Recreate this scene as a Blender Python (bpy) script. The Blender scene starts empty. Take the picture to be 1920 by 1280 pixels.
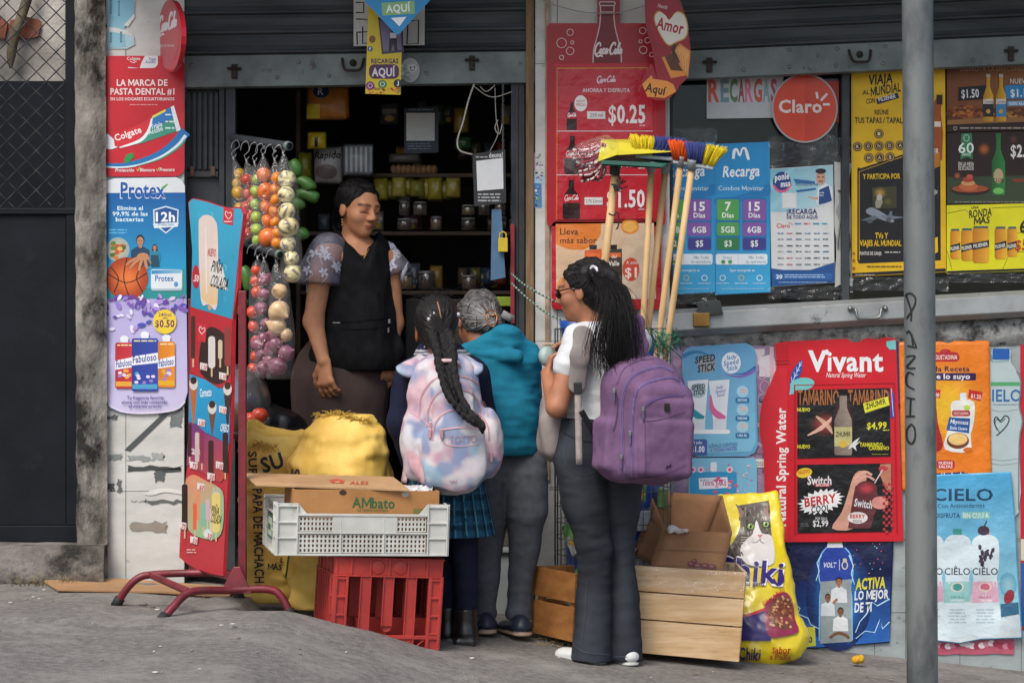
import bpy, bmesh, math, random
import numpy as np
from mathutils import Vector, Matrix
from mathutils.bvhtree import BVHTree
random.seed(7)
SC = bpy.context.scene
COL = SC.collection
R = math.radians

# ---------------------------------------------------------------- camera, sky, sun, exposure
CAMZ = 1.2
cam = bpy.data.cameras.new('camera')
cam.sensor_width = 36; cam.lens = 36 * 8.5 / (1920 / 450)
cam.clip_end = 500
camo = bpy.data.objects.new('camera', cam); COL.objects.link(camo)
camo.location = (0, -8.5, CAMZ); camo.rotation_euler = (R(90), 0, 0)
SC.camera = camo
W = bpy.data.worlds.new('World'); SC.world = W; W.use_nodes = True
nt = W.node_tree; nt.nodes.clear()
sky = nt.nodes.new('ShaderNodeTexSky'); sky.sky_type = 'NISHITA'; sky.sun_disc = False
SUN_EL, SUN_AZ = R(52), R(208)
sky.sun_elevation = SUN_EL; sky.sun_rotation = SUN_AZ; sky.air_density = 1.0; sky.dust_density = 3.0; sky.ozone_density = .6
bg = nt.nodes.new('ShaderNodeBackground'); bg.inputs[1].default_value = .105
wo = nt.nodes.new('ShaderNodeOutputWorld')
nt.links.new(sky.outputs[0], bg.inputs[0]); nt.links.new(bg.outputs[0], wo.inputs[0])
sl = bpy.data.lights.new('sun', 'SUN'); sl.energy = 1.5; sl.angle = R(30); sl.color = (1, .95, .88)
so = bpy.data.objects.new('sun', sl); COL.objects.link(so)
sd = Vector((math.sin(SUN_AZ) * math.cos(SUN_EL), math.cos(SUN_AZ) * math.cos(SUN_EL), math.sin(SUN_EL)))
so.rotation_euler = sd.to_track_quat('Z', 'Y').to_euler(); so.location = sd * 20
SC.view_settings.view_transform = 'Standard'; SC.view_settings.look = 'None'
SC.view_settings.exposure = .9; SC.view_settings.gamma = 1
SC.cycles.max_bounces = 8; SC.cycles.transparent_max_bounces = 12
SC.cycles.use_denoising = True

# ---------------------------------------------------------------- measuring: a photograph point at a distance from the shop front
def ppm(Y): return 450 * 8.5 / (8.5 + Y)
def at(px, py, Y=0.0):
 p = ppm(Y); return Vector(((px - 960) / p, Y, CAMZ - (py - 640) / p))
EYE = Vector((0, -8.5, CAMZ))
def at_plane(px, py, P, N):
 d = at(px, py, 0) - EYE; t = (P - EYE).dot(N) / d.dot(N); return EYE + d * t
def sstep(a, b, x):
 t = min(1, max(0, (x - a) / (b - a))); return t * t * (3 - 2 * t)
def zground(x, y=0.0):
 z = .0494 - .1036 * max(-1.5, min(6, x))
 pts = [(-9, .05), (-1.6, .05), (-1.35, .05), (-1.1, .075), (-.8, .110), (-.5, .066), (-.27, .014), (-.1, 0), (9, 0)]
 bump = 0
 for (a, b), (c, d) in zip(pts, pts[1:]):
  if a <= x <= c: bump = b + (d - b) * (x - a) / (c - a)
 k = sstep(-1.06, -1.22, y)
 if x < -.95: k = max(k, sstep(-.5, -.8, y) * sstep(-1.4, -1.1, x) * sstep(-.92, -1.0, x))
 return z + bump * k

# ---------------------------------------------------------------- colour and materials
def lin(c): return c / 12.92 if c <= .04045 else ((c + .055) / 1.055) ** 2.4
def hx(s, k=1.0):
 return tuple(min(.82, lin(int(s[i:i + 2], 16) / 255) * k) for i in (0, 2, 4))
MATS = {}
def mat(name, c1, c2=None, scale=8, rough=.6, bump=.0, bscale=60, metal=0, c3=None, s3=2.5, t3=(.55, .68), stretch=None, coat=0, coord='Object', spec=.5, trans=0, detail=6, t2=(.35, .65)):
 """two or three procedural tones by noise, plus a fine bump"""
 if name in MATS: return MATS[name]
 m = bpy.data.materials.new(name); m.use_nodes = True; n = m.node_tree; N, L = n.nodes, n.links
 b = N['Principled BSDF']; MATS[name] = m
 tc = N.new('ShaderNodeTexCoord'); mp = N.new('ShaderNodeMapping'); L.new(tc.outputs[coord], mp.inputs[0])
 if stretch: mp.inputs['Scale'].default_value = stretch
 def noise(sc, det=6, rg=.6):
  q = N.new('ShaderNodeTexNoise'); q.inputs['Scale'].default_value = sc; q.inputs['Detail'].default_value = det; q.inputs['Roughness'].default_value = rg
  L.new(mp.outputs[0], q.inputs['Vector']); return q
 def ramp(q, a, bb):
  r = N.new('ShaderNodeValToRGB'); r.color_ramp.elements[0].position = a; r.color_ramp.elements[1].position = bb; L.new(q.outputs['Fac'], r.inputs[0]); return r
 c1 = hx(c1) if isinstance(c1, str) else c1
 c2 = hx(c2) if isinstance(c2, str) else (c2 or tuple(x * .82 for x in c1))
 mx = N.new('ShaderNodeMix'); mx.data_type = 'RGBA'; mx.inputs[6].default_value = (*c1, 1); mx.inputs[7].default_value = (*c2, 1)
 q = noise(scale, detail); r = ramp(q, *t2); L.new(r.outputs[0], mx.inputs[0]); out = mx.outputs[2]
 if c3:
  c3 = hx(c3) if isinstance(c3, str) else c3
  m3 = N.new('ShaderNodeMix'); m3.data_type = 'RGBA'; m3.inputs[7].default_value = (*c3, 1); L.new(out, m3.inputs[6])
  q3 = noise(s3, 9, .7); r3 = ramp(q3, *t3); L.new(r3.outputs[0], m3.inputs[0]); out = m3.outputs[2]
 L.new(out, b.inputs['Base Color'])
 rr = N.new('ShaderNodeMapRange'); rr.inputs['To Min'].default_value = max(.02, rough - .1); rr.inputs['To Max'].default_value = min(1, rough + .12)
 L.new(q.outputs['Fac'], rr.inputs[0]); L.new(rr.outputs[0], b.inputs['Roughness'])
 b.inputs['Metallic'].default_value = metal; b.inputs['Coat Weight'].default_value = coat; b.inputs['Coat Roughness'].default_value = .15
 b.inputs['Specular IOR Level'].default_value = spec
 if bump:
  bq = noise(bscale, 5, .65); bm = N.new('ShaderNodeBump'); bm.inputs['Strength'].default_value = bump; bm.inputs['Distance'].default_value = .01
  L.new(bq.outputs['Fac'], bm.inputs['Height']); L.new(bm.outputs[0], b.inputs['Normal'])
 return m
def printed(name, rough=.45, coat=0, bump=.12, bscale=14, vary=.10, vscale=9, stretch=(1, 1, 1), spec=.4):
 """printed or dyed surface: the ink colour is stored per vertex"""
 if name in MATS: return MATS[name]
 m = bpy.data.materials.new(name); m.use_nodes = True; N, L = m.node_tree.nodes, m.node_tree.links; MATS[name] = m
 b = N['Principled BSDF']; a = N.new('ShaderNodeVertexColor'); a.layer_name = 'Col'
 tc = N.new('ShaderNodeTexCoord'); mp = N.new('ShaderNodeMapping'); mp.inputs['Scale'].default_value = stretch; L.new(tc.outputs['Object'], mp.inputs[0])
 q = N.new('ShaderNodeTexNoise'); q.inputs['Scale'].default_value = vscale; q.inputs['Detail'].default_value = 8; q.inputs['Roughness'].default_value = .65
 L.new(mp.outputs[0], q.inputs['Vector'])
 mr = N.new('ShaderNodeMapRange'); mr.inputs['From Min'].default_value = .3; mr.inputs['From Max'].default_value = .7
 mr.inputs['To Min'].default_value = 1 - vary; mr.inputs['To Max'].default_value = 1 + vary * .5; L.new(q.outputs['Fac'], mr.inputs[0])
 mx = N.new('ShaderNodeVectorMath'); mx.operation = 'SCALE'; L.new(a.outputs[0], mx.inputs[0]); L.new(mr.outputs[0], mx.inputs['Scale'])
 L.new(mx.outputs[0], b.inputs['Base Color']); b.inputs['Roughness'].default_value = rough
 b.inputs['Coat Weight'].default_value = coat; b.inputs['Coat Roughness'].default_value = .12; b.inputs['Specular IOR Level'].default_value = spec
 bq = N.new('ShaderNodeTexNoise'); bq.inputs['Scale'].default_value = bscale; bq.inputs['Detail'].default_value = 4
 L.new(mp.outputs[0], bq.inputs['Vector'])
 bm = N.new('ShaderNodeBump'); bm.inputs['Strength'].default_value = bump; bm.inputs['Distance'].default_value = .02
 L.new(bq.outputs['Fac'], bm.inputs['Height']); L.new(bm.outputs[0], b.inputs['Normal'])
 if coat: L.new(bm.outputs[0], b.inputs['Coat Normal'])
 return m
def film(name='clear_film', tint=(.9, .95, .97), alpha=.13, rough=.08, bump=.6, bscale=40):
 if name in MATS: return MATS[name]
 m = bpy.data.materials.new(name); m.use_nodes = True; N, L = m.node_tree.nodes, m.node_tree.links; MATS[name] = m
 N.remove(N['Principled BSDF']); o = N['Material Output']
 t = N.new('ShaderNodeBsdfTransparent'); g = N.new('ShaderNodeBsdfGlossy'); g.inputs['Roughness'].default_value = rough; g.inputs['Color'].default_value = (*tint, 1)
 df = N.new('ShaderNodeBsdfDiffuse'); df.inputs[0].default_value = (*tint, 1)
 mx = N.new('ShaderNodeMixShader'); m2 = N.new('ShaderNodeMixShader')
 q = N.new('ShaderNodeTexNoise'); q.inputs['Scale'].default_value = bscale; q.inputs['Detail'].default_value = 3
 tc = N.new('ShaderNodeTexCoord'); L.new(tc.outputs['Object'], q.inputs['Vector'])
 bm = N.new('ShaderNodeBump'); bm.inputs['Strength'].default_value = bump; bm.inputs['Distance'].default_value = .02
 L.new(q.outputs['Fac'], bm.inputs['Height']); L.new(bm.outputs[0], g.inputs['Normal'])
 lw = N.new('ShaderNodeLayerWeight'); lw.inputs[0].default_value = .35; L.new(bm.outputs[0], lw.inputs['Normal'])
 mr = N.new('ShaderNodeMapRange'); mr.inputs['To Min'].default_value = alpha; mr.inputs['To Max'].default_value = min(1, alpha * 3.2); L.new(lw.outputs['Facing'], mr.inputs[0])
 m2.inputs[0].default_value = .25; L.new(g.outputs[0], m2.inputs[1]); L.new(df.outputs[0], m2.inputs[2])
 L.new(mr.outputs[0], mx.inputs[0]); L.new(t.outputs[0], mx.inputs[1]); L.new(m2.outputs[0], mx.inputs[2]); L.new(mx.outputs[0], o.inputs[0])
 return m
PAPER = printed('printed_paper', .55, 0, .22, 7, .16, 6)
GLOSS = printed('printed_plastic', .35, .15, .10, 5, .08, spec=.3)
FILM = printed('printed_under_film', .4, .3, .7, 9, .10, spec=.3)
CLOTH = printed('dyed_cloth', .85, 0, .10, 420, .12, 25, spec=.2)
SKIN = printed('skin', .52, .04, .12, 260, .10, 35, spec=.35)

# ---------------------------------------------------------------- objects, things, parts
def link(name, me, mats, parent=None):
 o = bpy.data.objects.new(name, me); COL.objects.link(o)
 if not isinstance(mats, (list, tuple)): mats = [mats]
 for m in mats: me.materials.append(m)
 if parent is not None:
  o.parent = parent
  if parent.parent is None: o.matrix_parent_inverse = Matrix.Translation(-parent.location)
 return o
def tag(o, label=None, cat=None, group=None, kind=None):
 if label: o['label'] = label
 if cat: o['category'] = cat
 if group: o['group'] = group
 if kind: o['kind'] = kind
 return o
def thing(name, loc, label, cat, group=None):
 o = bpy.data.objects.new(name, None); COL.objects.link(o); o.location = loc; o.empty_display_size = .05
 return tag(o, label, cat, group)
def copy_tree(o, delta, label=None, parent=None):
 c = o.copy(); COL.objects.link(c)
 if parent is not None: c.parent = parent
 else: c.location = o.location + Vector(delta)
 for ch in list(o.children): copy_tree(ch, delta, None, c)
 if label: c['label'] = label
 return c
def frame(d):
 d = d.normalized(); u = d.cross(Vector((0, 0, 1)) if abs(d.z) < .9 else Vector((1, 0, 0))).normalized(); return u, d.cross(u).normalized()
class MB:
 """collects shapes into ONE mesh"""
 def __init__(s): s.v, s.f, s.m, s.sm, s.c = [], [], [], [], []
 def add(s, v, f, m=0, smooth=False, col=(1, 1, 1)):
  k = len(s.v); s.v += [tuple(x) for x in v]; s.f += [tuple(i + k for i in q) for q in f]
  s.m += [m] * len(f); s.sm += [smooth] * len(f); s.c += ([col] * len(v) if not isinstance(col, list) else col); return s
 def box(s, lo, hi, m=0, rot=None, pivot=None, col=(1, 1, 1)):
  (a, b, c), (d, e, f) = lo, hi
  v = [Vector(q) for q in ((a, b, c), (d, b, c), (d, e, c), (a, e, c), (a, b, f), (d, b, f), (d, e, f), (a, e, f))]
  if rot is not None:
   p = Vector(pivot) if pivot is not None else sum(v, Vector()) / 8; v = [rot @ (q - p) + p for q in v]
  return s.add(v, [(0, 3, 2, 1), (4, 5, 6, 7), (0, 1, 5, 4), (1, 2, 6, 5), (2, 3, 7, 6), (3, 0, 4, 7)], m, False, col)
 def hexa(s, v8, m=0, col=(1, 1, 1)):
  return s.add(v8, [(0, 3, 2, 1), (4, 5, 6, 7), (0, 1, 5, 4), (1, 2, 6, 5), (2, 3, 7, 6), (3, 0, 4, 7)], m, False, col)
 def bar(s, p, q, w, h, m=0, up=None, col=(1, 1, 1)):
  p, q = Vector(p), Vector(q); d = (q - p).normalized()
  u = d.cross(Vector(up) if up is not None else (Vector((0, 0, 1)) if abs(d.z) < .9 else Vector((0, 1, 0)))).normalized(); n = u.cross(d)
  v = [b + u * (i * w / 2) + n * (j * h / 2) for b in (p, q) for i, j in ((-1, -1), (1, -1), (1, 1), (-1, 1))]
  return s.hexa(v, m, col)
 def tube(s, pts, r, n=10, m=0, cap=True, closed=False, col=(1, 1, 1)):
  pts = [Vector(p) for p in pts]; rr = r if isinstance(r, (list, tuple)) else [r] * len(pts); V, F = [], []
  u = None; N = len(pts)
  for i, p in enumerate(pts):
   d = (pts[(i + 1) % N] - pts[i - 1]) if closed else (pts[min(i + 1, N - 1)] - pts[max(i - 1, 0)])
   if d.length < 1e-9: d = Vector((0, 0, 1))
   d.normalize()
   if u is None: u, _ = frame(d)
   u = (u - d * u.dot(d)); u = u.normalized() if u.length > 1e-6 else frame(d)[0]; w = d.cross(u)
   V += [p + (u * math.cos(2 * math.pi * k / n) + w * math.sin(2 * math.pi * k / n)) * rr[i] for k in range(n)]
  for i in range(N if closed else N - 1):
   for k in range(n):
    a, b = i * n + k, i * n + (k + 1) % n; c = ((i + 1) % N) * n
    F.append((a, b, c + (k + 1) % n, c + k))
  if cap and not closed: F += [tuple(range(n))[::-1], tuple((N - 1) * n + k for k in range(n))]
  return s.add(V, F, m, True, col)
 def lathe(s, prof, o=(0, 0, 0), axis=(0, 0, 1), n=20, m=0, col=(1, 1, 1)):
  o = Vector(o); ax = Vector(axis).normalized(); u, w = frame(ax); V, F = [], []
  for r, z in prof: V += [o + ax * z + (u * math.cos(2 * math.pi * k / n) + w * math.sin(2 * math.pi * k / n)) * max(r, 1e-5) for k in range(n)]
  for i in range(len(prof) - 1):
   for k in range(n): F.append((i * n + k, i * n + (k + 1) % n, (i + 1) * n + (k + 1) % n, (i + 1) * n + k))
  return s.add(V, F, m, True, col)
 def ball(s, c, r, m=0, n=14, col=(1, 1, 1), rot=None):
  r = (r, r, r) if not isinstance(r, (tuple, list)) else r; c = Vector(c); V, F = [], []; h = n // 2
  for i in range(h + 1):
   for k in range(n):
    t, a = math.pi * i / h, 2 * math.pi * k / n
    q = Vector((r[0] * math.sin(t) * math.cos(a), r[1] * math.sin(t) * math.sin(a), r[2] * math.cos(t)))
    V.append(c + (rot @ q if rot is not None else q))
  for i in range(h):
   for k in range(n): F.append((i * n + k, (i + 1) * n + k, (i + 1) * n + (k + 1) % n, i * n + (k + 1) % n))
  return s.add(V, F, m, True, col)
 def prism(s, poly, d, m=0, col=(1, 1, 1)):
  """poly: points of a flat outline; d: vector of its thickness"""
  P = [Vector(p) for p in poly]; d = Vector(d); n = len(P)
  return s.add(P + [p + d for p in P], [tuple(range(n)), tuple(range(2 * n - 1, n - 1, -1))] + [(i, i + n, (i + 1) % n + n, (i + 1) % n) for i in range(n)], m, False, col)
 def grid(s, fn, nu, nv, m=0, smooth=True, col=(1, 1, 1)):
  V = [fn(i / nu, j / nv) for j in range(nv + 1) for i in range(nu + 1)]
  return s.add(V, [(j * (nu + 1) + i, j * (nu + 1) + i + 1, (j + 1) * (nu + 1) + i + 1, (j + 1) * (nu + 1) + i) for j in range(nv) for i in range(nu)], m, smooth, col)
 def build(s, name, mats, parent=None, bevel=0, weld=False, solid=0):
  me = bpy.data.meshes.new(name); me.from_pydata(s.v, [], s.f)
  me.polygons.foreach_set('material_index', s.m); me.polygons.foreach_set('use_smooth', s.sm)
  if any(c != (1, 1, 1) for c in s.c):
   a = me.color_attributes.new('Col', 'FLOAT_COLOR', 'POINT')
   a.data.foreach_set('color', [x for c in s.c for x in (*c, 1)])
  bm = bmesh.new(); bm.from_mesh(me)
  if weld: bmesh.ops.remove_doubles(bm, verts=bm.verts, dist=1e-5)
  if not solid: bmesh.ops.recalc_face_normals(bm, faces=bm.faces)
  bm.to_mesh(me); bm.free()
  o = link(name, me, mats, parent)
  if solid: md = o.modifiers.new('Solidify', 'SOLIDIFY'); md.thickness = solid; md.offset = 0
  if bevel:
   md = o.modifiers.new('Bevel', 'BEVEL'); md.width = bevel; md.segments = 2; md.limit_method = 'ANGLE'; md.angle_limit = R(40); md.use_clamp_overlap = True
  return o
def struct(o): return tag(o, kind='structure')

# ---------------------------------------------------------------- lettering
GL = {}
def glyph(ch, off):
 lim = {'#': .012, '$': .014, '*': .004, 'ñ': .018, 'e': .022, 'a': .024, 's': .026, 'é': .014, 'á': .014, 'ó': .018, 'Ó': .024, 'i': .02, 'j': .02, '%': .02, 'g': .022, 't': .03}
 off = min(off, lim.get(ch, .035)); k = (ch, off)
 if k in GL: return GL[k]
 def raw(body):
  c = bpy.data.curves.new('t', 'FONT'); c.body = body; c.offset = off if ch != 'M' else 0; c.resolution_u = 2
  o = bpy.data.objects.new('t', c); me = bpy.data.meshes.new_from_object(o)
  v = [(q.co.x, q.co.y) for q in me.vertices]; f = [tuple(p.vertices) for p in me.polygons]
  bpy.data.objects.remove(o); bpy.data.curves.remove(c); bpy.data.meshes.remove(me); return v, f
 v, f = raw(ch)
 hv, _ = raw('H'); v2, _ = raw(ch + 'H')
 adv = max(x for x, y in v2) - max(x for x, y in hv)
 if ch == 'M':
  w = .085 + 2 * off; x0, x1 = .07 - off, .80 + off; c = (x0 + x1) / 2; H = .685 + off; b = -off
  v = [(x0, b), (x0, H), (x0 + w * 1.05, H), (c, b + .30 + off), (x1 - w * 1.05, H), (x1, H), (x1, b), (x1 - w, b), (x1 - w, H - .22), (c, b + .06), (x0 + w, H - .22), (x0 + w, b)]
  f = [(0, 1, 10, 11), (1, 2, 3, 10), (10, 3, 9), (3, 8, 9), (3, 4, 5, 8), (5, 6, 7, 8)]
 GL[k] = (v, f, adv); return GL[k]
def layout(s, bold, track=0):
 out, x = [], 0
 for ch in s:
  if ch == ' ': x += .28 + track; continue
  v, f, adv = glyph(ch, bold); out.append((x, v, f)); x += adv + track + bold * 1.2
 xs = [x0 + a for x0, v, f in out for a, b in v]
 return out, min(xs), max(xs)

class Print:
 """art drawn in photograph coordinates and laid, sheet upon sheet, on a real surface given by mp(px, py, h)"""
 def __init__(s, mp, step=4e-5, sub=0): s.mp, s.step, s.sub = mp, step, sub; s.k = 0; s.P = {}; s.part = 'picture'
 def _add(s, v, f, col, part=None, bump=0):
  part = part or s.part; V, F, Cc = s.P.setdefault(part, ([], [], [])); n = len(V); h = 8e-4 + s.k * s.step; s.k += 1
  for i, q in enumerate(v):
   V.append((q[0], q[1], h + (q[2] if len(q) > 2 else 0) + bump)); Cc.append(col(q[0], q[1]) if callable(col) else col)
  F += [tuple(i + n for i in q) for q in f]
 def c(s, col): return hx(col) if isinstance(col, str) else col
 def poly(s, pts, col, part=None): s._add(pts, [tuple(range(len(pts)))], s.c(col), part); return s
 def rect(s, x0, y0, x1, y1, col, part=None): return s.poly([(x0, y0), (x1, y0), (x1, y1), (x0, y1)], col, part)
 def rr(s, x0, y0, x1, y1, r, col, part=None): return s.poly(rrpts(x0, y0, x1, y1, r), col, part)
 def ell(s, cx, cy, rx, ry, col, part=None, n=28, rot=0): return s.poly(ellpts(cx, cy, rx, ry, n, rot), col, part)
 def ring(s, cx, cy, rx, ry, w, col, part=None): return s.stroke(ellpts(cx, cy, rx, ry, 32), w, col, True, part)
 def blob(s, cx, cy, rx, ry, c0, c1, part=None, n=24, rings=4, rot=0):
  """soft round patch, c0 in the middle to c1 at the rim"""
  c0, c1 = s.c(c0), s.c(c1); v, f, cc = [(cx, cy)], [], [c0]
  for j in range(1, rings + 1):
   t = j / rings; w = t * t * (3 - 2 * t)
   v += ellpts(cx, cy, rx * t, ry * t, n, rot); cc += [tuple(a + (b - a) * w for a, b in zip(c0, c1))] * n
  f += [(0, 1 + k, 1 + (k + 1) % n) for k in range(n)]
  for j in range(rings - 1): f += [(1 + j * n + k, 1 + (j + 1) * n + k, 1 + (j + 1) * n + (k + 1) % n, 1 + j * n + (k + 1) % n) for k in range(n)]
  it = iter(cc); s._add(v, f, lambda x, y: next(it), part); return s
 def grad(s, pts, ca, cb, a, b, part=None):
  """polygon whose ink runs from ca at point a to cb at point b"""
  ca, cb = s.c(ca), s.c(cb); dx, dy = b[0] - a[0], b[1] - a[1]; q = dx * dx + dy * dy
  def fn(x, y):
   t = min(1, max(0, ((x - a[0]) * dx + (y - a[1]) * dy) / q)); return tuple(m + (n - m) * t for m, n in zip(ca, cb))
  s._add(pts, [tuple(range(len(pts)))], fn, part); return s
 def stroke(s, pts, w, col, closed=False, part=None, smooth=0):
  if smooth: pts = spline(pts, smooth, closed)
  n = len(pts); v, f = [], []; ws = w if isinstance(w, (list, tuple)) else None
  for i, p in enumerate(pts):
   a, b = (pts[i - 1], pts[(i + 1) % n]) if closed else (pts[max(i - 1, 0)], pts[min(i + 1, n - 1)])
   dx, dy = b[0] - a[0], b[1] - a[1]; l = math.hypot(dx, dy) or 1
   if ws: t = i / max(1, n - 1) * (len(ws) - 1); k = min(int(t), len(ws) - 2); ww = ws[k] + (ws[k + 1] - ws[k]) * (t - k)
   else: ww = w
   v += [(p[0] - dy / l * ww / 2, p[1] + dx / l * ww / 2, i * 1e-6), (p[0] + dy / l * ww / 2, p[1] - dx / l * ww / 2, i * 1e-6)]
  for i in range(n if closed else n - 1): j = (i + 1) % n; f.append((2 * i, 2 * j, 2 * j + 1, 2 * i + 1))
  s._add(v, f, s.c(col), part); return s
 def text(s, t, x0, x1, y, cap, col, bold=.015, shear=0, rot=0, part='lettering', track=0, arc=0, step=True):
  """one line fitted between x0 and x1 on baseline y, capitals cap high; rot in degrees, clockwise down the page"""
  out, a, b = layout(t, bold, track); k = cap / .69; kx = (x1 - x0) / (b - a) if x1 is not None else k
  cr, sr = math.cos(R(rot)), math.sin(R(rot)); V, F = [], []
  for i, (ox, v, f) in enumerate(out):
   n = len(V)
   for gx, gy in v:
    X = (ox + gx - a) * kx + gy * k * shear; Y = -gy * k
    if arc: Y += arc * 4 * ((X / max(1e-6, (b - a) * kx)) - .5) ** 2
    V.append((x0 + X * cr - Y * sr, y + X * sr + Y * cr, (i % 2) * 1e-5))
   F += [tuple(j + n for j in q) for q in f]
  s._add(V, F, s.c(col), part); return s
 def micro(s, x0, y0, x1, y1, rows, col, part='small_print', seed=1, fill=.8, al='l'):
  rnd = random.Random(seed + int(x0 * 7 + y0)); h = (y1 - y0) / rows; V, F = [], []
  for r in range(rows):
   w = (x1 - x0) * (fill + (1 - fill) * rnd.random()) if rows > 1 else x1 - x0
   xa = x0 if al == 'l' else (x0 + x1 - w) / 2; xe = xa + w; yy = y0 + r * h
   while xa < xe:
    L = min(xe - xa, h * (.7 + 2.4 * rnd.random())); n = len(V)
    V += [(xa, yy + h * .15), (xa + L, yy + h * .15), (xa + L, yy + h * .6), (xa, yy + h * .6)]; F.append((n, n + 1, n + 2, n + 3)); xa += L + h * .35
  s._add(V, F, s.c(col), part); return s
 def sheet(s, pts, col, t=.003, name='sheet'): s._sheet = (pts, s.c(col), t, name); return s
 def finish(s, parent, m, names=None):
  objs = {}
  if hasattr(s, '_sheet'):
   pts, col, t, name = s._sheet; n = len(pts)
   s._mesh(name, [(*p, 0) for p in pts] + [(*p, -t) for p in pts], [tuple(range(n))] + [tuple(range(2 * n - 1, n - 1, -1))] + [(i, (i + 1) % n, n + (i + 1) % n, n + i) for i in range(n)], [col] * (2 * n), parent, m, objs, True)
  for nm, (V, F, Cc) in s.P.items(): s._mesh(nm, V, F, Cc, parent, m, objs, False)
  return objs
 def _mesh(s, nm, V, F, Cc, parent, m, objs, solid):
  bm = bmesh.new(); lay = bm.verts.layers.float_color.new('Col'); vs = []
  for p, c in zip(V, Cc): q = bm.verts.new(p); q[lay] = (*c, 1); vs.append(q)
  for f in F:
   try: bm.faces.new([vs[i] for i in f])
   except ValueError: pass
  if s.sub:
   bmesh.ops.triangulate(bm, faces=bm.faces)
   for _ in range(6):
    ed = [e for e in bm.edges if (Vector(e.verts[0].co[:2]) - Vector(e.verts[1].co[:2])).length > s.sub]
    if not ed: break
    bmesh.ops.subdivide_edges(bm, edges=ed, cuts=1); bmesh.ops.triangulate(bm, faces=[f for f in bm.faces if len(f.verts) > 3])
  dead = []
  for q in bm.verts:
   w = s.mp(q.co.x, q.co.y, q.co.z)
   if w is None: dead.append(q)
   else: q.co = w
  if dead: bmesh.ops.delete(bm, geom=dead, context='VERTS')
  bmesh.ops.recalc_face_normals(bm, faces=bm.faces) if solid else None
  me = bpy.data.meshes.new(nm); bm.to_mesh(me); bm.free()
  if s.sub: me.polygons.foreach_set('use_smooth', [True] * len(me.polygons))
  objs[nm] = link(nm, me, m, parent)
def rrpts(x0, y0, x1, y1, r, n=5):
 r = r if isinstance(r, (tuple, list)) else (r,) * 4; P = []
 for (cx, cy, a, q) in ((x0, y0, 180, r[0]), (x1, y0, 270, r[1]), (x1, y1, 0, r[2]), (x0, y1, 90, r[3])):
  ox = cx + (q if cx == x0 else -q); oy = cy + (q if cy == y0 else -q)
  if q <= .01: P.append((cx, cy)); continue
  for k in range(n + 1): t = R(a + 90 * k / n); P.append((ox + q * math.cos(t), oy + q * math.sin(t)))
 return P
def ellpts(cx, cy, rx, ry, n=28, rot=0):
 c, q = math.cos(R(rot)), math.sin(R(rot)); return [(cx + rx * math.cos(2 * math.pi * k / n) * c - ry * math.sin(2 * math.pi * k / n) * q, cy + rx * math.cos(2 * math.pi * k / n) * q + ry * math.sin(2 * math.pi * k / n) * c) for k in range(n)]
def spline(pts, n=5, closed=False):
 out, N = [], len(pts); g = (lambda i: pts[i % N]) if closed else (lambda i: pts[max(0, min(N - 1, i))])
 for i in range(N if closed else N - 1):
  a, b, c, d = g(i - 1), g(i), g(i + 1), g(i + 2)
  for k in range(n):
   t = k / n; out.append(tuple(.5 * (2 * y + (z - x) * t + (2 * x - 5 * y + 4 * z - w) * t * t + (3 * y - x - 3 * z + w) * t ** 3) for x, y, z, w in zip(a, b, c, d)))
 if not closed: out.append(tuple(pts[-1]))
 return out
def flat(Y): return lambda x, y, h: at(x, y, Y - h)
def wavy(Y, amp, fx, fy, ph=0):
 return lambda x, y, h: at(x, y, Y - h - amp * (math.sin(x * fx + ph + math.sin(y * fy * .7) * 1.3) * .6 + math.sin(y * fy + x * fx * .4 + ph * 2) * .5 + 1))
def onplane(P, N): return lambda x, y, h: at_plane(x, y, P, N) + N * h
def onmesh(o):
 bm = bmesh.new(); bm.from_mesh(o.data); t = BVHTree.FromBMesh(bm); bm.free()
 def f(x, y, h):
  d = (at(x, y, 0) - EYE).normalized(); p, n, _, _ = t.ray_cast(EYE, d)
  if p is None: return None
  if n.dot(d) > 0: n = -n
  return p + n * (h * 1.5 + 6e-4) - d * .0008
 return f

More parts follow.
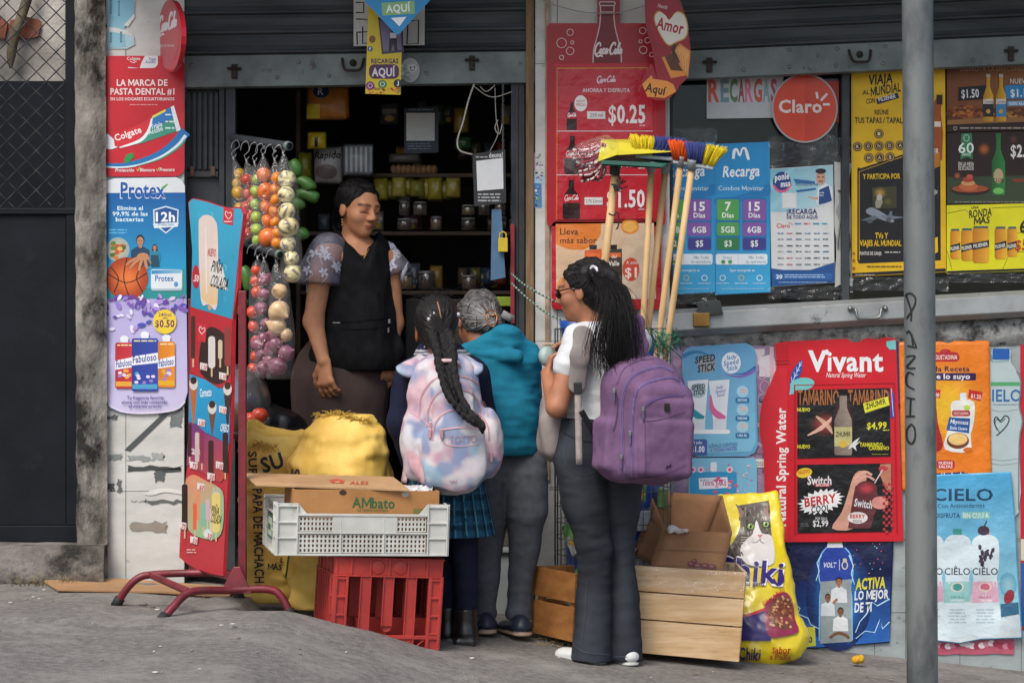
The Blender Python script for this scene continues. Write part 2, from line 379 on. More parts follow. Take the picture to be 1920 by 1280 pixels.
# ---------------------------------------------------------------- soft bodies: a distance field turned into one continuous skin
def vnoise(p, seed=0):
 i = np.floor(p).astype(np.int64); f = p - i; f = f * f * (3 - 2 * f)
 def h(a, b, c):
  n = (a * 374761393 + b * 668265263 + c * 1274126177 + seed * 974711) & 0xffffffff
  n = ((n ^ (n >> 13)) * 1103515245) & 0xffffffff; return ((n ^ (n >> 16)) & 0xffff) / 65535.0 * 2 - 1
 x, y, z = i[..., 0], i[..., 1], i[..., 2]; u, v, w = f[..., 0], f[..., 1], f[..., 2]
 l = lambda a, b, t: a + (b - a) * t
 return l(l(l(h(x, y, z), h(x + 1, y, z), u), l(h(x, y + 1, z), h(x + 1, y + 1, z), u), v),
             l(l(h(x, y, z + 1), h(x + 1, y, z + 1), u), l(h(x, y + 1, z + 1), h(x + 1, y + 1, z + 1), u), v), w)
class Soft:
 def __init__(s, lo, hi, res):
  s.lo = np.array(lo, float); s.res = res; s.n = np.ceil((np.array(hi, float) - s.lo) / res).astype(int) + 1
  s.F = np.full(s.n, .5, np.float32); s.ps = []
 def _sub(s, lo, hi, m):
  a = np.maximum(0, np.floor((np.array(lo) - m - s.lo) / s.res).astype(int)); b = np.minimum(s.n, np.ceil((np.array(hi) + m - s.lo) / s.res).astype(int) + 1)
  if (b <= a).any(): return None, None
  g = np.stack(np.meshgrid(*[s.lo[k] + s.res * np.arange(a[k], b[k]) for k in range(3)], indexing='ij'), -1)
  return (slice(a[0], b[0]), slice(a[1], b[1]), slice(a[2], b[2])), g
 def _mix(s, sl, d, k, cut):
  F = s.F[sl]
  if cut:
   d = -d; h = np.maximum(k - np.abs(F - d), 0) / max(k, 1e-6); s.F[sl] = np.maximum(F, d) + h * h * k / 4
  else:
   h = np.maximum(k - np.abs(F - d), 0) / max(k, 1e-6); s.F[sl] = np.minimum(F, d) - h * h * k / 4
 def cap(s, a, b, ra, rb=None, k=.02, cut=False, flat=None):
  """tapered limb; flat=(direction, factor) squeezes its section along a direction"""
  rb = ra if rb is None else rb; a, b = np.array(a, float), np.array(b, float); m = max(ra, rb) * (1.6 if flat else 1) + k + 3 * s.res
  sl, p = s._sub(np.minimum(a, b), np.maximum(a, b), m)
  if sl is None: return s
  ba = b - a; t = np.clip(((p - a) @ ba) / max(ba @ ba, 1e-9), 0, 1); q = p - a - t[..., None] * ba
  if flat:
   d = np.array(flat[0], float); d /= np.linalg.norm(d); q = q + (q @ d)[..., None] * d * (1 / flat[1] - 1)
  s._mix(sl, np.linalg.norm(q, axis=-1) - (ra + (rb - ra) * t), k, cut); return s
 def chain(s, pts, rs, k=.02, flat=None):
  for a, b, ra, rb in zip(pts, pts[1:], rs, rs[1:]): s.cap(a, b, ra, rb, k, False, flat)
  return s
 def ell(s, c, r, k=.02, rot=None, cut=False):
  c, r = np.array(c, float), np.array(r, float); m = r.max(); sl, p = s._sub(c - m, c + m, k + 3 * s.res)
  if sl is None: return s
  q = p - c
  if rot is not None: q = q @ np.array(rot)
  k0 = np.linalg.norm(q / r, axis=-1); k1 = np.linalg.norm(q / r ** 2, axis=-1) + 1e-9
  s._mix(sl, k0 * (k0 - 1) / k1, k, cut); return s
 def box(s, c, h, r=.02, k=.02, rot=None, cut=False):
  c, h = np.array(c, float), np.array(h, float); m = np.linalg.norm(h); sl, p = s._sub(c - m, c + m, k + 3 * s.res)
  if sl is None: return s
  q = p - c
  if rot is not None: q = q @ np.array(rot)
  q = np.abs(q) - (h - r); d = np.linalg.norm(np.maximum(q, 0), axis=-1) + np.minimum(q.max(-1), 0) - r
  s._mix(sl, d, k, cut); return s
 def rough(s, amp, scale, seed=0, where=None):
  g = np.stack(np.meshgrid(*[s.lo[k] + s.res * np.arange(s.n[k]) for k in range(3)], indexing='ij'), -1)
  sc = np.array(scale, float); near = np.abs(s.F) < amp * 3 + 3 * s.res; p = g[near]
  d = (vnoise(p * sc, seed) + .5 * vnoise(p * sc * 2.1 + 7, seed + 1)) * amp
  if where is not None: d = d * where(p)
  s.F[near] += d.astype(np.float32); return s
 def cutz(s, z, above=True):
  g = s.lo[2] + s.res * np.arange(s.n[2]); s.F = np.maximum(s.F, ((g - z) if above else (z - g))[None, None, :].astype(np.float32)); return s
 def plane(s, P, N, k=0):
  """keeps what lies behind the plane"""
  g = np.stack(np.meshgrid(*[s.lo[i] + s.res * np.arange(s.n[i]) for i in range(3)], indexing='ij'), -1)
  s.F = np.maximum(s.F, ((g - np.array(P)) @ np.array(Vector(N).normalized())).astype(np.float32)); return s
 def skin(s, name, m, parent=None, col=None, smooth=1):
  F = s.F; n = F.shape; S = F < 0
  F[0], F[-1] = np.maximum(F[0], 1e-4), np.maximum(F[-1], 1e-4); F[:, 0] = np.maximum(F[:, 0], 1e-4); F[:, -1] = np.maximum(F[:, -1], 1e-4)
  F[:, :, 0] = np.maximum(F[:, :, 0], 1e-4); F[:, :, -1] = np.maximum(F[:, :, -1], 1e-4); S = F < 0
  cnt = sum(S[i:n[0] - 1 + i, j:n[1] - 1 + j, k:n[2] - 1 + k].astype(np.int8) for i in (0, 1) for j in (0, 1) for k in (0, 1))
  act = (cnt > 0) & (cnt < 8); idx = np.full(act.shape, -1, np.int64); cells = np.argwhere(act); idx[act] = np.arange(len(cells))
  acc = np.zeros((len(cells), 3)); w = np.zeros(len(cells)); X, Y, Z = cells.T
  E = [((0, 0, 0), 0), ((0, 1, 0), 0), ((0, 0, 1), 0), ((0, 1, 1), 0), ((0, 0, 0), 1), ((1, 0, 0), 1), ((0, 0, 1), 1), ((1, 0, 1), 1), ((0, 0, 0), 2), ((1, 0, 0), 2), ((0, 1, 0), 2), ((1, 1, 0), 2)]
  for o, ax in E:
   e = [0, 0, 0]; e[ax] = 1; f0 = F[X + o[0], Y + o[1], Z + o[2]]; f1 = F[X + o[0] + e[0], Y + o[1] + e[1], Z + o[2] + e[2]]
   q = (f0 < 0) != (f1 < 0); t = np.where(q, f0 / np.where(q, f0 - f1, 1), 0); p = np.array(o, float)[None] + np.array(e)[None] * t[:, None]
   acc[q] += p[q]; w[q] += 1
  V = s.lo + (cells + acc / w[:, None]) * s.res; Q = []
  for ax in range(3):
   e = [0, 0, 0]; e[ax] = 1; a = S[:n[0] - e[0], :n[1] - e[1], :n[2] - e[2]]; b = S[e[0]:, e[1]:, e[2]:]
   u, v = (ax + 1) % 3, (ax + 2) % 3; c = np.argwhere(a != b); c = c[(c[:, u] > 0) & (c[:, v] > 0) & (c[:, u] < n[u] - 1) & (c[:, v] < n[v] - 1)]
   du = np.eye(3, dtype=int)[u]; dv = np.eye(3, dtype=int)[v]; g = lambda q: idx[q[:, 0], q[:, 1], q[:, 2]]
   quad = np.stack([g(c - du - dv), g(c - dv), g(c), g(c - du)], 1); fl = ~a[c[:, 0], c[:, 1], c[:, 2]]; quad[fl] = quad[fl][:, ::-1]; Q.append(quad)
  Q = np.concatenate(Q); Q = Q[(Q >= 0).all(1)]
  for _ in range(smooth):
   sm = np.zeros_like(V); ct = np.zeros(len(V))
   for i in range(4):
    for j in (1, 3): np.add.at(sm, Q[:, i], V[Q[:, (i + j) % 4]]); np.add.at(ct, Q[:, i], 1)
   V = V * .5 + .5 * sm / np.maximum(ct, 1)[:, None]
  me = bpy.data.meshes.new(name); me.vertices.add(len(V)); me.vertices.foreach_set('co', V.astype(np.float32).ravel())
  me.loops.add(Q.size); me.loops.foreach_set('vertex_index', Q.ravel().astype(np.int32)); me.polygons.add(len(Q))
  me.polygons.foreach_set('loop_start', np.arange(0, Q.size, 4, dtype=np.int32)); me.polygons.foreach_set('use_smooth', np.ones(len(Q), bool))
  me.update(calc_edges=True); me.validate()
  if col is not None:
   cc = col(V) if callable(col) else np.tile(np.array(hx(col) if isinstance(col, str) else col), (len(V), 1))
   a = me.color_attributes.new('Col', 'FLOAT_COLOR', 'POINT'); a.data.foreach_set('color', np.concatenate([cc, np.ones((len(V), 1))], 1).astype(np.float32).ravel())
  return link(name, me, m, parent)
def vx(x, y, *a): return np.array(at(x, y, *a))

# ================================================================ THE SETTING
def pbox(mb, x0, y0, x1, y1, Y, d, m=0, col=(1, 1, 1)):
 a, b = at(x0, y1, Y), at(x1, y0, Y); return mb.box((a.x, Y, a.z), (b.x, Y + d, b.z), m, None, None, col)
M_GROUND = mat('worn_asphalt', '8a8681', '6b6764', 38, .9, 1, 150, c3='9b9791', s3=3.2, t3=(.48, .7), spec=.2, detail=12)
def ground():
 mb = MB()
 def ax(lo, hi, a, b, st):
  v = [lo, (lo + a) / 2] + [a + (b - a) * i / int((b - a) / st) for i in range(int((b - a) / st) + 1)] + [(hi + b) / 2, hi]; return v
 xs, ys = ax(-90, 90, -3.2, 3.2, .045), ax(-120, 40, -3.6, .25, .045)
 n = len(xs); V = []
 for y in ys:
  for x in xs:
   z = zground(x, y)
   if abs(x) < 3.3 and -3.7 < y < .3:
    z += .003 * noise_(x * 2.3, y * 2.3) + .0022 * noise_(x * 9, y * 9)
    e = abs(y + 1.66 + .06 * noise_(x * 3, 4) + .05 * x); z -= .02 * max(0, 1 - e / .05) * (1 if x < -.1 else 0)
   V.append((x, y, z))
 F = [(j * n + i, j * n + i + 1, (j + 1) * n + i + 1, (j + 1) * n + i) for j in range(len(ys) - 1) for i in range(n - 1)]
 mb.add(V, F, 0, True); struct(mb.build('pavement', M_GROUND))
from mathutils import noise as _nz
def noise_(x, y, z=0): return _nz.noise(Vector((x, y, z)))
ground()
M_CONC = mat('stained_concrete', '8f8b83', '5f5b54', 9, .9, 1, 45, c3='191816', s3=7, t3=(.46, .6), stretch=(1, 1, .6))
M_CONC2 = mat('pale_concrete', 'b9b5ae', '8f8b85', 5, .9, .6, 50, c3='4a4743', s3=7, t3=(.6, .75))
M_TILE = mat('worn_white_tile', 'c9c9c5', 'b2b3ae', 4, .5, .12, 60, c3='59605f', s3=9, t3=(.63, .7), stretch=(1, 1, 2.4))
M_GROUT = mat('dirty_grout', '5d5f5d', '3c3d3c', 20, .95)
M_TILE2 = mat('grey_wall_tile', '9fa8a7', '838b8b', 5, .5, .15, 60, c3='474d4c', s3=8, t3=(.58, .68), stretch=(1, 1, 1.8))
M_SHUT = mat('dark_shutter_steel', '4c5154', '32373a', 5, .5, .15, 40, c3='4f463e', s3=9, t3=(.6, .8), stretch=(.35, 1, 3), spec=.2)
M_BAR = mat('weathered_steel_bar', '6d7674', '545c5b', 6, .5, .2, 60, c3='3a2d25', s3=14, t3=(.60, .70), metal=.1)
M_DARK = mat('charcoal_paint', '1b1e24', '15181d', 6, .55, .1, 50, c3='2c2c2e', s3=5, t3=(.6, .8), spec=.12)
M_GREY = mat('dark_grey_paint', '43474a', '34383b', 6, .5, .15, 50, c3='5c4a40', s3=12, t3=(.62, .72), spec=.2)
M_WOODP = mat('old_timber', '8a7355', '5f4c38', 8, .8, .4, 60, stretch=(4, 4, .4))
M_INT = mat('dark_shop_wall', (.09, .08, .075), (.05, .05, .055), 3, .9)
M_RED = mat('brick_red', '9a5f4b', '7d4937', 12, .9, .5, 50)
rnd = random.Random(3)
def wall(name, boxes, m, label, cat='wall', bevel=.004):
 mb = MB()
 for b in boxes: mb.box(*b)
 return tag(mb.build(name, m, None, bevel), label, cat)
# building mass beyond the picture and above it
o = MB(); o.box((-1.74, -.02, 2.86), (7, .35, 5.5)); tag(o.build('upper_wall', M_CONC2), 'plain rendered upper storey wall above the shutters', 'wall')
o = MB(); o.box((-1.74, -.75, 2.88), (7, -.021, 3.02)); tag(o.build('canopy_slab', M_CONC2), 'concrete canopy slab over the shop front', 'canopy')
o = MB(); o.box((-7, .0, -.9), (-2.32, .3, 2.85)); tag(o.build('side_wall', M_CONC2), 'pale concrete wall left of the gate, out of frame', 'wall')
o = MB(); o.box((2.62, .0, -.9), (7, .3, 2.85)); tag(o.build('side_wall', M_TILE2), 'tiled wall right of the window, out of frame', 'wall')
# concrete wall behind the gate
def back_wall():
 mb = MB(); a, b = at(-140, 1100, .3), at(205, -60, .3)
 mb.grid(lambda u, v: (a.x + (b.x - a.x) * u, .3 + .015 * noise_(u * 5, v * 9), a.z + (b.z - a.z) * v), 20, 30)
 mb.box((a.x, .33, a.z), (b.x, .5, b.z))
 o = tag(mb.build('concrete_wall', M_CONC2), 'pale crumbling concrete wall seen through the wire mesh', 'wall')
 br = MB()
 for (x0, y0, x1, y1) in ((-10, 36, 8, 70), (20, 36, 70, 66)):
  p = [at(x + rnd.uniform(-4, 4), y + rnd.uniform(-3, 3), .28) for x, y in spline([(x0, y0), (x1, y0 + 2), (x1, y1), (x0, y1)], 4, True)]
  br.prism(p, (0, .02, 0))
 br.build('exposed_brick', M_RED, o)
 tw = MB(); tw.tube([at(x, y, .24) for x, y in spline([(60, -30), (44, 20), (30, 60), (22, 95), (20, 128)], 5)], [.022] * 16 + [.02, .018, .014, .01, .006], 8)
 tag(tw.build('dry_branch', mat('bark', '6f6552', '4d4536', 20, .9, .5)), 'bare dry branch hanging behind the wire mesh', 'branch')
back_wall()
def gate():
 g = thing('metal_gate', at(60, 1020, .05), 'dark metal gate with a wire mesh top half beside the mouldy pillar', 'gate')
 mb = MB(); pbox(mb, -60, 402, 124, 985, .06, .03); pbox(mb, -60, 985, 160, 1016, .045, .05); mb.build('lower_panel', M_DARK, g, .004)
 mb = MB(); pbox(mb, -60, 152, 124, 392, .14, .01); mb.build('backing_panel', mat('dark_blue_sheet', '1d2028', '171a20', 5, .55, .2, 40, c3='4a4f50', s3=9, t3=(.7, .76), spec=.12), g, .002)
 mb = MB(); pbox(mb, 122, -30, 142, 402, .05, .05); pbox(mb, 124, 402, 160, 985, .05, .05); pbox(mb, -60, 390, 142, 402, .045, .05); mb.build('gate_frame', M_DARK, g, .004)
 mb = MB(); x0, x1, y0, y1, st = -60, 122, -30, 392, 37
 for s in (1, -1):
  k = -30
  while k < 30:
   c = k * st; P = []
   for i in range(0, 40):
    x = x0 + (x1 - x0) * i / 39; y = s * (x - x0) + c + (y0 if s > 0 else y0 + 182)
    if y0 <= y <= y1: P.append(at(x, y, .075 + .004 * math.sin(i * 1.25 + (0 if s > 0 else math.pi))))
   if len(P) > 1: mb.tube(P, .0027, 5)
   k += 1
 mb.build('wire_mesh', mat('dark_wire', '34373a', '262829', 20, .5, metal=.4), g)
 for y in (290, 615, 935):
  mb = MB(); pbox(mb, 141, y - 26, 154, y + 26, .0, .06); pbox(mb, 152, y + 2, 168, y + 8, -.03, .03); pbox(mb, 162, y + 4, 168, y + 42, -.035, .012); mb.build('hinge', M_DARK, g, .002)
gate()
def left_pillar():
 mb = MB(); a, b = at(140, 1090, -.03), at(198, -40, -.03)
 def fn(u, v):
  z = a.z + (b.z - a.z) * v; w = .01 * (1 - v); n = .012 * noise_(u * 4, z * 9) + .006 * noise_(u * 9, z * 30, 3)
  return (a.x + (b.x - a.x) * u + w + .006 * noise_(z * 12, 2) * (1 - u), -.035 + n - .03 * math.sin(math.pi * min(1, u * 1.2)) ** .5, z)
 mb.grid(fn, 8, 160); mb.box((a.x + .03, -.01, a.z), (b.x - .004, .5, b.z))
 tag(mb.build('mouldy_pillar', M_CONC, None), 'narrow concrete pillar black with mould between gate and tiles', 'pillar')
 st = MB(); a, b = at(-160, 1096, -.1), at(196, 1022, -.1)
 st.grid(lambda u, v: (a.x + (b.x - a.x) * u, -.1 - .02 * math.sin(v * 3) + .012 * noise_(u * 12, v * 3), a.z - .05 + (b.z - a.z + .05) * v), 50, 8)
 st.grid(lambda u, v: (a.x + (b.x - a.x) * u, -.1 + .35 * v, b.z + .008 * noise_(u * 9, v * 3)), 50, 4)
 tag(st.build('doorstep', mat('dirty_step', '85807a', '55514b', 6, .9, .9, 40, c3='24221f', s3=4, t3=(.5, .62))), 'dirty concrete doorstep under the dark gate', 'step')
left_pillar()
def tiles(name, x0, x1, xs, ys, Y, m, label, y_lo, shape=None):
 mb = MB(); g = .0022; bnd = at(x0, y_lo, Y), at(x1, -40, Y)
 mb.box((bnd[0].x, Y + .003, bnd[0].z), (bnd[1].x, Y + .32, bnd[1].z), 1)
 xx, yy = [x0] + xs + [x1], [-40] + ys + [y_lo]
 for i in range(len(xx) - 1):
  for j in range(len(yy) - 1):
   a, b = at(xx[i], yy[j + 1], Y), at(xx[i + 1], yy[j], Y); d = rnd.uniform(-.0008, .0008)
   mb.box((a.x + g / 2, Y + d, a.z + g / 2), (b.x - g / 2, Y + .0029, b.z - g / 2), 0)
 return tag(mb.build(name, [m, M_GROUT], None, .0012), label, 'pillar' if 'pillar' in name else 'wall')
tiles('tiled_pillar', 191, 346, [236], [170, 420, 670, 921], 0, M_TILE, 'white tiled pillar with paper scraps left of the shop door', 1130)
tiles('tiled_pillar', 1003, 1256, [1045, 1150], [120, 330, 640], 0, M_TILE, 'tiled pillar behind the red menu board right of the shop door', 1260)
def low_wall():
 mb = MB(); Y = 0.0; y0, y1 = 628, 1330; xx = [1256, 1330, 1430, 1545, 1640, 1698, 1800, 1915, 2030, 2150]; yy = [y0, 700, 860, 1010, 1148, y1]
 a, b = at(1256, y1, Y), at(2150, y0, Y); mb.box((a.x + .001, Y + .003, a.z), (b.x, .3, b.z), 1)
 for i in range(len(xx) - 1):
  for j in range(len(yy) - 1):
   a, b = at(xx[i], yy[j + 1], Y), at(xx[i + 1], yy[j], Y); mb.box((a.x + .001, Y + rnd.uniform(-.001, .001), a.z + .001), (b.x - .001, Y + .0029, b.z - .001), 0)
 tag(mb.build('tiled_wall', [M_TILE2, M_GROUT], None, .0012), 'worn grey tiled wall under the shop window, covered in posters', 'wall')
 # crumbling ledge of render on top, under the steel rail
 mb = MB(); a, b = at(1250, 648, -.02), at(2150, 628, -.02)
 mb.grid(lambda u, v: (a.x + (b.x - a.x) * u, -.004 - .022 * math.sin(math.pi * v) + .012 * noise_(u * 40, v * 2), a.z + .12 * u * 0 + (b.z + .07 - a.z) * v), 120, 6)
 tag(mb.build('mortar_ledge', mat('cracked_render', '9b9d9a', '63625f', 12, .9, 1, 50, c3='3a3836', s3=16, t3=(.5, .62))), 'cracked mortar ledge between steel rail and tiled wall', 'ledge')
low_wall()
# ---------------------------------------------------------------- rolling shutters
def shutter(label, x0, x1, yb0, yb1, bar_h, Y, pitch):
 """x0..x1 across; yb0, yb1 the bottom edge at the two ends"""
 A, B = at(x0, yb0, Y), at(x1, yb1, Y); sl = (B.z - A.z) / (B.x - A.x); k = ppm(Y); r = thing('roller_shutter', Vector(((A.x + B.x) / 2, Y, (A.z + B.z) / 2)), label, 'shutter')
 mb = MB(); H = bar_h / k
 def zz(x, d): return A.z + (x - A.x) * sl + d
 prof = [(Y, 0), (Y - .012, 0.004), (Y - .012, H * .5), (Y - .012, H - .006), (Y, H)]
 V = []; n = 60
 for i in range(n + 1):
  x = A.x + (B.x - A.x) * i / n
  for y, d in prof: V.append((x, y + .0025 * noise_(x * 3, d * 8), zz(x, d) + (.002 * noise_(x * 9, 1) if d == 0 else 0)))
  V.append((x, Y + .03, zz(x, 0)))
 F = []
 for i in range(n):
  for j in range(4): q = i * 6 + j; F.append((q, q + 6, q + 7, q + 1))
  F.append((i * 6, i * 6 + 5, i * 6 + 11, i * 6 + 6))
 mb.add(V, F); mb.build('bottom_bar', M_BAR, r)
 mb = MB(); p = pitch / k; prof = []
 m = 0; z = H
 while z < 2.95 - A.z:
  for t, d in ((0, .0), (.05, .014), (.16, .018), (.22, .006), (.45, -.004), (.8, -.002), (.97, .004)): prof.append((Y - d - .004, z + t * p))
  z += p
 V, F = [], []
 for i in range(n + 1):
  x = A.x + (B.x - A.x) * i / n
  for y, d in prof: V.append((x, y + .002 * noise_(x * 2.5, d * 5), zz(x, d)))
 L = len(prof)
 for i in range(n):
  for j in range(L - 1): q = i * L + j; F.append((q, q + L, q + L + 1, q + 1))
 mb.add(V, F, 0, False); mb.build('slat_curtain', M_SHUT, r)
 return r, (lambda x, dy: at(x, yb0 + (yb1 - yb0) * (x - x0) / (x1 - x0) - dy, Y - .014))
RS, LB = shutter('dark grey roller shutter rolled up over the shop doorway', 343, 1004, 166, 157, 62, .02, 37)
RS2, RB = shutter('dark grey roller shutter rolled up over the poster-covered window', 1248, 2150, 152, 112, 56, .02, 34)
M_STEEL = mat('scuffed_steel', '8b8f8e', '6b6f6e', 12, .38, .1, metal=.7)
M_RUST = mat('rusty_iron', '3d332c', '211d1a', 25, .7, .4, metal=.3)
def bar_bits(root, f, lock, bolts, rivets):
 for x, dy in bolts:
  p = f(x, dy); mb = MB(); mb.box(p - Vector((.012, .012, .03)), p + Vector((.012, 0, .03))); mb.tube([p + Vector((-.03, -.012, .012)), p + Vector((.03, -.012, .012))], .006, 8); mb.build('slide_bolt', M_RUST, root, .002)
 for x, dy in rivets:
  p = f(x, dy); mb = MB(); mb.lathe([(.0, -.005), (.006, -.004), (.008, 0)], p, (0, 1, 0), 10); mb.build('rivet', M_STEEL, root)
 x, dy = lock; p = f(x, dy); mb = MB()
 mb.tube([p + Vector(q) for q in spline([(-.045, 0, .03), (-.04, -.02, .0), (-.03, -.03, -.02), (0, -.032, -.024), (.03, -.03, -.02), (.04, -.02, .0), (.045, 0, .03)], 4)], .006, 8)
 mb.lathe([(.0, -.01), (.013, -.008), (.015, 0)], p + Vector((-.0, 0, .012)), (0, 1, 0), 16); mb.build('lock_handle', M_RUST, root)
bar_bits(RS, LB, (662, 38), [(440, 30), (885, 40)], [(520, 18), (617, 20), (560, 46), (360, 44), (800, 22), (745, 46), (990, 22)])
bar_bits(RS2, RB, (1612, 28), [(1330, 26), (1895, 22)], [(1395, 14), (1480, 16), (1568, 14), (1656, 14), (1480, 48), (1570, 46), (1660, 46), (1825, 14)])
# ---------------------------------------------------------------- door jambs
def left_jamb():
 r = thing('folding_metal_door', at(390, 1060, .06), 'dark grey folding metal door pushed against the white tiled pillar', 'door')
 mb = MB()
 pbox(mb, 347, 150, 442, 1075, .08, .02)
 for i in range(6): pbox(mb, 350 + i * 10.5, 172, 357 + i * 10.5, 318, .066, .013)
 mb.build('leaf', M_GREY, r, .003)
 mb = MB(); pbox(mb, 411, 150, 421, 1075, .05, .029); pbox(mb, 423, 150, 441, 1075, .035, .044); pbox(mb, 347, 322, 409, 332, .056, .023); pbox(mb, 347, 560, 409, 570, .056, .023); mb.build('frame', M_GREY, r, .002)
 mb = MB()
 for x in (360, 399): pbox(mb, x - 4, 312, x + 4, 330, .05, .006)
 mb.build('hinge', mat('rust_brown', '6b4c3c', '4a3128', 20, .8), r, .001)
left_jamb()
def right_jamb():
 mb = MB(); pbox(mb, 958, 150, 984, 1200, .03, .12); pbox(mb, 966, 160, 972, 1200, .024, .006)
 tag(mb.build('steel_door_post', M_GREY, None, .003), 'dark steel door post at the right of the shop doorway', 'post')
 mb = MB(); pbox(mb, 986, -40, 1001, 1200, -.01, .08); tag(mb.build('timber_post', M_WOODP, None, .003), 'narrow brown timber post beside the stickered tile strip', 'post')
 mb = MB(); pbox(mb, 1022, -40, 1031, 900, -.012, .011); tag(mb.build('conduit_strip', mat('tan_strip', 'b5a08c', '8c7866', 10, .8, .3, 40), None, .002), 'tan conduit strip running down beside the red menu board', 'conduit')
right_jamb()
# ---------------------------------------------------------------- inside the shop
def interior():
 fz = .335; mb = MB(); x0, x1 = -1.45, 2.62; Y1 = 2.3
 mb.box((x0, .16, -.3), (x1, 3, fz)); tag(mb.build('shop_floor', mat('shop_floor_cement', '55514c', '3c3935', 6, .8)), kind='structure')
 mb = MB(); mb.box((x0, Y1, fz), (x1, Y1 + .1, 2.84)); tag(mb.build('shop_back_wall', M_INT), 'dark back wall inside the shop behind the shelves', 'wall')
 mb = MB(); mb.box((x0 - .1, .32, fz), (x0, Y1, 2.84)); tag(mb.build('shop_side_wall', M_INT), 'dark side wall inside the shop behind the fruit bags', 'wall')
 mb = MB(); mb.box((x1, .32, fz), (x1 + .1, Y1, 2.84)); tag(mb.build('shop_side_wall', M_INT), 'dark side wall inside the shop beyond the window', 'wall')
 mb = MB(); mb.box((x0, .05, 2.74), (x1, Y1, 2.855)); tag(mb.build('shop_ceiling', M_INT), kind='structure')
 mb = MB(); pbox(mb, 905, 1036, 1014, 1200, .10, .05); pbox(mb, 440, 1036, 904, 1200, .11, .05); pbox(mb, 440, 1028, 1016, 1036, .08, .08)
 tag(mb.build('door_step', mat('grey_step_panel', '9ea6a6', '878f8f', 5, .6, .1, c3='55595a', s3=7, t3=(.62, .7)), None, .004), 'pale grey step in the shop doorway behind the grey trousers', 'step')
 # partition with no light between door room and window room
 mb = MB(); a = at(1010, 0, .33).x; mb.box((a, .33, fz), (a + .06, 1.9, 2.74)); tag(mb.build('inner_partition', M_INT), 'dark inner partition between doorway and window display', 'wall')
interior()
# ---------------------------------------------------------------- shop window: steel rail, glass, mullion
def window():
 r = thing('shop_window', at(1580, 560, .1), 'dark shop window plastered with advertising posters under the shutter', 'window')
 mb = MB(); a, b = at(1250, 640, .11), at(2150, 90, .11); mb.box((a.x, .11, a.z), (b.x, .116, b.z)); mb.build('pane', film('window_glass', (.28, .32, .34), .05, .05, .0, 1), r)
 mb = MB(); pbox(mb, 1579, 100, 1593, 580, .055, .05); pbox(mb, 1250, 100, 1262, 600, .06, .05); mb.build('mullion', M_GREY, r, .003)
 r = thing('steel_rail', at(1590, 600, -.05), 'grey steel security rail with handle along the window sill', 'rail')
 def q(x, y, Y): return at(x, y, Y)
 mb = MB(); n = 40; V, F = [], []
 for i in range(n + 1):
  x = 1258 + (2150 - 1258) * i / n; k = (x - 1258) / (1920 - 1258); yt, yb = 580 - 36 * k, 632 - 38 * k
  for dy, Y in ((0, .05), (0, -.035), (8, -.06), (40, -.075), (yb - yt, -.04), (yb - yt, .05)):
   p = at(x, yt + dy, Y); V.append((p.x, Y + .003 * noise_(p.x * 4, dy), p.z))
 for i in range(n):
  for j in range(5): a = i * 6 + j; F.append((a, a + 6, a + 7, a + 1))
 mb.add(V, F, 0, False); mb.build('rail_body', mat('galvanised_rail', '8e9291', '747877', 5, .42, .12, 40, c3='4d4f4e', s3=9, t3=(.62, .72), metal=.25), r, .004)
 mb = MB(); mb.tube([at(x, y, Y) for x, y, Y in spline([(1596, 578, -.07), (1604, 580, -.09), (1608, 594, -.1), (1616, 597, -.1), (1642, 596, -.1), (1650, 592, -.1), (1653, 578, -.09), (1660, 575, -.07)], 5)], .0055, 8)
 for x in (1594, 1660): mb.ball(at(x, 578, -.075), .011)
 mb.build('rail_handle', M_STEEL, r)
 t = thing('padlock', at(1315, 612, -.1), 'brass padlock hanging under a steel hasp box on the rail', 'padlock')
 mb = MB(); pbox(mb, 1300, 586, 1331, 612, -.1, .028); mb.build('body', mat('old_brass', 'b08a4a', '8a6a35', 14, .4, .1, metal=.7), t, .004)
 mb = MB(); mb.hexa([at(1312, 592, -.09), at(1356, 588, -.09), at(1356, 588, -.05), at(1312, 592, -.05), at(1306, 566, -.13), at(1350, 563, -.13), at(1350, 563, -.05), at(1306, 566, -.05)]); mb.build('hasp_box', M_BAR, t, .003)
 mb = MB(); mb.tube([at(x, y, -.086) for x, y in spline([(1307, 588), (1307, 580), (1315, 576), (1323, 580), (1323, 588)], 4)], .004, 8); mb.build('shackle', M_STEEL, t)
window()
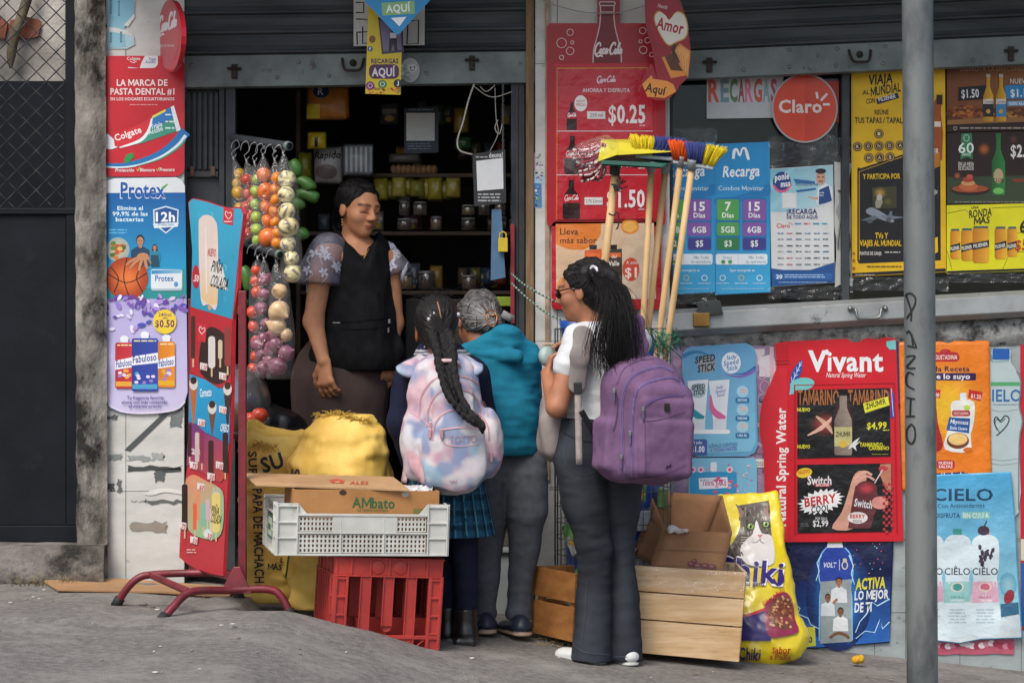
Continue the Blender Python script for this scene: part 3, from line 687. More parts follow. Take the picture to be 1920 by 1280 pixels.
# ---------------------------------------------------------------- street pole
def pole():
 Y = -1.5; r = thing('street_pole', at(1725, 1330, Y), 'grey galvanised street pole with PANCHO scrawled down it', 'pole')
 b, t = at(1730, 1400, Y), at(1720, -40, Y); b.z = zground(b.x, Y); d = (b - t); t = t - d * .35; rad = 29 / ppm(Y)
 mb = MB(); mb.tube([b + (t - b) * i / 24 + Vector((.001 * noise_(i, 3), 0, 0)) for i in range(25)], rad, 40); mb.lathe([(rad * 2, 0), (rad * 2, .012), (rad, .02)], b)
 o = mb.build('shaft', mat('galvanised_pole', '767b7a', '5c6161', 3.5, .45, .12, 30, c3='454a4b', s3=7, t3=(.5, .7), stretch=(1, 1, .35), metal=.25), r)
 pr = Print(onmesh(o), sub=6); W_ = [2.6, 3.6, 2.8]; K = (.012, .012, .013)
 S = [[(1706, 602), (1707, 585), (1700, 560), (1697, 553), (1706, 550), (1714, 558), (1713, 572), (1703, 590), (1698, 597)],
         [(1698, 625), (1704, 622), (1717, 652)], [(1717, 652), (1700, 648)], [(1708, 626), (1710, 648)],
         [(1698, 668), (1714, 668), (1699, 688), (1715, 690)], [(1712, 702), (1702, 698), (1698, 708), (1700, 722), (1713, 730)],
         [(1698, 745), (1714, 748)], [(1706, 746), (1705, 778)], [(1697, 780), (1714, 780)],
         [(1706, 795), (1699, 806), (1700, 824), (1708, 831), (1714, 820), (1713, 802), (1706, 794)]]
 S = [[(x + 2, y) for x, y in q] for q in S]
 for q in S: pr.stroke(q, W_, K, part='scrawl', smooth=5)
 pr.finish(r, PAPER)
pole()

def cracks():
 def g(x, y, h):
  Y = .1; p = at(x, y, Y)
  for i in range(700):
   Y = .1 - i * .004; p = at(x, y, Y)
   if p.z <= zground(p.x, Y) + .004: break
  return p + Vector((0, 0, .003 + h * .3))
 r = thing('pavement_cracks', Vector((0, -1.2, 0)), 'dark cracks, joints and stains in the worn pavement', 'cracks'); r['kind'] = 'stuff'; p = Print(g, sub=14); q = random.Random(31)
 for pts in ([(0, 1246), (120, 1238), (260, 1244), (400, 1232), (520, 1240), (640, 1236), (760, 1262)], [(700, 1190), (760, 1215), (800, 1238), (900, 1270)], [(860, 1262), (980, 1250), (1200, 1262), (1450, 1266)], [(1400, 1254), (1540, 1246), (1690, 1262)], [(180, 1150), (330, 1180), (420, 1210)], [(20, 1120), (90, 1136), (200, 1128)]):
  P_ = [(x + q.uniform(-5, 5), y + q.uniform(-1.5, 1.5)) for x, y in spline(pts, 9)]; p.stroke(P_, [.6, 2.2, 1.1, 2.0, .7], q.choice(('4a4743', '3d3a37')), part='crack')
 for i in range(26): x, y = q.uniform(0, 1680), q.uniform(1130, 1275); y = max(y, 1120 + max(0, x - 500) * .13 + 40); p.poly(ragged_(x, y, q.uniform(14, 60), q.uniform(2, 6), q), q.choice(('7d7975', '8a8681', '9d9993', '6f6c68')), 'stain')
 p.finish(r, printed('pavement_stain', .95, 0, .5, 120, .25, 60, spec=.1))
def ragged_(x, y, a, b, q): return [(x + a * math.cos(t) * q.uniform(.7, 1.2), y + b * math.sin(t) * q.uniform(.7, 1.2)) for t in [i * .45 for i in range(14)]]
cracks()

# ================================================================ SIGNS AND POSTERS
def poster(name, label, cat, pts, col, Y=0.0, t=.003, group=None, mp=None, sub=0, sheet='sheet'):
 xs, ys = [p[0] for p in pts], [p[1] for p in pts]; f = mp or flat(Y)
 r = thing(name, f((min(xs) + max(xs)) / 2, max(ys), 0), label, cat, group)
 return r, Print(f, sub=sub).sheet(pts, col, t, sheet)
WH = 'd9dcdb'
COLA = [[(1.95, 2.15), (1.85, 2.85), (1.25, 3.0), (.55, 2.3), (.3, 1.2), (.55, .35), (1.15, .25), (1.9, 1.0)], [(2.5, 1.65), (2.1, 1.2), (2.2, .4), (2.6, .4), (2.85, 1.0), (2.55, 1.6)],
  [(3.75, 1.5), (3.35, 1.6), (3.05, 1.0), (3.25, .35), (3.8, .7)], [(4.7, 1.5), (4.25, 1.6), (3.95, .9), (4.15, .35), (4.6, .9), (4.72, 1.5), (4.7, .5), (5.0, .55)], [(5.05, 1.25), (5.5, 1.35)],
  [(7.2, 2.3), (7.1, 3.0), (6.4, 2.95), (5.75, 2.1), (5.6, 1.1), (5.95, .35), (6.6, .35), (7.2, 1.0)], [(7.65, 1.65), (7.3, 1.2), (7.4, .4), (7.75, .4), (8.0, 1.0), (7.65, 1.6)],
  [(8.0, 1.0), (8.5, 2.2), (8.75, 3.0), (8.45, 2.8), (8.35, 1.2), (8.45, .4), (8.8, .6)], [(9.6, 1.5), (9.2, 1.6), (8.9, .9), (9.1, .35), (9.5, .9), (9.65, 1.5), (9.6, .5), (10, .8)],
  [(.6, .2), (1.4, -.3), (2.6, -.05), (3.3, -.4)]]
def cola(p, x0, x1, y, h, col, w=2.2, slope=0, part='lettering'):
 for q in COLA:
  p.stroke([(x0 + (a / 10 + .02 * b) * (x1 - x0), y - b / 3 * h + slope * a / 10 * (x1 - x0)) for a, b in q], [w * .7, w * 1.25, w, w * 1.25, w * .6], col, part=part, smooth=3)
def figure(p, x, y, s, shirt, hair='1c1514', skin='b08063', arms=True, part='picture', long=False):
 """small printed person, head height s, face centre x, y"""
 if long: p.ell(x, y + .35 * s, .5 * s, .9 * s, hair, part)
 p.poly([(x - 1.05 * s, y + 2.6 * s), (x - .95 * s, y + 1.0 * s), (x - .3 * s, y + .62 * s), (x + .3 * s, y + .62 * s), (x + .95 * s, y + 1.0 * s), (x + 1.05 * s, y + 2.6 * s)], shirt, part)
 p.rect(x - .16 * s, y + .3 * s, x + .16 * s, y + .75 * s, skin, part); p.ell(x, y - .06 * s, .42 * s, .56 * s, hair, part, 14); p.ell(x, y + .06 * s, .35 * s, .47 * s, skin, part, 14)
 p.rect(x - .2 * s, y - .02 * s, x - .07 * s, y + .05 * s, hair, part); p.rect(x + .07 * s, y - .02 * s, x + .2 * s, y + .05 * s, hair, part); p.rect(x - .12 * s, y + .27 * s, x + .12 * s, y + .32 * s, '7a3b35', part)
def bottle(p, x, y0, y1, w, glass, label=None, capc='c9a94e', neck=.32, lab=(.55, .85), part='bottle_picture', shade=None):
 H = y1 - y0; r = w / 2; n = r * neck
 P = [(x - n, y0 + .05 * H), (x - n, y0 + .26 * H), (x - n * 1.5, y0 + .33 * H), (x - r, y0 + .46 * H), (x - r, y1 - .03 * H), (x - r * .9, y1), (x + r * .9, y1), (x + r, y1 - .03 * H), (x + r, y0 + .46 * H), (x + n * 1.5, y0 + .33 * H), (x + n, y0 + .26 * H), (x + n, y0 + .05 * H)]
 g0, g1 = hx(glass) if isinstance(glass, str) else glass, None
 p.grad(P, tuple(c * .55 for c in g0), g0, (x - r, y0), (x + r * .5, y0), part); p.rect(x - n * 1.15, y0, x + n * 1.15, y0 + .07 * H, capc, part)
 if label: p.rect(x - r, y0 + lab[0] * H, x + r, y0 + lab[1] * H, label, part)
def ragged(x0, y0, x1, y1, a=3, n=5, seed=1):
 q = random.Random(seed + int(x0 + y0)); P = []
 for (ax, ay), (bx, by) in zip(((x0, y0), (x1, y0), (x1, y1), (x0, y1)), ((x1, y0), (x1, y1), (x0, y1), (x0, y0))):
  P += [(ax + (bx - ax) * i / n + q.uniform(-a, a), ay + (by - ay) * i / n + q.uniform(-a, a)) for i in range(n)]
 return P
def left_signs():
 r, p = poster('toothpaste_sign', 'red toothpaste advertising board with rounded corners on the white tiled pillar', 'sign', rrpts(188, 105, 346, 331, 18), 'bd2031', -.012, .008)
 p.grad([(192, 118), (343, 108), (344, 210), (191, 250)], 'c3202f', 'b01c2b', (192, 110), (340, 250))
 p.rr(240, 105, 296, 128, (0, 0, 10, 0), 'd8dadd'); p.poly([(232, 105), (272, 105), (266, 116), (262, 128), (240, 126)], 'c3202f')
 p.text('Colgate', 238, 263, 113, 6, WH, .01); p.stroke([(244, 115), (250, 118), (256, 115)], 1.2, WH, smooth=3, part='lettering'); p.text('Triple', 278, 292, 114, 5.5, '2b4a94', .015, .2); p.text('Acción', 272, 291, 119, 5, '2b4a94', .015, .2)
 p.text('LA MARCA DE', 219, 314, 161, 11.5, 'e4dcdc', .022); p.text('PASTA DENTAL #1', 207, 327, 177.5, 11.5, 'e4dcdc', .022); p.text('EN LOS HOGARES ECUATORIANOS', 207, 327, 188.5, 5.6, 'e0d4d4', .02)
 p.micro(243, 195, 295, 199, 1, 'd08a90')
 p.stroke([(191, 309), (225, 311), (260, 305), (300, 290), (330, 268), (348, 246)], [8, 10, 13, 17, 21], '1c6fae', smooth=5); p.stroke([(191, 312), (225, 314), (262, 309), (302, 294), (332, 273), (348, 254)], [3, 3, 4, 6], 'd5e3e6', smooth=5); p.stroke([(255, 312), (300, 298), (335, 276), (347, 262)], [1, 3, 4], '3f9a80', smooth=5)
 p.poly([(196, 253), (202, 251), (214, 262), (224, 275), (210, 280), (196, 279), (194, 271)], 'd9dee2'); p.poly([(213, 258), (286, 220), (291, 251), (226, 277), (215, 274)], 'c92c38')
 p.poly([(283, 222), (326, 198), (338, 244), (268, 268), (225, 277), (262, 262), (276, 245)], '3d8f7b'); p.poly([(283, 222), (325, 198), (330, 218), (300, 234), (277, 244)], '2f74b5'); p.stroke([(224, 277), (262, 264), (278, 246), (285, 222)], [2, 6, 5, 3], 'e2e8ec', smooth=5)
 p.poly([(320, 201), (326, 198), (339, 244), (331, 247)], 'dfe4e8'); p.poly([(285, 218), (310, 205), (311, 209), (286, 222)], 'd8d44e'); p.text('Colgate', 217, 269, 265, 12, 'efe3e3', .02, 0, -19); p.text('Triple', 284, 306, 243, 9, 'dde6f2', .02, 0, -17); p.text('Acción', 279, 307, 253, 9, 'dde6f2', .02, 0, -17)
 for i, y in enumerate((213, 226, 238)): p.micro(310, y, 327, y + 6, 1, 'd9e4ee')
 p.poly([(232, 301), (236, 291), (249, 286), (251, 294), (243, 304), (236, 307)], '2f8a4a')
 p.text('Protección', 216, 251, 322, 6, 'e4dcdc', .02, .2); p.text('Blancura', 262, 290, 321.5, 6, 'e4dcdc', .02, .2); p.text('Frescura', 299, 327, 321, 6, 'e4dcdc', .02, .2)
 for x in (256, 293): p.stroke([(x, 317), (x + 2, 321), (x + 6, 314)], 1.3, 'd8d44e')
 p.finish(r, GLOSS)
 r, p = poster('soap_sign', 'tall blue and lavender soap and cleaner board below the red toothpaste board', 'sign', [(193, 350), (200, 338), (214, 334), (330, 332), (342, 337), (347, 348), (352, 735), (346, 758), (328, 770), (272, 776), (226, 773), (204, 764), (198, 745)], '1c6aa5', -.012, .008)
 p.grad([(194, 362), (347.5, 361), (349.5, 560), (195.5, 560)], '0b549a', '2aa0c9', (200, 365), (215, 540)); p.poly([(193.5, 362), (193.8, 350), (200, 338.5), (214, 334.5), (330, 332.5), (341, 337), (346.5, 348), (347, 361)], 'd3d9dc')
 p.grad([(195.5, 556), (349.5, 552), (351.5, 735), (345, 757), (328, 769), (272, 775), (226, 772), (205, 763), (199, 745)], 'a9a2d2', 'c3bddc', (200, 560), (210, 740)); p.stroke([(203, 757), (228, 771), (272, 774.5), (327, 768.5), (347, 752)], 2.5, 'd8d4e4', smooth=4)
 p.text('Protex', 225, 311, 371, 30, 'e8eef2', .035, part='lettering'); p.text('Protex', 226, 310, 370, 28, '1b54a0', .025); p.poly([(302, 352), (312, 345), (316, 345), (306, 356)], '5aa05a')
 for t, a, b, y in (('Elimina el', 220, 268, 394), ('99,9% de las', 211, 277, 404.5), ('bacterias', 217, 269, 415)): p.text(t, a, b, y, 7.5, 'cfe4f0', .02)
 p.micro(204, 429, 241, 440, 2, '5fb0d4')
 p.poly([(287, 393), (311, 386), (335, 393), (334, 420), (311, 438), (288, 420)], 'c8d8e4'); p.poly([(289.5, 395), (311, 388.5), (332.5, 395), (331.5, 419), (311, 435), (290.5, 419)], '1d4f8d'); p.text('12h', 292, 328, 415, 17, 'e6edf2', .03); p.poly([(287, 419), (335, 417), (333, 425), (289, 428)], 'd3dfe8'); p.text('Protección', 296, 326, 423, 4.5, '2b5a94', .015)
 p.grad([(196, 515), (225, 540), (320, 540), (346, 500), (349, 560), (196, 560)], '1d7c8e', '2a8f8a', (200, 520), (330, 550))
 p.blob(221, 468, 22, 23, 'c8b48e', '8fa3a0'); q = random.Random(5)
 for i in range(16): a = q.uniform(0, 6.3); d = q.uniform(0, 16); p.ell(221 + d * math.cos(a), 468 + d * math.sin(a), 5, 4, q.choice(('5c7a3a', 'b5562f', 'd3ad6a', '3f6a34', 'c8743a')))
 figure(p, 263, 451, 18, '22405c'); p.blob(238, 522, 40, 40, 'e0763a', '9c3a1d')
 for P in ([(200, 512), (238, 530), (276, 512)], [(238, 483), (232, 522), (244, 561)], [(207, 500), (222, 522), (214, 548)], [(268, 496), (256, 520), (268, 548)]): p.stroke(P, 2, '2a1712', smooth=5)
 for P in ([(262, 482), (246, 489), (236, 497)], [(262, 484), (250, 495), (243, 504)], [(266, 486), (262, 500), (261, 508)], [(272, 486), (274, 498), (277, 505)], [(276, 482), (281, 488), (284, 496)]): p.stroke(P, [7, 6, 4], '6f4a3a', smooth=4); p.stroke(P, [6, 5, 3], 'b9805f', smooth=4)
 p.ell(268, 481, 11, 7, 'b9805f'); figure(p, 290, 464, 10, '2c7d9a', long=True); p.poly([(283, 478), (297, 478), (299, 500), (283, 500)], '20485c')
 p.rr(283, 506, 342, 545, 4, '9fb4c0'); p.rr(283, 505, 341, 541, 4, 'd2dbe0'); p.grad([(284, 507), (340, 505), (340, 512), (284, 514)], '2a7fb4', '7fb5cc', (284, 507), (340, 507)); p.text('Protex', 291, 326, 527, 11, '24599f', .02); p.ell(330, 533, 4, 5, '4a8fc0')
 for i in range(70):
  x, y = q.uniform(197, 347), 555 + abs(q.gauss(0, 28)); w = q.uniform(4, 9)
  if y < 650 and (x < 285 or y < 592): p.ell(x, y, w, w * .55, q.choice(('7a5bb0', '8f78c4', '5b4a9c', 'cfc8e2', 'a98fd0', '6b3f8f', 'dcd8ea', '4a4fa8')), n=9, rot=q.uniform(0, 180))
 p.ell(309, 603, 22, 23, 'e3c63c'); p.text('240ml', 297, 321, 593, 6.5, '5a2a6a', .015); p.micro(305, 595, 314, 599, 1, '5a2a6a'); p.text('$0.50', 291, 327, 613, 13, '5a1f5c', .03)
 for x0, x1, y0, y1, c, c2 in ((216, 250, 642, 728, 'c23440', 'e0a33a'), (296, 328, 640, 726, 'e08a2c', 'd9a52a'), (247, 296, 634, 733, '34479f', '4a9ac2')):
  m = (x0 + x1) / 2; p.rect(m - 7, y0 - 7, m + 7, y0 + 2, 'd5d9e4'); p.ell(m, y0 - 7, 8, 6, 'dfe2ea'); p.grad(rrpts(x0, y0, x1, y1, 4), tuple(k * .75 for k in hx(c)), c, (x0, y0), ((x0 + x1) / 2, y0)); p.rect(x0 + 1, y1 - 13, x1 - 1, y1 - 4, c2); p.micro(x0 + 4, y0 + 3, x1 - 3, y0 + 8, 1, 'e3d9a4')
  for i in range(9): p.ell(x0 + 6 + q.random() * (x1 - x0 - 12), y1 - 24 + q.uniform(-10, 10), 4, 3, q.choice((c2, 'd8cce4', '8f7ac4')), n=8)
  p.poly([(x0, y0 + 34), (x1, y0 + 27), (x1, y0 + 46), (x0, y0 + 51)], 'dfe2ea'); p.text('Fabuloso', x0 + 2, x1 - 2, y0 + 47, 13, '263a86', .02, .1, -8)
 for t, a, b, y in (('Tu fragancia favorita', 238, 307, 748), ('ahora con más contenido', 228, 314, 756.5), ('al mismo precio', 241, 303, 764)): p.text(t, a, b, y, 6, '453a86', .015)
 p.finish(r, GLOSS)
 r, p = poster('torn_poster', 'torn pale blue paper poster peeling above the red toothpaste board', 'poster', [(184, -20), (253, -20), (252, 28), (240, 46), (232, 52), (250, 66), (253, 84), (238, 92), (184, 92)], 'a9c4cf', -.004, .001)
 p.grad([(205, -18), (250, -18), (251, 26), (232, 50), (236, 88), (205, 90)], '5f9dba', '86b7c9', (205, 0), (250, 40)); p.poly([(184, 50), (215, 52), (240, 58), (252, 70), (240, 66), (210, 60), (184, 60)], 'c9cdcc'); p.poly([(232, 48), (252, 26), (253, 32), (240, 50)], 'd3d5d4')
 for x, y0, y1 in ((208, 0, 26), (223, 2, 30), (208, 62, 80), (227, 60, 80)): p.stroke([(x, y0), (x, y1)], 3.5, '35607a'); p.stroke([(x, y0 + 2), (x, y1 - 2)], 1.2, '7fb0c6')
 p.text('Smart', 195, 214, 83, 7, '26343c', .02, .2, -90); p.ell(197, 50, 4, 5, '2a3338'); p.finish(r, PAPER)
 N = Vector((-.94, -.34, 0)).normalized(); P = at(318, 66, -.2); r, p = poster('round_soda_sign', 'round red soda sign standing edge-on from the tiled pillar top', 'sign', ellpts(318, 68, 22, 68), 'b3202d', mp=onplane(P, N), t=.02)
 p.blob(318, 60, 19, 58, 'c62533', 'b3202d'); cola(p, 297, 331, 66, 34, 'e3dcdc', 2.6, -.35); p.text('ogía de Verdad', 299, 327, 88, 5.5, 'dccaca', .01); p.finish(r, GLOSS)
 # old glue, scuffs and scraps on the pillar tiles
 r = thing('paper_scraps', at(280, 1000, -.002), 'grey glue smears and torn paper left on the white tiles below the soap board', 'paper scraps'); r['kind'] = 'stuff'; p = Print(flat(-.0015))
 for (x0, y0, x1, y1), c in (((238, 840, 316, 848), None), ((240, 854, 280, 864), '8c9290'), ((284, 850, 306, 862), '9aa09e'), ((240, 874, 340, 883), '3f4443'), ((290, 884, 310, 902), '565b5a'), ((244, 978, 312, 996), '8a8378'), ((274, 938, 342, 944), '5a5f5d'), ((200, 905, 214, 918), '4f5453'), ((196, 778, 220, 785), '5a5f5e'), ((318, 770, 340, 800), '6e7473'), ((205, 850, 228, 862), '7d8382'), ((300, 765, 344, 780), '757b7a'), ((220, 900, 228, 922), '60605f'), ((245, 935, 275, 940), 'b8bab6')):
  if c: p.poly(ragged(x0, y0, x1, y1, 3, 7), c, 'smear')
 p.poly([(233, 843), (244, 846), (318, 775), (308, 772)], '4a4f4f', 'smear'); p.poly(spline([(270, 925), (300, 915), (338, 918), (345, 927), (310, 922), (285, 928)], 3, True), 'd0d0ca', 'smear'); p.finish(r, PAPER)
left_signs()
def top_signs():
 r, p = poster('white_paper', 'white paper with hand-drawn black boxes taped to the left shutter', 'paper', [(663, -30), (797, -30), (796, 85), (663, 87)], 'b9b9b6', -.022, .001)
 K = '1f2022'
 for q in ([(667, 5), (682, 5), (682, 24), (667, 24)], [(668, 36), (690, 37), (690, 60), (669, 61)], [(669, 61), (670, 84)], [(765, 40), (785, 38), (784, 82), (763, 83), (765, 40)], [(680, 50), (680, 82), (698, 80)], [(770, 5), (790, 6)]): p.stroke(q, 2.6, K, part='lettering')
 p.finish(r, PAPER)
 r, p = poster('hanging_sign', 'yellow phone top-up sign hanging below the blue diamond', 'sign', [(691, -10), (758, 22), (753, 100), (751, 178), (685, 176), (688, 90)], 'cdb51f', -.13, .004)
 p.poly([(709, 32), (755, 50), (757, 98), (716, 102)], '3c2f48'); p.poly([(712, 38), (752, 54), (753, 94), (719, 97)], '6d6380'); p.ell(737, 56, 5, 6, '2a2028'); p.poly([(730, 62), (744, 62), (744, 80), (746, 96), (740, 96), (737, 82), (733, 97), (729, 96)], '1f1a24'); p.rect(731, 62, 743, 72, 'c9c4cc')
 p.ell(698, 74, 6, 7, '7d4a22'); p.ell(694, 92, 5, 5, '3a4a86'); p.text('f', 692, 696, 95, 6, WH, .02); p.text('RECARGAS', 696, 747, 119, 8.5, '4a2350', .03); p.rr(692, 121, 748, 148, 10, '4a1d4a'); p.text('AQUÍ', 697, 741, 143, 15, 'd9d4d8', .03)
 p.ell(694, 161, 8, 8, '6a2a66'); p.ring(694, 161, 4, 4, 1.5, 'c7a7c7'); p.ell(717, 158, 8, 8, '3f7a3a'); p.ring(717, 158, 4, 4, 1.5, 'c0d0bc'); p.ell(746, 157, 8, 8, '1a1a1c'); p.stroke([(747, 152), (747, 160), (744, 161)], 2, 'dfe2e4')
 q = random.Random(2)
 for i in range(26): p.ell(q.uniform(688, 749), q.uniform(165, 175), q.uniform(1.5, 4), 2, q.choice(('b5651f', '8a3a1f', '6f8a2a', 'd8842a')), n=7)
 p.finish(r, GLOSS)
 r, p = poster('diamond_sign', 'bright blue diamond sign reading AQUI hanging in front of the shutter', 'sign', [(668, -14), (742, -90), (820, -14), (748, 65), (742, 65)], '1b82bd', -.3, .006)
 p.poly([(715, 6), (777, 2), (778, 26), (717, 30)], '7fae72'); p.text('AQUÍ', 724, 770, 24, 14, 'e4e8e4', .03, 0, -3); p.poly([(733, 34), (762, 32), (749, 50)], 'e4e8ea'); p.ell(746, 57, 2, 2, '5f6f7a'); p.finish(r, GLOSS)
 r, p = poster('round_sticker', 'round silvery sticker with a smiling face on the shutter bar', 'sticker', ellpts(769, 132, 18, 23), 'a9acaa', -.0005, .0006, 'shutter_sticker')
 q = random.Random(4)
 for i in range(24): p.ell(765 + q.uniform(-13, 8), 136 + q.uniform(-14, 14), q.uniform(2, 5), q.uniform(1, 3), q.choice(('8f9492', 'c3c6c4', '7d8886', '9fb0aa')), n=7)
 p.ell(773, 128, 9, 8, 'c9ccca'); p.ell(770, 127, 1.5, 2, '222'.ljust(6, '2')); p.ell(777, 126, 1.5, 2, '222222'); p.stroke([(769, 130), (773, 133), (778, 130)], 1.2, '222222', smooth=3); p.finish(r, PAPER); del r['group']
 # heart-shaped wafer sign
 P = spline([(1215, -40), (1258, -30), (1282, 20), (1293, 75), (1295, 108), (1288, 145), (1275, 160), (1262, 178), (1245, 188), (1220, 184), (1203, 158), (1210, 140), (1222, 120), (1232, 150), (1222, 90), (1210, 40)], 4, True)
 r, p = poster('wafer_sign', 'dark red wafer sign with a cream heart hanging by the menu board', 'sign', P, '7e1220', -.22, .01)
 p.poly(spline([(1216, -30), (1256, -22), (1278, 22), (1289, 76), (1290, 106), (1275, 90), (1250, 84), (1230, 80), (1216, 40)], 4, True), '8c1423')
 H = spline([(1252, 83), (1234, 55), (1228, 34), (1236, 23), (1248, 30), (1255, 38), (1268, 24), (1282, 30), (1288, 52), (1284, 70), (1268, 78)], 4, True); p.poly([(1256 + (x - 1256) * 1.08, 52 + (y - 52) * 1.08) for x, y in H], 'b98a3a'); p.poly(H, 'cfc9bf')
 p.text('Nestlé', 1233, 1251, 14, 7, 'c9b8b8', .01, .1, 12); p.text('Amor', 1229, 1281, 53, 21, '9b1626', .03, 0, 13)
 p.poly([(1258, 98), (1275, 82), (1295, 96), (1290, 146), (1272, 120)], 'b4763a'); p.poly([(1262, 100), (1276, 86), (1292, 98), (1288, 138), (1274, 116)], 'c98f4e')
 for i in range(5): p.stroke([(1264 + i * 6, 98 - 8 + i * 5), (1275 + i * 3, 118 + i * 5)], .9, '8f5a28')
 p.poly([(1241, 108), (1262, 100), (1284, 140), (1258, 146)], '4a2412'); p.poly([(1241, 108), (1246, 106), (1258, 132), (1284, 134), (1286, 142), (1258, 147)], 'b8742e'); p.stroke([(1266, 84), (1262, 96), (1268, 106), (1274, 118)], [8, 7, 5, 3], '3a1a0e', smooth=4)
 p.poly([(1204, 158), (1222, 141), (1224, 148), (1250, 152), (1262, 158), (1268, 172), (1246, 184), (1214, 182)], 'c07d33'); p.text('Aquí', 1209, 1248, 171, 16, '2a1410', .03, 0, 12); p.finish(r, GLOSS)
 mb = MB(); mb.tube([at(x, y, -.05) for x, y in spline([(1010, -4), (1040, 10), (1100, 24), (1160, 24), (1215, 10), (1262, 0)], 5)], .0022, 5); tag(mb.build('hanging_wire', mat('pale_wire', 'a8a5a0', '8a8781', 9, .6)), 'thin pale wire sagging across the top of the menu board', 'wire')
top_signs()
def menu_board():
 r, p = poster('soda_menu_board', 'red plastic soda menu board with a raised bottle on top', 'sign', rrpts(1025, 44, 1248, 424, 10), 'a41523', -.03, .026)
 p.rr(1120, -40, 1162, 60, 4, '8d1220', 'topper'); p.rect(1029, 48, 1244, 118, '9a1422')
 p.rect(1040, 120, 1230, 414, 'b51d2c'); 
 for (x, y, q) in ((1053, 81, 9), (1069, 61, 6), (1069, 96, 7), (1073, 80, 3), (1053, 108, 4), (1205, 58, 6), (1201, 78, 3), (1206, 94, 7), (1222, 103, 4), (1214, 76, 5)): p.ring(x, y, q, q, 1.2, 'd4c0c2')
 B = spline([(1112, 118), (1113, 95), (1118, 75), (1124, 50), (1126, 25), (1125, 5)], 5); p.poly(B + [(2 * 1138.5 - x, y) for x, y in B[::-1]], '6d0d18', 'bottle_picture')
 p.stroke(B, 2, 'c9b4b6', part='bottle_picture'); p.stroke([(2 * 1138.5 - x, y) for x, y in B], 2, 'c9b4b6', part='bottle_picture'); p.rr(1123, 3, 1154, 12, 3, 'c9b4b6', 'bottle_picture'); p.rr(1125, 5, 1152, 10, 2, '6d0d18', 'bottle_picture'); p.stroke([(1125, 23), (1152, 23)], 1.5, 'c9b4b6', part='bottle_picture'); cola(p, 1113, 1166, 104, 23, 'ddd0d1', 3)
 p.finish(r, GLOSS)
 r, p = poster('price_menu', 'glossy red price sheet under clear film inside the soda menu board', 'menu', [(1043, 127), (1224, 126), (1226, 410), (1043, 412)], 'b9202f', -.036, .003)
 p.grad([(1044, 128), (1223, 127), (1223, 245), (1044, 245)], 'b42636', 'bb2233', (1044, 128), (1200, 240)); p.stroke([(1044, 128.5), (1223, 127.5)], 1.5, 'd09a3a'); p.stroke([(1044.5, 128), (1044, 411)], 1.2, 'd08a3a')
 p.stroke([(1044, 246), (1225, 246)], 1.5, 'd9c3c6'); p.stroke([(1044, 328), (1225, 328)], 1.5, 'd9c3c6'); cola(p, 1118, 1154, 155, 12, 'ded2d3', 1.5); p.text('AHORRA Y DISFRUTA', 1092, 1181, 173, 7, 'dccdcf', .02)
 p.text('$0.25', 1141, 1210, 230, 32, 'e2dcdc', .03); p.micro(1199, 234, 1209, 238, 1, 'd9c3c6'); p.rect(1101, 209, 1135, 223, 'ddd8d6'); p.text('250 ml', 1106, 1130, 219, 6.5, '5a4a4a', .01); p.ell(1089, 194, 12, 15, 'e2dedd'); p.text('NUEVO', 1081, 1097, 192, 4.5, 'b54a50', .01); p.text('PRECIO', 1081, 1098, 199, 4.5, 'b54a50', .01)
 for x, y0, y1, w in ((1072, 188, 244, 19), (1073, 250, 326, 30), (1071, 332, 410, 32)):
  bottle(p, x, y0, y1, w, '2c1010', 'b3202d', 'a81c28', .3, (.42, .62)); cola(p, x - w * .42, x + w * .42, y0 + .56 * (y1 - y0), .13 * (y1 - y0), 'e2d6d6', 1)
 p.text('$1.25', 1141, 1210, 312, 31, 'e2dcdc', .03); p.text('$1.50', 1138, 1209, 388, 31, 'e2dcdc', .03); p.micro(1197, 314, 1208, 318, 1, 'd9c3c6'); p.micro(1197, 391, 1208, 395, 1, 'd9c3c6'); p.rect(1096, 370, 1130, 384, 'ddd8d6'); p.text('2.75 Litros', 1098, 1128, 380, 6, '5a4a4a', .01); p.rect(1196, 395, 1224, 410, 'c0202c'); p.finish(r, FILM)
 r, p = poster('juice_menu_board', 'lower red-framed board with an orange juice poster', 'sign', rrpts(1034, 416, 1240, 580, 8), 'ae1826', -.03, .026)
 p.grad([(1042, 420), (1226, 418), (1230, 560), (1043, 562)], 'd5b08c', 'cbb8a2', (1042, 420), (1200, 560)); p.poly([(1042, 420), (1128, 419), (1126, 440), (1115, 458), (1095, 468), (1068, 468), (1042, 458)], 'd97a2f')
 p.text('Lleva', 1050, 1084, 440, 12, '4a2a20', .015); p.text('más sabor', 1050, 1119, 456, 11, '4a2a20', .015); p.ell(1181, 425, 17, 14, 'd88a2e'); p.ell(1181, 425, 13, 10, 'e6ad55')
 for x, c in ((1112, 'c9562a'), (1150, '3a2b22')): p.rect(x - 7, 459, x + 7, 468, '211d1c', 'bottle_picture'); p.poly([(x - 16, 470), (x + 16, 466), (x + 17, 540), (x - 16, 540)], c, 'bottle_picture'); p.rect(x - 14, 474, x + 14, 482, 'd9682c', 'bottle_picture')
 p.text('del', 1147, 1156, 484, 6, 'e4dcd2', .01); p.text('Valle', 1141, 1161, 498, 9, 'e4dcd2', .02); p.ell(1183, 505, 16, 22, 'c2452f'); p.text('A solo', 1174, 1196, 495, 6, 'e6d6cc', .01); p.text('$1', 1172, 1194, 520, 18, 'e6d6cc', .03); p.ell(1056, 540, 12, 20, 'd58a3a'); p.ell(1120, 552, 22, 12, 'd8862f'); p.rect(1207, 533, 1213, 546, '2a2424')
 p.finish(r, FILM)
menu_board()
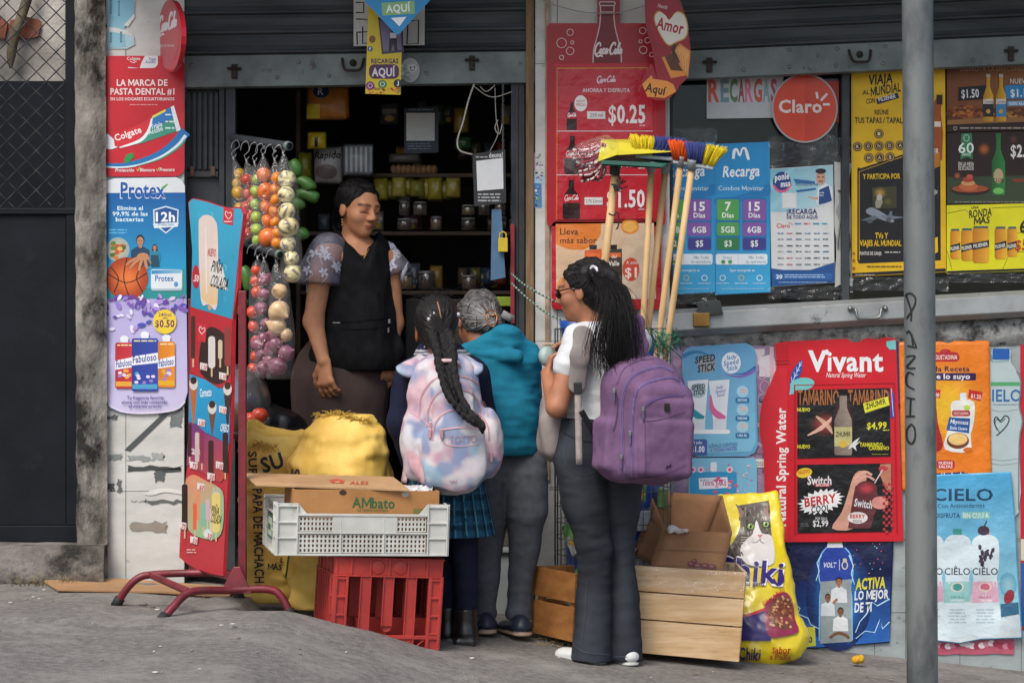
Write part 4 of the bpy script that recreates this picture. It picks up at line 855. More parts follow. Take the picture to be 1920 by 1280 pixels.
def window_posters():
 Y = .095; G = 'telephone top-up posters in the window'
 r, p = poster('top_up_paper', 'white paper with RECARGAS hand-lettered in coloured felt pen', 'paper', [(1325, 140), (1470, 140), (1460, 221), (1325, 223)], 'b4b9ba', Y, .001)
 for ch, x0, x1, c in zip('RECARGAS', (1328, 1351, 1368, 1384, 1397, 1413, 1430, 1445), (1349, 1367, 1383, 1396, 1412, 1429, 1444, 1457), ('c2513f', '6d8d94', '5d7a4e', '8a4a55', 'cf6f8a', 'bb5546', '7f9aa0', 'b04a62')): p.text(ch, x0, x1, 190, 40, c, .035); 
 p.finish(r, PAPER)
 r, p = poster('red_card', 'plain red card half hidden behind the round phone sign', 'card', [(1543, 152), (1573, 152), (1573, 230), (1543, 230)], 'b03a30', Y, .001); p.stroke([(1546, 226), (1571, 226)], 1, 'c05a4c'); p.finish(r, PAPER)
 r, p = poster('round_phone_sign', 'round orange-red phone company sign with a grey rim on the window', 'sign', ellpts(1509, 203, 62, 65, 48), '9da3a4', .075, .006)
 p.ell(1509, 203, 59, 62, 'c8452f', n=48); p.grad([(x, y) for x, y in ellpts(1509, 203, 58.5, 61.5, 48) if x > 1502] , 'bb3a2a', 'c94733', (1502, 203), (1566, 203))
 p.text('Claro', 1460, 1541, 211, 23, 'dccfca', .03); p.stroke([(1531, 173), (1533, 185)], 4.5, 'dccfca', part='lettering'); p.stroke([(1551, 176), (1539, 189)], 4.5, 'dccfca', part='lettering'); p.stroke([(1543, 196), (1556, 196)], 4.5, 'dccfca', part='lettering'); p.finish(r, GLOSS)
 for x0, x1, first, lab in ((1243, 1340, ('5', '4GB', '$2', 'Días'), 'blue phone top-up poster half hidden by the broom handles'), (1340.5, 1443, ('7', '5GB', '$3', 'Días'), 'blue phone top-up poster with green 7 day and purple 15 day blocks')):
  r, p = poster('top_up_poster', lab, 'poster', [(x0, 270), (x1, 266), (x1 + 2, 548), (x0 + 1, 553)], '2487bf', Y - .004, .001, G); d = x1 - 1443
  p.grad([(x0 + 1, 420), (x1 - 1, 350), (x1 + 1, 547), (x0 + 2, 551)], '1f80b8', '3aa0cf', (x0, 400), (x0, 550)); p.poly(spline([(x0 + 1, 372), (x0 + 40, 368), (x1 - 20, 352), (x1 - 1, 345), (x1 - 1, 365), (x1 - 30, 372), (x0 + 30, 380), (x0 + 1, 384)], 4, True), '1a74ad')
  p.stroke([(1375 + d, 298), (1377 + d, 283), (1382 + d, 281), (1387 + d, 292), (1392 + d, 279), (1398 + d, 280), (1402 + d, 294), (1404 + d, 300)], [5, 6, 4, 3, 4, 6, 4], 'e6eaec', part='lettering', smooth=4)
  p.text('Recarga', 1355 + d, 1424 + d, 332, 20, 'e6eaec', .02, .15, -2); p.text('Combos Movistar', 1347 + d, 1432 + d, 357, 8.5, 'c4dcea', .004)
  for (a, b), (t1, t2, t3), cs in (((1344 + d, 1386 + d), first[:3], ('4f9a52', '4f9a52', '2f7a48')), ((1393 + d, 1436 + d), ('15', '6GB', '$5'), ('7d55a0', '7d55a0', '3c3a86'))):
   p.rr(a - 1, 371, b + 1, 470, 3, '1b6ea6'); p.rr(a, 374, b, 413, 4, cs[0]); p.rr(a, 417, b, 442, 4, cs[1]); p.rr(a, 446, b, 468, 4, cs[2]); m = (a + b) / 2
   w = 8 if len(t1) == 1 else 15; p.text(t1, m - w * .7, m + w * .7, 395, 16, 'e2e8e4', .025); p.text('Días', m - 11, m + 11, 408, 9, 'e2e8e4', .02); p.text(t2, m - 13, m + 13, 436, 11, 'e2e8e4', .025); p.text(t3, m - 7, m + 7, 462, 11, 'e2e8e4', .025)
  p.rr(1342 + d, 476, 1439 + d, 496, 4, 'd5dfe4'); p.stroke([(1384 + d, 477), (1384 + d, 495)], .8, '9ab4c2'); p.text('Gratis', 1355 + d, 1372 + d, 485, 4.5, '4a6a7c', .005); p.text('Min. Todas', 1404 + d, 1432 + d, 485, 5, '3a6f94', .01); p.text('las operadoras', 1399 + d, 1436 + d, 493, 5, '3a6f94', .005); p.ell(1356 + d, 491, 4, 4, '3f8a50'); p.ell(1369 + d, 491, 4, 4, '4a9a5a')
  p.text('Sigue recargando en', 1368 + d, 1415 + d, 509, 5, 'cfe2ec', .01)
  for x, c in ((1355, 'cfe2ec'), (1390, 'b9b45a'), (1424, 'cfe2ec')): p.ring(x + d, 521, 5, 5, 1.4, c); p.micro(x - 12 + d, 530, x + 12 + d, 533, 1, 'bcd8e6')
  p.micro(1352 + d, 540, 1432 + d, 543, 1, '9cc6dc'); p.finish(r, PAPER)
 r, p = poster('service_poster', 'white poster of phone service logos with a man in a blue apron', 'poster', [(1443, 317), (1562, 309), (1565, 530), (1447, 538)], 'cdd1d0', Y, .001)
 p.grad([(1443.5, 318), (1561.5, 310), (1562, 372), (1535, 388), (1500, 393), (1465, 398), (1445, 396)], '6fb0c2', 'a9cdd6', (1445, 320), (1540, 380))
 for a in ((1443.5, 350, 1480, 316), (1444, 392, 1520, 316)): p.poly([(a[0], a[1] - 8), (a[2], a[3]), (a[2] + 12, a[3] - .7), (a[0], a[1] + 8)], '93c4d0')
 p.ell(1466, 342, 17, 20, '20407e'); p.stroke([(1450, 347), (1460, 358), (1474, 357), (1484, 345)], 4, 'd8567f', smooth=4); p.text('ponle', 1453, 1480, 339, 12, 'e6eaee', .03, .1, -8); p.text('mas', 1464, 1482, 351, 11, 'e6eaee', .03, .1, -8)
 p.poly([(1487, 335), (1528, 340), (1528, 345), (1492, 344)], '2f66a0'); p.poly([(1492, 357), (1530, 352), (1530, 356), (1495, 361)], '2f66a0'); p.text('VISITA NUESTRA WEB', 1491, 1534, 348.5, 4, '24305a', .015)
 p.poly([(1530, 378), (1534, 352), (1548, 344), (1560, 350), (1562, 374), (1548, 382), (1534, 385)], 'd5d9dc'); p.poly([(1535, 384), (1536, 356), (1554, 348), (1560, 376), (1548, 381)], '23477f'); p.ell(1539, 334, 9, 13, 'c49a80'); p.ell(1539, 321, 10, 5, '26262a'); p.rect(1533, 331, 1537, 333, '26262a'); p.rect(1541, 331, 1545, 333, '26262a'); p.rect(1535, 339, 1543, 341, '4a3430'); p.stroke([(1534, 372), (1524, 372), (1515, 368)], [5, 4, 2], 'c49a80')
 p.text('ponle', 1534, 1545, 363, 4, 'd5dfe8', .01); p.text('mas', 1536, 1544, 368, 4, 'd5dfe8', .01)
 p.rect(1466, 361, 1494, 391, 'c6cccc'); p.rect(1468, 363, 1492, 389, 'd4d8d8')
 p.text('¡RECARGA', 1475, 1532, 401, 9, '26386e', .03); p.text('DE TODO AQUÍ!', 1475, 1533, 410, 6, '26386e', .025); p.text('Claro', 1456, 1481, 427, 8, 'c8503f', .01); p.stroke([(1478, 417), (1487, 421)], 1, 'c8503f')
 q = random.Random(8)
 for j, y in enumerate((421, 436, 447, 459, 470, 482, 494)):
  for i in range(6 if j else 4):
   x = 1458 + i * 17 + (32 if not j else 0)
   if j: p.micro(x, y, x + 11, y + 4, 1, q.choice(('6a7a8a', '2f6f9c', 'c0606a', '3a3f48', '9aa0a6')), seed=j)
   else: p.micro(x, y - 4, x + 12, y + 2, 1, ('2b8fc0', 'c65060', '2f8fb0', '49a0b8')[i])
 p.poly([(1446, 503), (1470, 506), (1520, 506), (1564, 492), (1564.5, 529), (1447, 537)], '1f4f8c'); p.rr(1450, 512, 1561, 524, 4, '2a5fa0'); p.text('20', 1455, 1467, 522, 7, 'dfe8f0', .03); p.micro(1471, 514, 1555, 522, 2, 'a9c4de'); p.micro(1460, 528, 1550, 531, 1, '93b4d4'); p.finish(r, PAPER)
 mb, pts = None, ragged(1566, 305, 1596, 535, 4, 8); r, p = poster('torn_paper', 'torn white paper strip hanging left of the yellow beer poster', 'paper', pts, 'b7bab8', Y + .004, .001); p.poly(ragged(1570, 360, 1582, 470, 4, 6), '8f9594'); p.poly(ragged(1584, 440, 1594, 520, 2, 4), '3a4042'); p.finish(r, PAPER)
 # yellow beer competition poster
 r, p = poster('beer_contest_poster', 'yellow and black beer contest poster behind the pole', 'poster', [(1596, 137), (1772, 127), (1774, 510), (1597, 519)], 'd8ae1a', Y - .004, .001)
 p.poly([(1598, 512), (1773, 503), (1773.5, 509), (1597, 518)], '1c1c20'); p.poly([(1608, 314), (1616, 316), (1692, 290), (1700, 282), (1745, 282), (1763, 280), (1764, 488), (1610, 494), (1608, 488)], '17181c'); p.stroke([(1608, 490), (1608, 318), (1690, 292), (1745, 284)], 1.2, '17181c'); p.stroke([(1611, 488), (1611, 322), (1692, 294)], 1.0, 'd8ae1a')
 p.text('VIAJA', 1628, 1674, 160, 18, '1b1b1f', .025, .15, -6); p.text('AL', 1617, 1630, 178, 8, '1b1b1f', .02, .15, -6); p.text('MUNDIAL', 1633, 1690, 181, 16, '1b1b1f', .02, .15, -10); p.text('CON', 1624, 1641, 195, 9, '1b1b1f', .02, .1, -8); p.poly([(1643, 186), (1683, 174), (1686, 184), (1645, 196)], '20264a'); p.text('PILSENER', 1648, 1681, 191, 7, 'e2dfd6', .02, 0, -13)
 p.text('REÚNE', 1640, 1666, 215, 9, '1b1b1f', .02); p.text('TUS TAPAS / TAPALATAS', 1603, 1716, 231, 10.5, '1b1b1f', .02)
 for x, y, ch in [(1648, 251, '1')] + [(1608 + i * 20, 275 - i * .6, c) for i, c in enumerate('RONDA')] + [(1629 + i * 20, 296 - i * .6, c) for i, c in enumerate('MAS')]:
  p.ell(x, y, 9, 9, '5a3f22', n=18); p.ell(x, y, 7.4, 7.4, 'b08f52', n=16); p.ell(x, y, 5.8, 5.8, '3c2c1c', n=16); p.text(ch, x - 2.6, x + 2.6, y + 3, 6, 'd8c79a', .02)
 p.text('Y PARTICIPA POR', 1618, 1688, 336, 9.5, 'd8b11c', .025, 0, -1); p.poly([(1635, 352), (1681, 349), (1681, 390), (1637, 392)], '3a3a24'); p.blob(1650, 362, 14, 12, 'a5843c', '3a3a24'); p.blob(1665, 378, 12, 10, '59572a', '33321c'); p.poly([(1641, 380), (1646, 366), (1652, 364), (1655, 380), (1650, 390), (1642, 390)], '8f8a7a'); p.ell(1649, 370, 5, 6, 'a9a69c')
 p.poly(spline([(1624, 394), (1634, 389), (1650, 396), (1676, 413), (1670, 417), (1645, 409), (1627, 401)], 4, True), '7f8790'); p.poly([(1613, 413), (1640, 404), (1648, 409), (1634, 415)], '5a626b'); p.poly([(1650, 404), (1668, 404), (1700, 408), (1660, 412)], '6a727b'); p.poly([(1664, 408), (1669, 396), (1673, 396), (1673, 412)], '5f6770'); p.ell(1631, 415, 5, 4, '4b5159'); p.ell(1666, 412, 5, 4, '4b5159')
 p.text('TVs Y', 1641, 1665, 447, 10.5, 'd8b11c', .025); p.text('VIAJES AL MUNDIAL', 1612, 1690, 461, 10.5, 'd8b11c', .025); p.text('PUNTOS DE CANJE:', 1612, 1653, 478, 6, 'd5d3cc', .02); p.micro(1659, 471, 1688, 476, 1, 'b9b7b0'); p.micro(1625, 498, 1690, 502, 1, '3a3420'); p.micro(1604, 514, 1640, 517, 1, 'b5b3ab')
 for y in (475, 488, 503): p.stroke([(1598, y), (1604, y)], 2, 'b5521f'); p.stroke([(1601, y - 3), (1601, y + 3)], 2, 'b5521f')
 p.poly([(1752, 190), (1760, 178), (1766, 180), (1764, 212), (1768, 250), (1766, 300), (1748, 300), (1748, 240)], '9a4a1c', 'bottle_picture'); p.rect(1756, 178, 1767, 196, '2a1a14', 'bottle_picture'); p.rect(1752, 228, 1764, 238, 'd3cdbb', 'bottle_picture'); p.text('ER', 1750, 1760, 290, 10, 'd8d4c8', .02, .2, -10); p.text('*', 1748, 1758, 372, 16, 'd3d0c6', .004); p.poly([(1748, 290), (1762, 286), (1762, 312), (1748, 318)], 'b0701f'); p.poly([(1749, 448), (1758, 444), (1759, 472), (1749, 478)], 'd8b11c'); p.finish(r, PAPER)
 # three beer sheets at the right
 r, p = poster('beer_price_poster', 'brown beer price poster with two clear bottles under the right shutter', 'poster', [(1775, 112), (1990, 108), (1990, 243), (1775, 248)], '5f3318', Y, .001, 'beer price posters right of the pole')
 p.grad([(1776, 124), (1988, 120), (1988, 200), (1776, 205)], '6e3d20', '8d5a2c', (1780, 130), (1920, 200)); p.text('DISFRUTA LA DESCONEXIÓN', 1801, 1944, 134, 8, 'a8897a', .015, 0, -.5)
 q = random.Random(6)
 for i in range(60): x = q.uniform(1776, 1860); p.ell(x, 220 - q.random() * 26 * (1 - abs(x - 1812) / 60), q.uniform(4, 10), 3, q.choice(('7a3a17', '9a5522', '5a2a12', 'b06a2c')), n=7, rot=q.uniform(-40, 40))
 for i in range(30): p.ell(q.uniform(1880, 1985), q.uniform(205, 226), q.uniform(4, 9), 3, q.choice(('9a6a2a', 'b5812f', '7d4a20')), n=7, rot=q.uniform(-40, 40))
 p.poly([(1776, 226), (1988, 222), (1988, 242), (1776, 247)], '2a1a14'); p.poly([(1776, 226), (1850, 220), (1990, 220), (1990, 226), (1776, 234)], '8d6238')
 p.poly([(1797, 164), (1849, 160), (1849, 186), (1797, 189)], '14171f'); p.text('$1.50', 1803, 1836, 184, 15, 'd3d4d4', .025, 0, -3); p.poly([(1884, 160), (1960, 158), (1960, 184), (1884, 186)], '2b7cb0'); p.text('$1.15', 1895, 1934, 182, 14, 'dfe4e6', .025, 0, -2); p.text('NUEVA', 1894, 1930, 157, 9, 'cfc4ba', .02); p.poly([(1889, 190), (1960, 188), (1960, 198), (1889, 199)], '6fa0c0'); p.text('0.0% ALCOHOL', 1893, 1945, 197, 5, 'e2e8ea', .015)
 for x, lb in ((1853, '26262c'), (1877, '3a7fa8')): bottle(p, x, 139, 228, 19, 'd09a22', lb, 'b9b4aa', .36, (.62, .9)); p.rect(x - 9.5, 186, x + 9.5, 195, 'd3d0c4'); p.text('Corona', x - 8.5, x + 8.5, 193.5, 6, '23283a', .01); p.ell(x, 209, 4, 4, 'c09a3a')
 p.micro(1800, 238, 1985, 244, 1, '9a9088', fill=1); p.ring(1791, 241, 3, 3, 1, 'b5b0a8'); p.finish(r, PAPER)
 r, p = poster('beer_price_poster', 'dark green and brown beer poster with a plate of food and green bottle', 'poster', [(1775, 250), (1990, 245), (1990, 378), (1775, 383)], '2a1a16', Y, .001, 'beer price posters right of the pole')
 p.poly([(1776, 332), (1988, 328), (1988, 377), (1776, 382)], '35422c')
 for x, y, s, c in ((1845, 280, 13, 'b5602a'), (1872, 276, 6, '8a4f2a'), (1805, 262, 7, '6a4028'), (1795, 330, 8, 'a55a2a'), (1900, 262, 10, '5a3524'), (1940, 290, 12, '6f3a22')): p.blob(x, y, s, s, c, '2a1a16')
 p.poly([(1803, 250), (1822, 250), (1824, 299), (1812, 294), (1801, 299)], '2f7a52'); p.ring(1812, 259, 5, 6, 1, 'c9d4c8'); p.text('60', 1797, 1826, 287, 19, 'e2e6e0', .012); p.text('AÑOS', 1804, 1820, 292, 4, 'e2e6e0', .01); p.text('EN LA MESA', 1797, 1826, 311, 7, 'cfccc2', .02); p.text('DE ECUADOR', 1797, 1826, 319, 7, 'cfccc2', .02)
 p.ell(1819, 357, 36, 9, '2a1712'); p.ell(1819, 354, 34, 7, '9a4a2a'); p.ell(1816, 350, 18, 8, 'b8643a'); p.ell(1815, 343, 13, 5, 'c99a5a'); p.ell(1815, 337, 10, 5, 'a5402f'); p.ell(1818, 331, 6, 4, 'c05a48')
 bottle(p, 1872, 250, 366, 25, '2f7a3c', None, '2f6a3a', .34); p.ell(1872, 330, 9, 14, 'b5a07a'); p.text('CLUB', 1862, 1882, 342, 7, '28241c', .02); p.ell(1872, 358, 10, 6, '6fb55a'); p.text('$2.00', 1895, 1945, 294, 22, 'dedcd6', .03); p.poly([(1896, 336), (1960, 332), (1960, 342), (1900, 341)], '7a3a2a'); p.micro(1790, 377, 1985, 382, 1, '7d7a70', fill=1); p.finish(r, PAPER)
 r, p = poster('beer_price_poster', 'bright yellow beer poster of five gold cans under the green bottle poster', 'poster', [(1775, 385), (1990, 380), (1990, 506), (1775, 513)], 'd8d21c', Y, .001, 'beer price posters right of the pole')
 p.poly([(1776, 508), (1988, 501), (1988, 505), (1776, 512.5)], '1c1c22'); 
 for a in ([(1776, 400), (1810, 393), (1840, 420)], [(1860, 390), (1990, 384)], [(1776, 470), (1785, 505)], [(1895, 440), (1990, 420)], [(1880, 505), (1895, 470), (1990, 480)]): p.stroke(a, .9, '5a5a1c')
 p.text('UNA', 1821, 1835, 392, 5, '1b1b1f', .02, .1, -4); p.text('RONDA', 1817, 1860, 409, 14, '1b1b1f', .025, .15, -7); p.text('MÁS', 1826, 1856, 421, 12, '1b1b1f', .025, .15, -6)
 for x, w, y0, y1 in ((1791, 19, 431, 486), (1898, 19, 427, 482), (1813, 22, 430, 489), (1876, 22, 427, 486), (1839, 31, 426, 493)):
  p.grad([(x - w / 2, y0 + 4), (x - w / 2 + 2, y0), (x + w / 2 - 2, y0), (x + w / 2, y0 + 4), (x + w / 2, y1 - 4), (x + w / 2 - 3, y1), (x - w / 2 + 3, y1), (x - w / 2, y1 - 4)], 'b5701a', 'e0a52c', (x - w / 2, 0), (x + w * .2, 0), 'can_picture'); p.rect(x - w / 2 + 2, y0 - 2, x + w / 2 - 2, y0 + 2, '3f5a62', 'can_picture'); p.poly([(x - w / 2, y0 + 30), (x + w / 2, y0 + 24), (x + w / 2, y0 + 37), (x - w / 2, y0 + 43)], '20242c', 'can_picture'); p.text('PILSENER', x - w * .44, x + w * .44, y0 + 39, 6.5, 'e2dfd2', .02, .1, -10)
 p.text('$5', 1903, 1926, 470, 19, 'b5231f', .03, .2, -6); p.text('6', 1912, 1924, 436, 22, '1b1b1f', .03); p.finish(r, PAPER)
window_posters()
def film_patches():
 tiles_ = thing('packing_film', at(1490, 540, .08), 'crumpled clear packing film and tape over the window posters', 'film')
 q = random.Random(12)
 for x0, y0, x1, y1 in ((1262, 240, 1345, 268), (1440, 255, 1600, 316), (1440, 536, 1600, 560), (1590, 520, 1780, 545), (1262, 548, 1345, 570), (1775, 512, 1930, 530)):
  a, b = at(x0, y1, .07), at(x1, y0, .07); mb = MB()
  mb.grid(lambda u, v: (a.x + (b.x - a.x) * u, .08 + .012 * noise_(u * (x1 - x0) / 14, v * 3, x0), a.z + (b.z - a.z) * (v + .12 * noise_(u * 9, v * 2, y0))), int((x1 - x0) / 4), 8); mb.build('film_piece', film('wrinkled_film', (.85, .88, .9), .045, .06, .4, 60), tiles_)
film_patches()
def lower_posters():
 # backing collage of old sheets
 r, p = poster('faded_poster', 'faded purple and teal poster scraps between the blue deodorant board and the red water board', 'poster', ragged(1262, 640, 1462, 945, 2.5, 9), '8d7a95', -.003, .001)
 q = random.Random(9)
 for i in range(70): p.poly(ragged(*(lambda x, y: (x, y, x + q.uniform(8, 30), y + q.uniform(8, 40)))(q.uniform(1264, 1432), q.uniform(644, 900)), 3, 3, i), q.choice(('6f5a80', '9c7f9a', '4f7f86', 'b5a3b5', '7c4f6c', '5b8a92', 'c9bfc6', '8f6a88')))
 for x, y in ((1428, 700), (1434, 725), (1430, 750)): p.ring(x, y, 9, 11, 1.2, 'b9a9bb')
 p.poly([(1443, 650), (1451, 650), (1450, 800), (1444, 800)], 'c9a9b4'); p.rect(1416, 860, 1434, 876, 'd0cdca'); p.text('OSE', 1418, 1432, 873, 8, '8a4a58', .01); p.finish(r, FILM)
 r, p = poster('deodorant_sign', 'pale blue embossed deodorant board behind the purple backpack', 'sign', [(1279, 665), (1285, 655), (1296, 650), (1398, 643), (1410, 648), (1417, 660), (1421, 835), (1415, 848), (1402, 855), (1310, 856), (1290, 850), (1282, 838)], '5f9cc0', -.016, .012)
 p.grad([(1282, 672), (1290, 656), (1396, 648), (1410, 655), (1414, 668), (1417, 830), (1408, 846), (1300, 850), (1286, 838)], '5a93bc', '7ab6d2', (1290, 660), (1350, 850)); p.stroke([(1280, 668), (1300, 660), (1320, 662), (1340, 674)], [8, 5, 1], '2b6fa0', smooth=4); p.stroke([(1360, 702), (1385, 706), (1405, 700), (1417, 692)], [1, 4, 6, 3], '7a5aa8', smooth=4); p.stroke([(1370, 700), (1395, 700), (1417, 687)], [1, 3, 4], '2b5fa0', smooth=4)
 p.ell(1325, 683, 17, 16, '8f9499'); p.text('SPEED', 1303, 1341, 681, 12, '1c2026', .034, .2, -8); p.text('STICK', 1308, 1341, 698, 13, '1c2026', .034, .2, -8); p.ell(1371, 680, 18, 20, 'd2dee4'); p.text('lady', 1363, 1381, 674, 8, '2f66a8', .012, .2, -6); p.text('Speed', 1357, 1385, 686, 9, '2f66a8', .012, .2, -10); p.text('Stick', 1363, 1384, 696, 9, '2f66a8', .012, .2, -12)
 for x0, x1, c in ((1289, 1328, '1f8c9c'), (1329, 1368, 'c55f94')):
  p.poly([(x0, 714), (x1, 711), (x1 - 6, 788), (x0 + 8, 789)], 'd5dbe0', 'tube_picture'); p.stroke([(x0 + 3, 740), (x0 + 6, 765), (x0 + 18, 778), (x1 - 8, 784)], [3, 10, 13, 8], c, part='tube_picture', smooth=4); p.rr(x0 + 8, 785, x1 - 6, 808, 4, 'cdd3da', 'tube_picture'); p.ell((x0 + x1) / 2, 732, 15, 14, '9fb3bd' if x0 < 1300 else 'cfd8e0', 'tube_picture')
 p.text('SPEED', 1297, 1322, 731, 8.5, '1c2026', .034, .2, -8); p.text('STICK', 1300, 1322, 741, 8.5, '1c2026', .034, .2, -8); p.text('lady', 1343, 1356, 729, 6, '6a5aa0', .01, .2, -6); p.text('Speed', 1341, 1360, 737, 6, '6a5aa0', .01, .2, -8); p.text('Stick', 1344, 1359, 744, 6, '6a5aa0', .01, .2, -8); p.rr(1289, 805, 1369, 813, 4, 'dfe4e8')
 for y, t in ((734, 'DESTAPA'), (768, 'PRESIONA'), (800, 'USA EL')): p.ell(1392, y, 11, 11, '9dc5d8'); p.ell(1394, y - 2, 6, 4, 'c9b3a6', rot=30); p.rr(1379, y + 11, 1405, y + 21, 3, '2c6fa0'); p.text(t, 1383, 1401, y + 18, 4.5, 'cfe0ea', .02)
 p.rr(1292, 823, 1326, 853, 4, '3f5a9c'); p.text('A solo:', 1299, 1317, 832, 6, 'dfe4ee', .015); p.text('$1.00', 1296, 1321, 847, 11, 'e4e8f0', .03); p.text('LLÉVALO CONTIGO', 1329, 1383, 839, 6.5, '3a6aa0', .015, 0, -4); p.text('A TODAS PARTES', 1332, 1382, 847, 6.5, '6a5aa8', .015, 0, -4); p.finish(r, GLOSS)
 r, p = poster('softener_sign', 'pale blue fabric softener board with a pouch under the deodorant board', 'sign', rrpts(1291, 858, 1419, 960, 10), '77b3cf', -.012, .01)
 for i in range(60): x, y = q.uniform(1294, 1416), q.uniform(870, 955); p.ell(x, y, q.uniform(1, 4), q.uniform(1, 3), q.choice(('d58fae', 'e3bccd', 'c8668f')), n=6)
 p.rr(1294, 884, 1381, 950, 3, '2f8fc0'); p.poly([(1310, 896), (1364, 894), (1365, 914), (1311, 917)], 'dfe2e8'); p.text('NUEVO Y MEJORADO', 1313, 1361, 902, 4, '3a4a80', .015); p.text('100% MÁS', 1318, 1362, 910, 7.5, 'b0426f', .025); p.rr(1332, 866, 1344, 884, 3, 'd5dbe4')
 for x in (1299, 1314, 1368): p.ell(x, 880, 6, 6, 'e0c4d2'); p.ell(x, 880, 3, 3, 'c8557f')
 for i in range(14): p.ell(q.uniform(1340, 1384), q.uniform(892, 945), 4, 3, q.choice(('d0567f', 'e09ab5')), n=8)
 p.finish(r, GLOSS)
 # red water board with a bottle-shaped left edge
 L = spline([(1453, 644), (1455, 672), (1456, 690), (1446, 715), (1431, 748), (1424, 785), (1425, 815), (1431, 845), (1433, 900), (1434, 1000)], 3)
 r, p = poster('water_board', 'big red spring water board with a bottle-shaped edge holding two black posters', 'sign', L + [(1440, 1016), (1694, 1014), (1690, 900), (1680, 634), (1660, 632), (1475, 640)], 'c2202d', -.02, .018)
 p.grad([(1456, 690), (1446, 715), (1431, 748), (1424.5, 785), (1425.5, 815), (1431.5, 845), (1434, 900), (1436, 1010), (1476, 1010), (1476, 690)], 'ae1b28', 'cb2a36', (1426, 0), (1462, 0)); p.rr(1455, 645, 1479, 672, 4, 'b51c29'); p.stroke([(1454, 677), (1480, 676)], 2.5, '93141f'); p.stroke([(1454, 683), (1480, 682)], 2.5, '93141f')
 p.text('Natural Spring Water', 1473, 1473 + 222, 986, 17, 'e3dcda', .03, 0, -90)
 p.text('Vivant', 1515, 1656, 695, 37, 'dfe3e4', .035); p.ell(1550, 660, 4, 5, 'dfe3e4'); p.text('Natural Spring Water', 1549, 1623, 707, 8.5, 'e3d5d3', .012, .2)
 p.poly(spline([(1481, 726), (1484, 700), (1495, 682), (1504, 675), (1503, 695), (1494, 715)], 3, True), '23499a'); p.stroke([(1482, 724), (1503, 678)], 1.2, 'cfd8e8')
 for k in range(4): p.stroke([(1485 + k * 4.5, 716 - k * 10), (1484 + k * 5, 706 - k * 9)], 1, 'cfd8e8'); p.stroke([(1485 + k * 4.5, 716 - k * 10), (1493 + k * 3.5, 711 - k * 9)], 1, 'cfd8e8')
 p.ell(1504, 720, 23, 12, '6fbdbb', rot=-8); p.poly([(1480, 740), (1482, 724), (1490, 722), (1488, 738)], '6fbdbb'); p.poly([(1662, 640), (1679, 637), (1680, 655), (1668, 655), (1662, 648)], '6fbdbb'); p.poly([(1671, 728), (1679, 745), (1678, 780), (1670, 785)], '23499a'); p.stroke([(1671, 728), (1675, 780)], 1, 'cfd8e8')
 p.stroke([(1491, 1002), (1490, 722), (1677, 718), (1682, 1000)], 3, 'a01824'); p.finish(r, GLOSS)
 r, p = poster('liquor_poster', 'black liquor poster with a clear bottle in the upper half of the red water board', 'poster', [(1495, 731), (1668, 727), (1670, 855), (1495, 859)], '16171a', -.023, .002)
 for k, x in enumerate((1496, 1590)): p.text('TAMARINO' if k == 0 else 'TAMARIND', x, x + 77, 758, 27, '9c6238', .025)
 p.text('NUEVO', 1495, 1519, 771, 6.5, 'd3cf2f', .03); p.text('NUEVO', 1495, 1519, 840, 6.5, 'd3cf2f', .03)
 p.blob(1548, 795, 34, 26, '8a3a30', '16171a'); p.stroke([(1530, 780), (1548, 794), (1562, 812)], [3, 9, 5], 'c9a08a', smooth=3); p.stroke([(1514, 816), (1540, 802), (1562, 782)], [2, 8, 5], 'd2a593', smooth=3); p.blob(1581, 790, 22, 50, '6a2f28', '16171a'); bottle(p, 1581, 733, 853, 33, '8d7f74', 'b5b07a', '14141a', .42, (.56, .86)); p.text('ZHUMIR', 1567, 1595, 818, 9, '1c1c1c', .02); p.ell(1581, 832, 8, 7, 'c9a83f')
 p.poly([(1594, 835), (1602, 826), (1612, 820), (1606, 830), (1614, 826), (1604, 836), (1606, 845), (1599, 838), (1590, 842)], 'd0d4d2'); p.poly([(1618, 756), (1665, 743), (1668, 759), (1622, 774)], 'cfcf35'); p.text('ZHUM!R', 1624, 1663, 767, 10, '1b1b1b', .02, .1, -16); p.text('$4,99', 1625, 1662, 804, 12, 'd3cf2f', .025, .1, -2); p.micro(1655, 805, 1667, 808, 1, 'd3cf2f'); p.text('TAMARINDO', 1612, 1655, 837, 7.5, 'd3cf2f', .025); p.text('CARIBEÑO', 1629, 1667, 843, 6.5, 'd3cf2f', .02); p.micro(1635, 850, 1665, 853, 1, '8f8f2f'); p.finish(r, FILM)
 r, p = poster('drink_poster', 'black berry drink poster with a hand and red lips low on the red board', 'poster', [(1495, 871), (1672, 868), (1672, 996), (1495, 999)], '141518', -.023, .002)
 p.ell(1508, 886, 15, 9, 'd8b82f', rot=-12); p.text('NUEVO', 1497, 1519, 889, 7, 'b5202a', .015, .1, -8); p.text('Switch', 1514, 1559, 908, 16, 'd5cfd0', .03); p.rect(1528, 906, 1556, 912, 'a02030'); p.text('&FLOW', 1530, 1555, 911, 4.5, 'e0d0d0', .02)
 p.poly([(1539 + (43 if k % 2 else 34) * math.cos(k * math.pi / 22) * (1 + .06 * math.sin(k * 5)), 940 + (24 if k % 2 else 18) * math.sin(k * math.pi / 22) - .16 * 43 * math.cos(k * math.pi / 22)) for k in range(44)], 'dcdedd'); p.text('BERRY', 1509, 1569, 950, 16, 'b0282f', .035, .1, -9); p.text('COOL', 1521, 1556, 961, 12, '1f2023', .03, .1, -6)
 p.text('POR SOLO', 1529, 1551, 974, 5, 'c9c9c9', .01); p.text('$2,99', 1524, 1553, 986, 11, 'd5d5d5', .02); p.micro(1500, 980, 1518, 988, 2, '55565a')
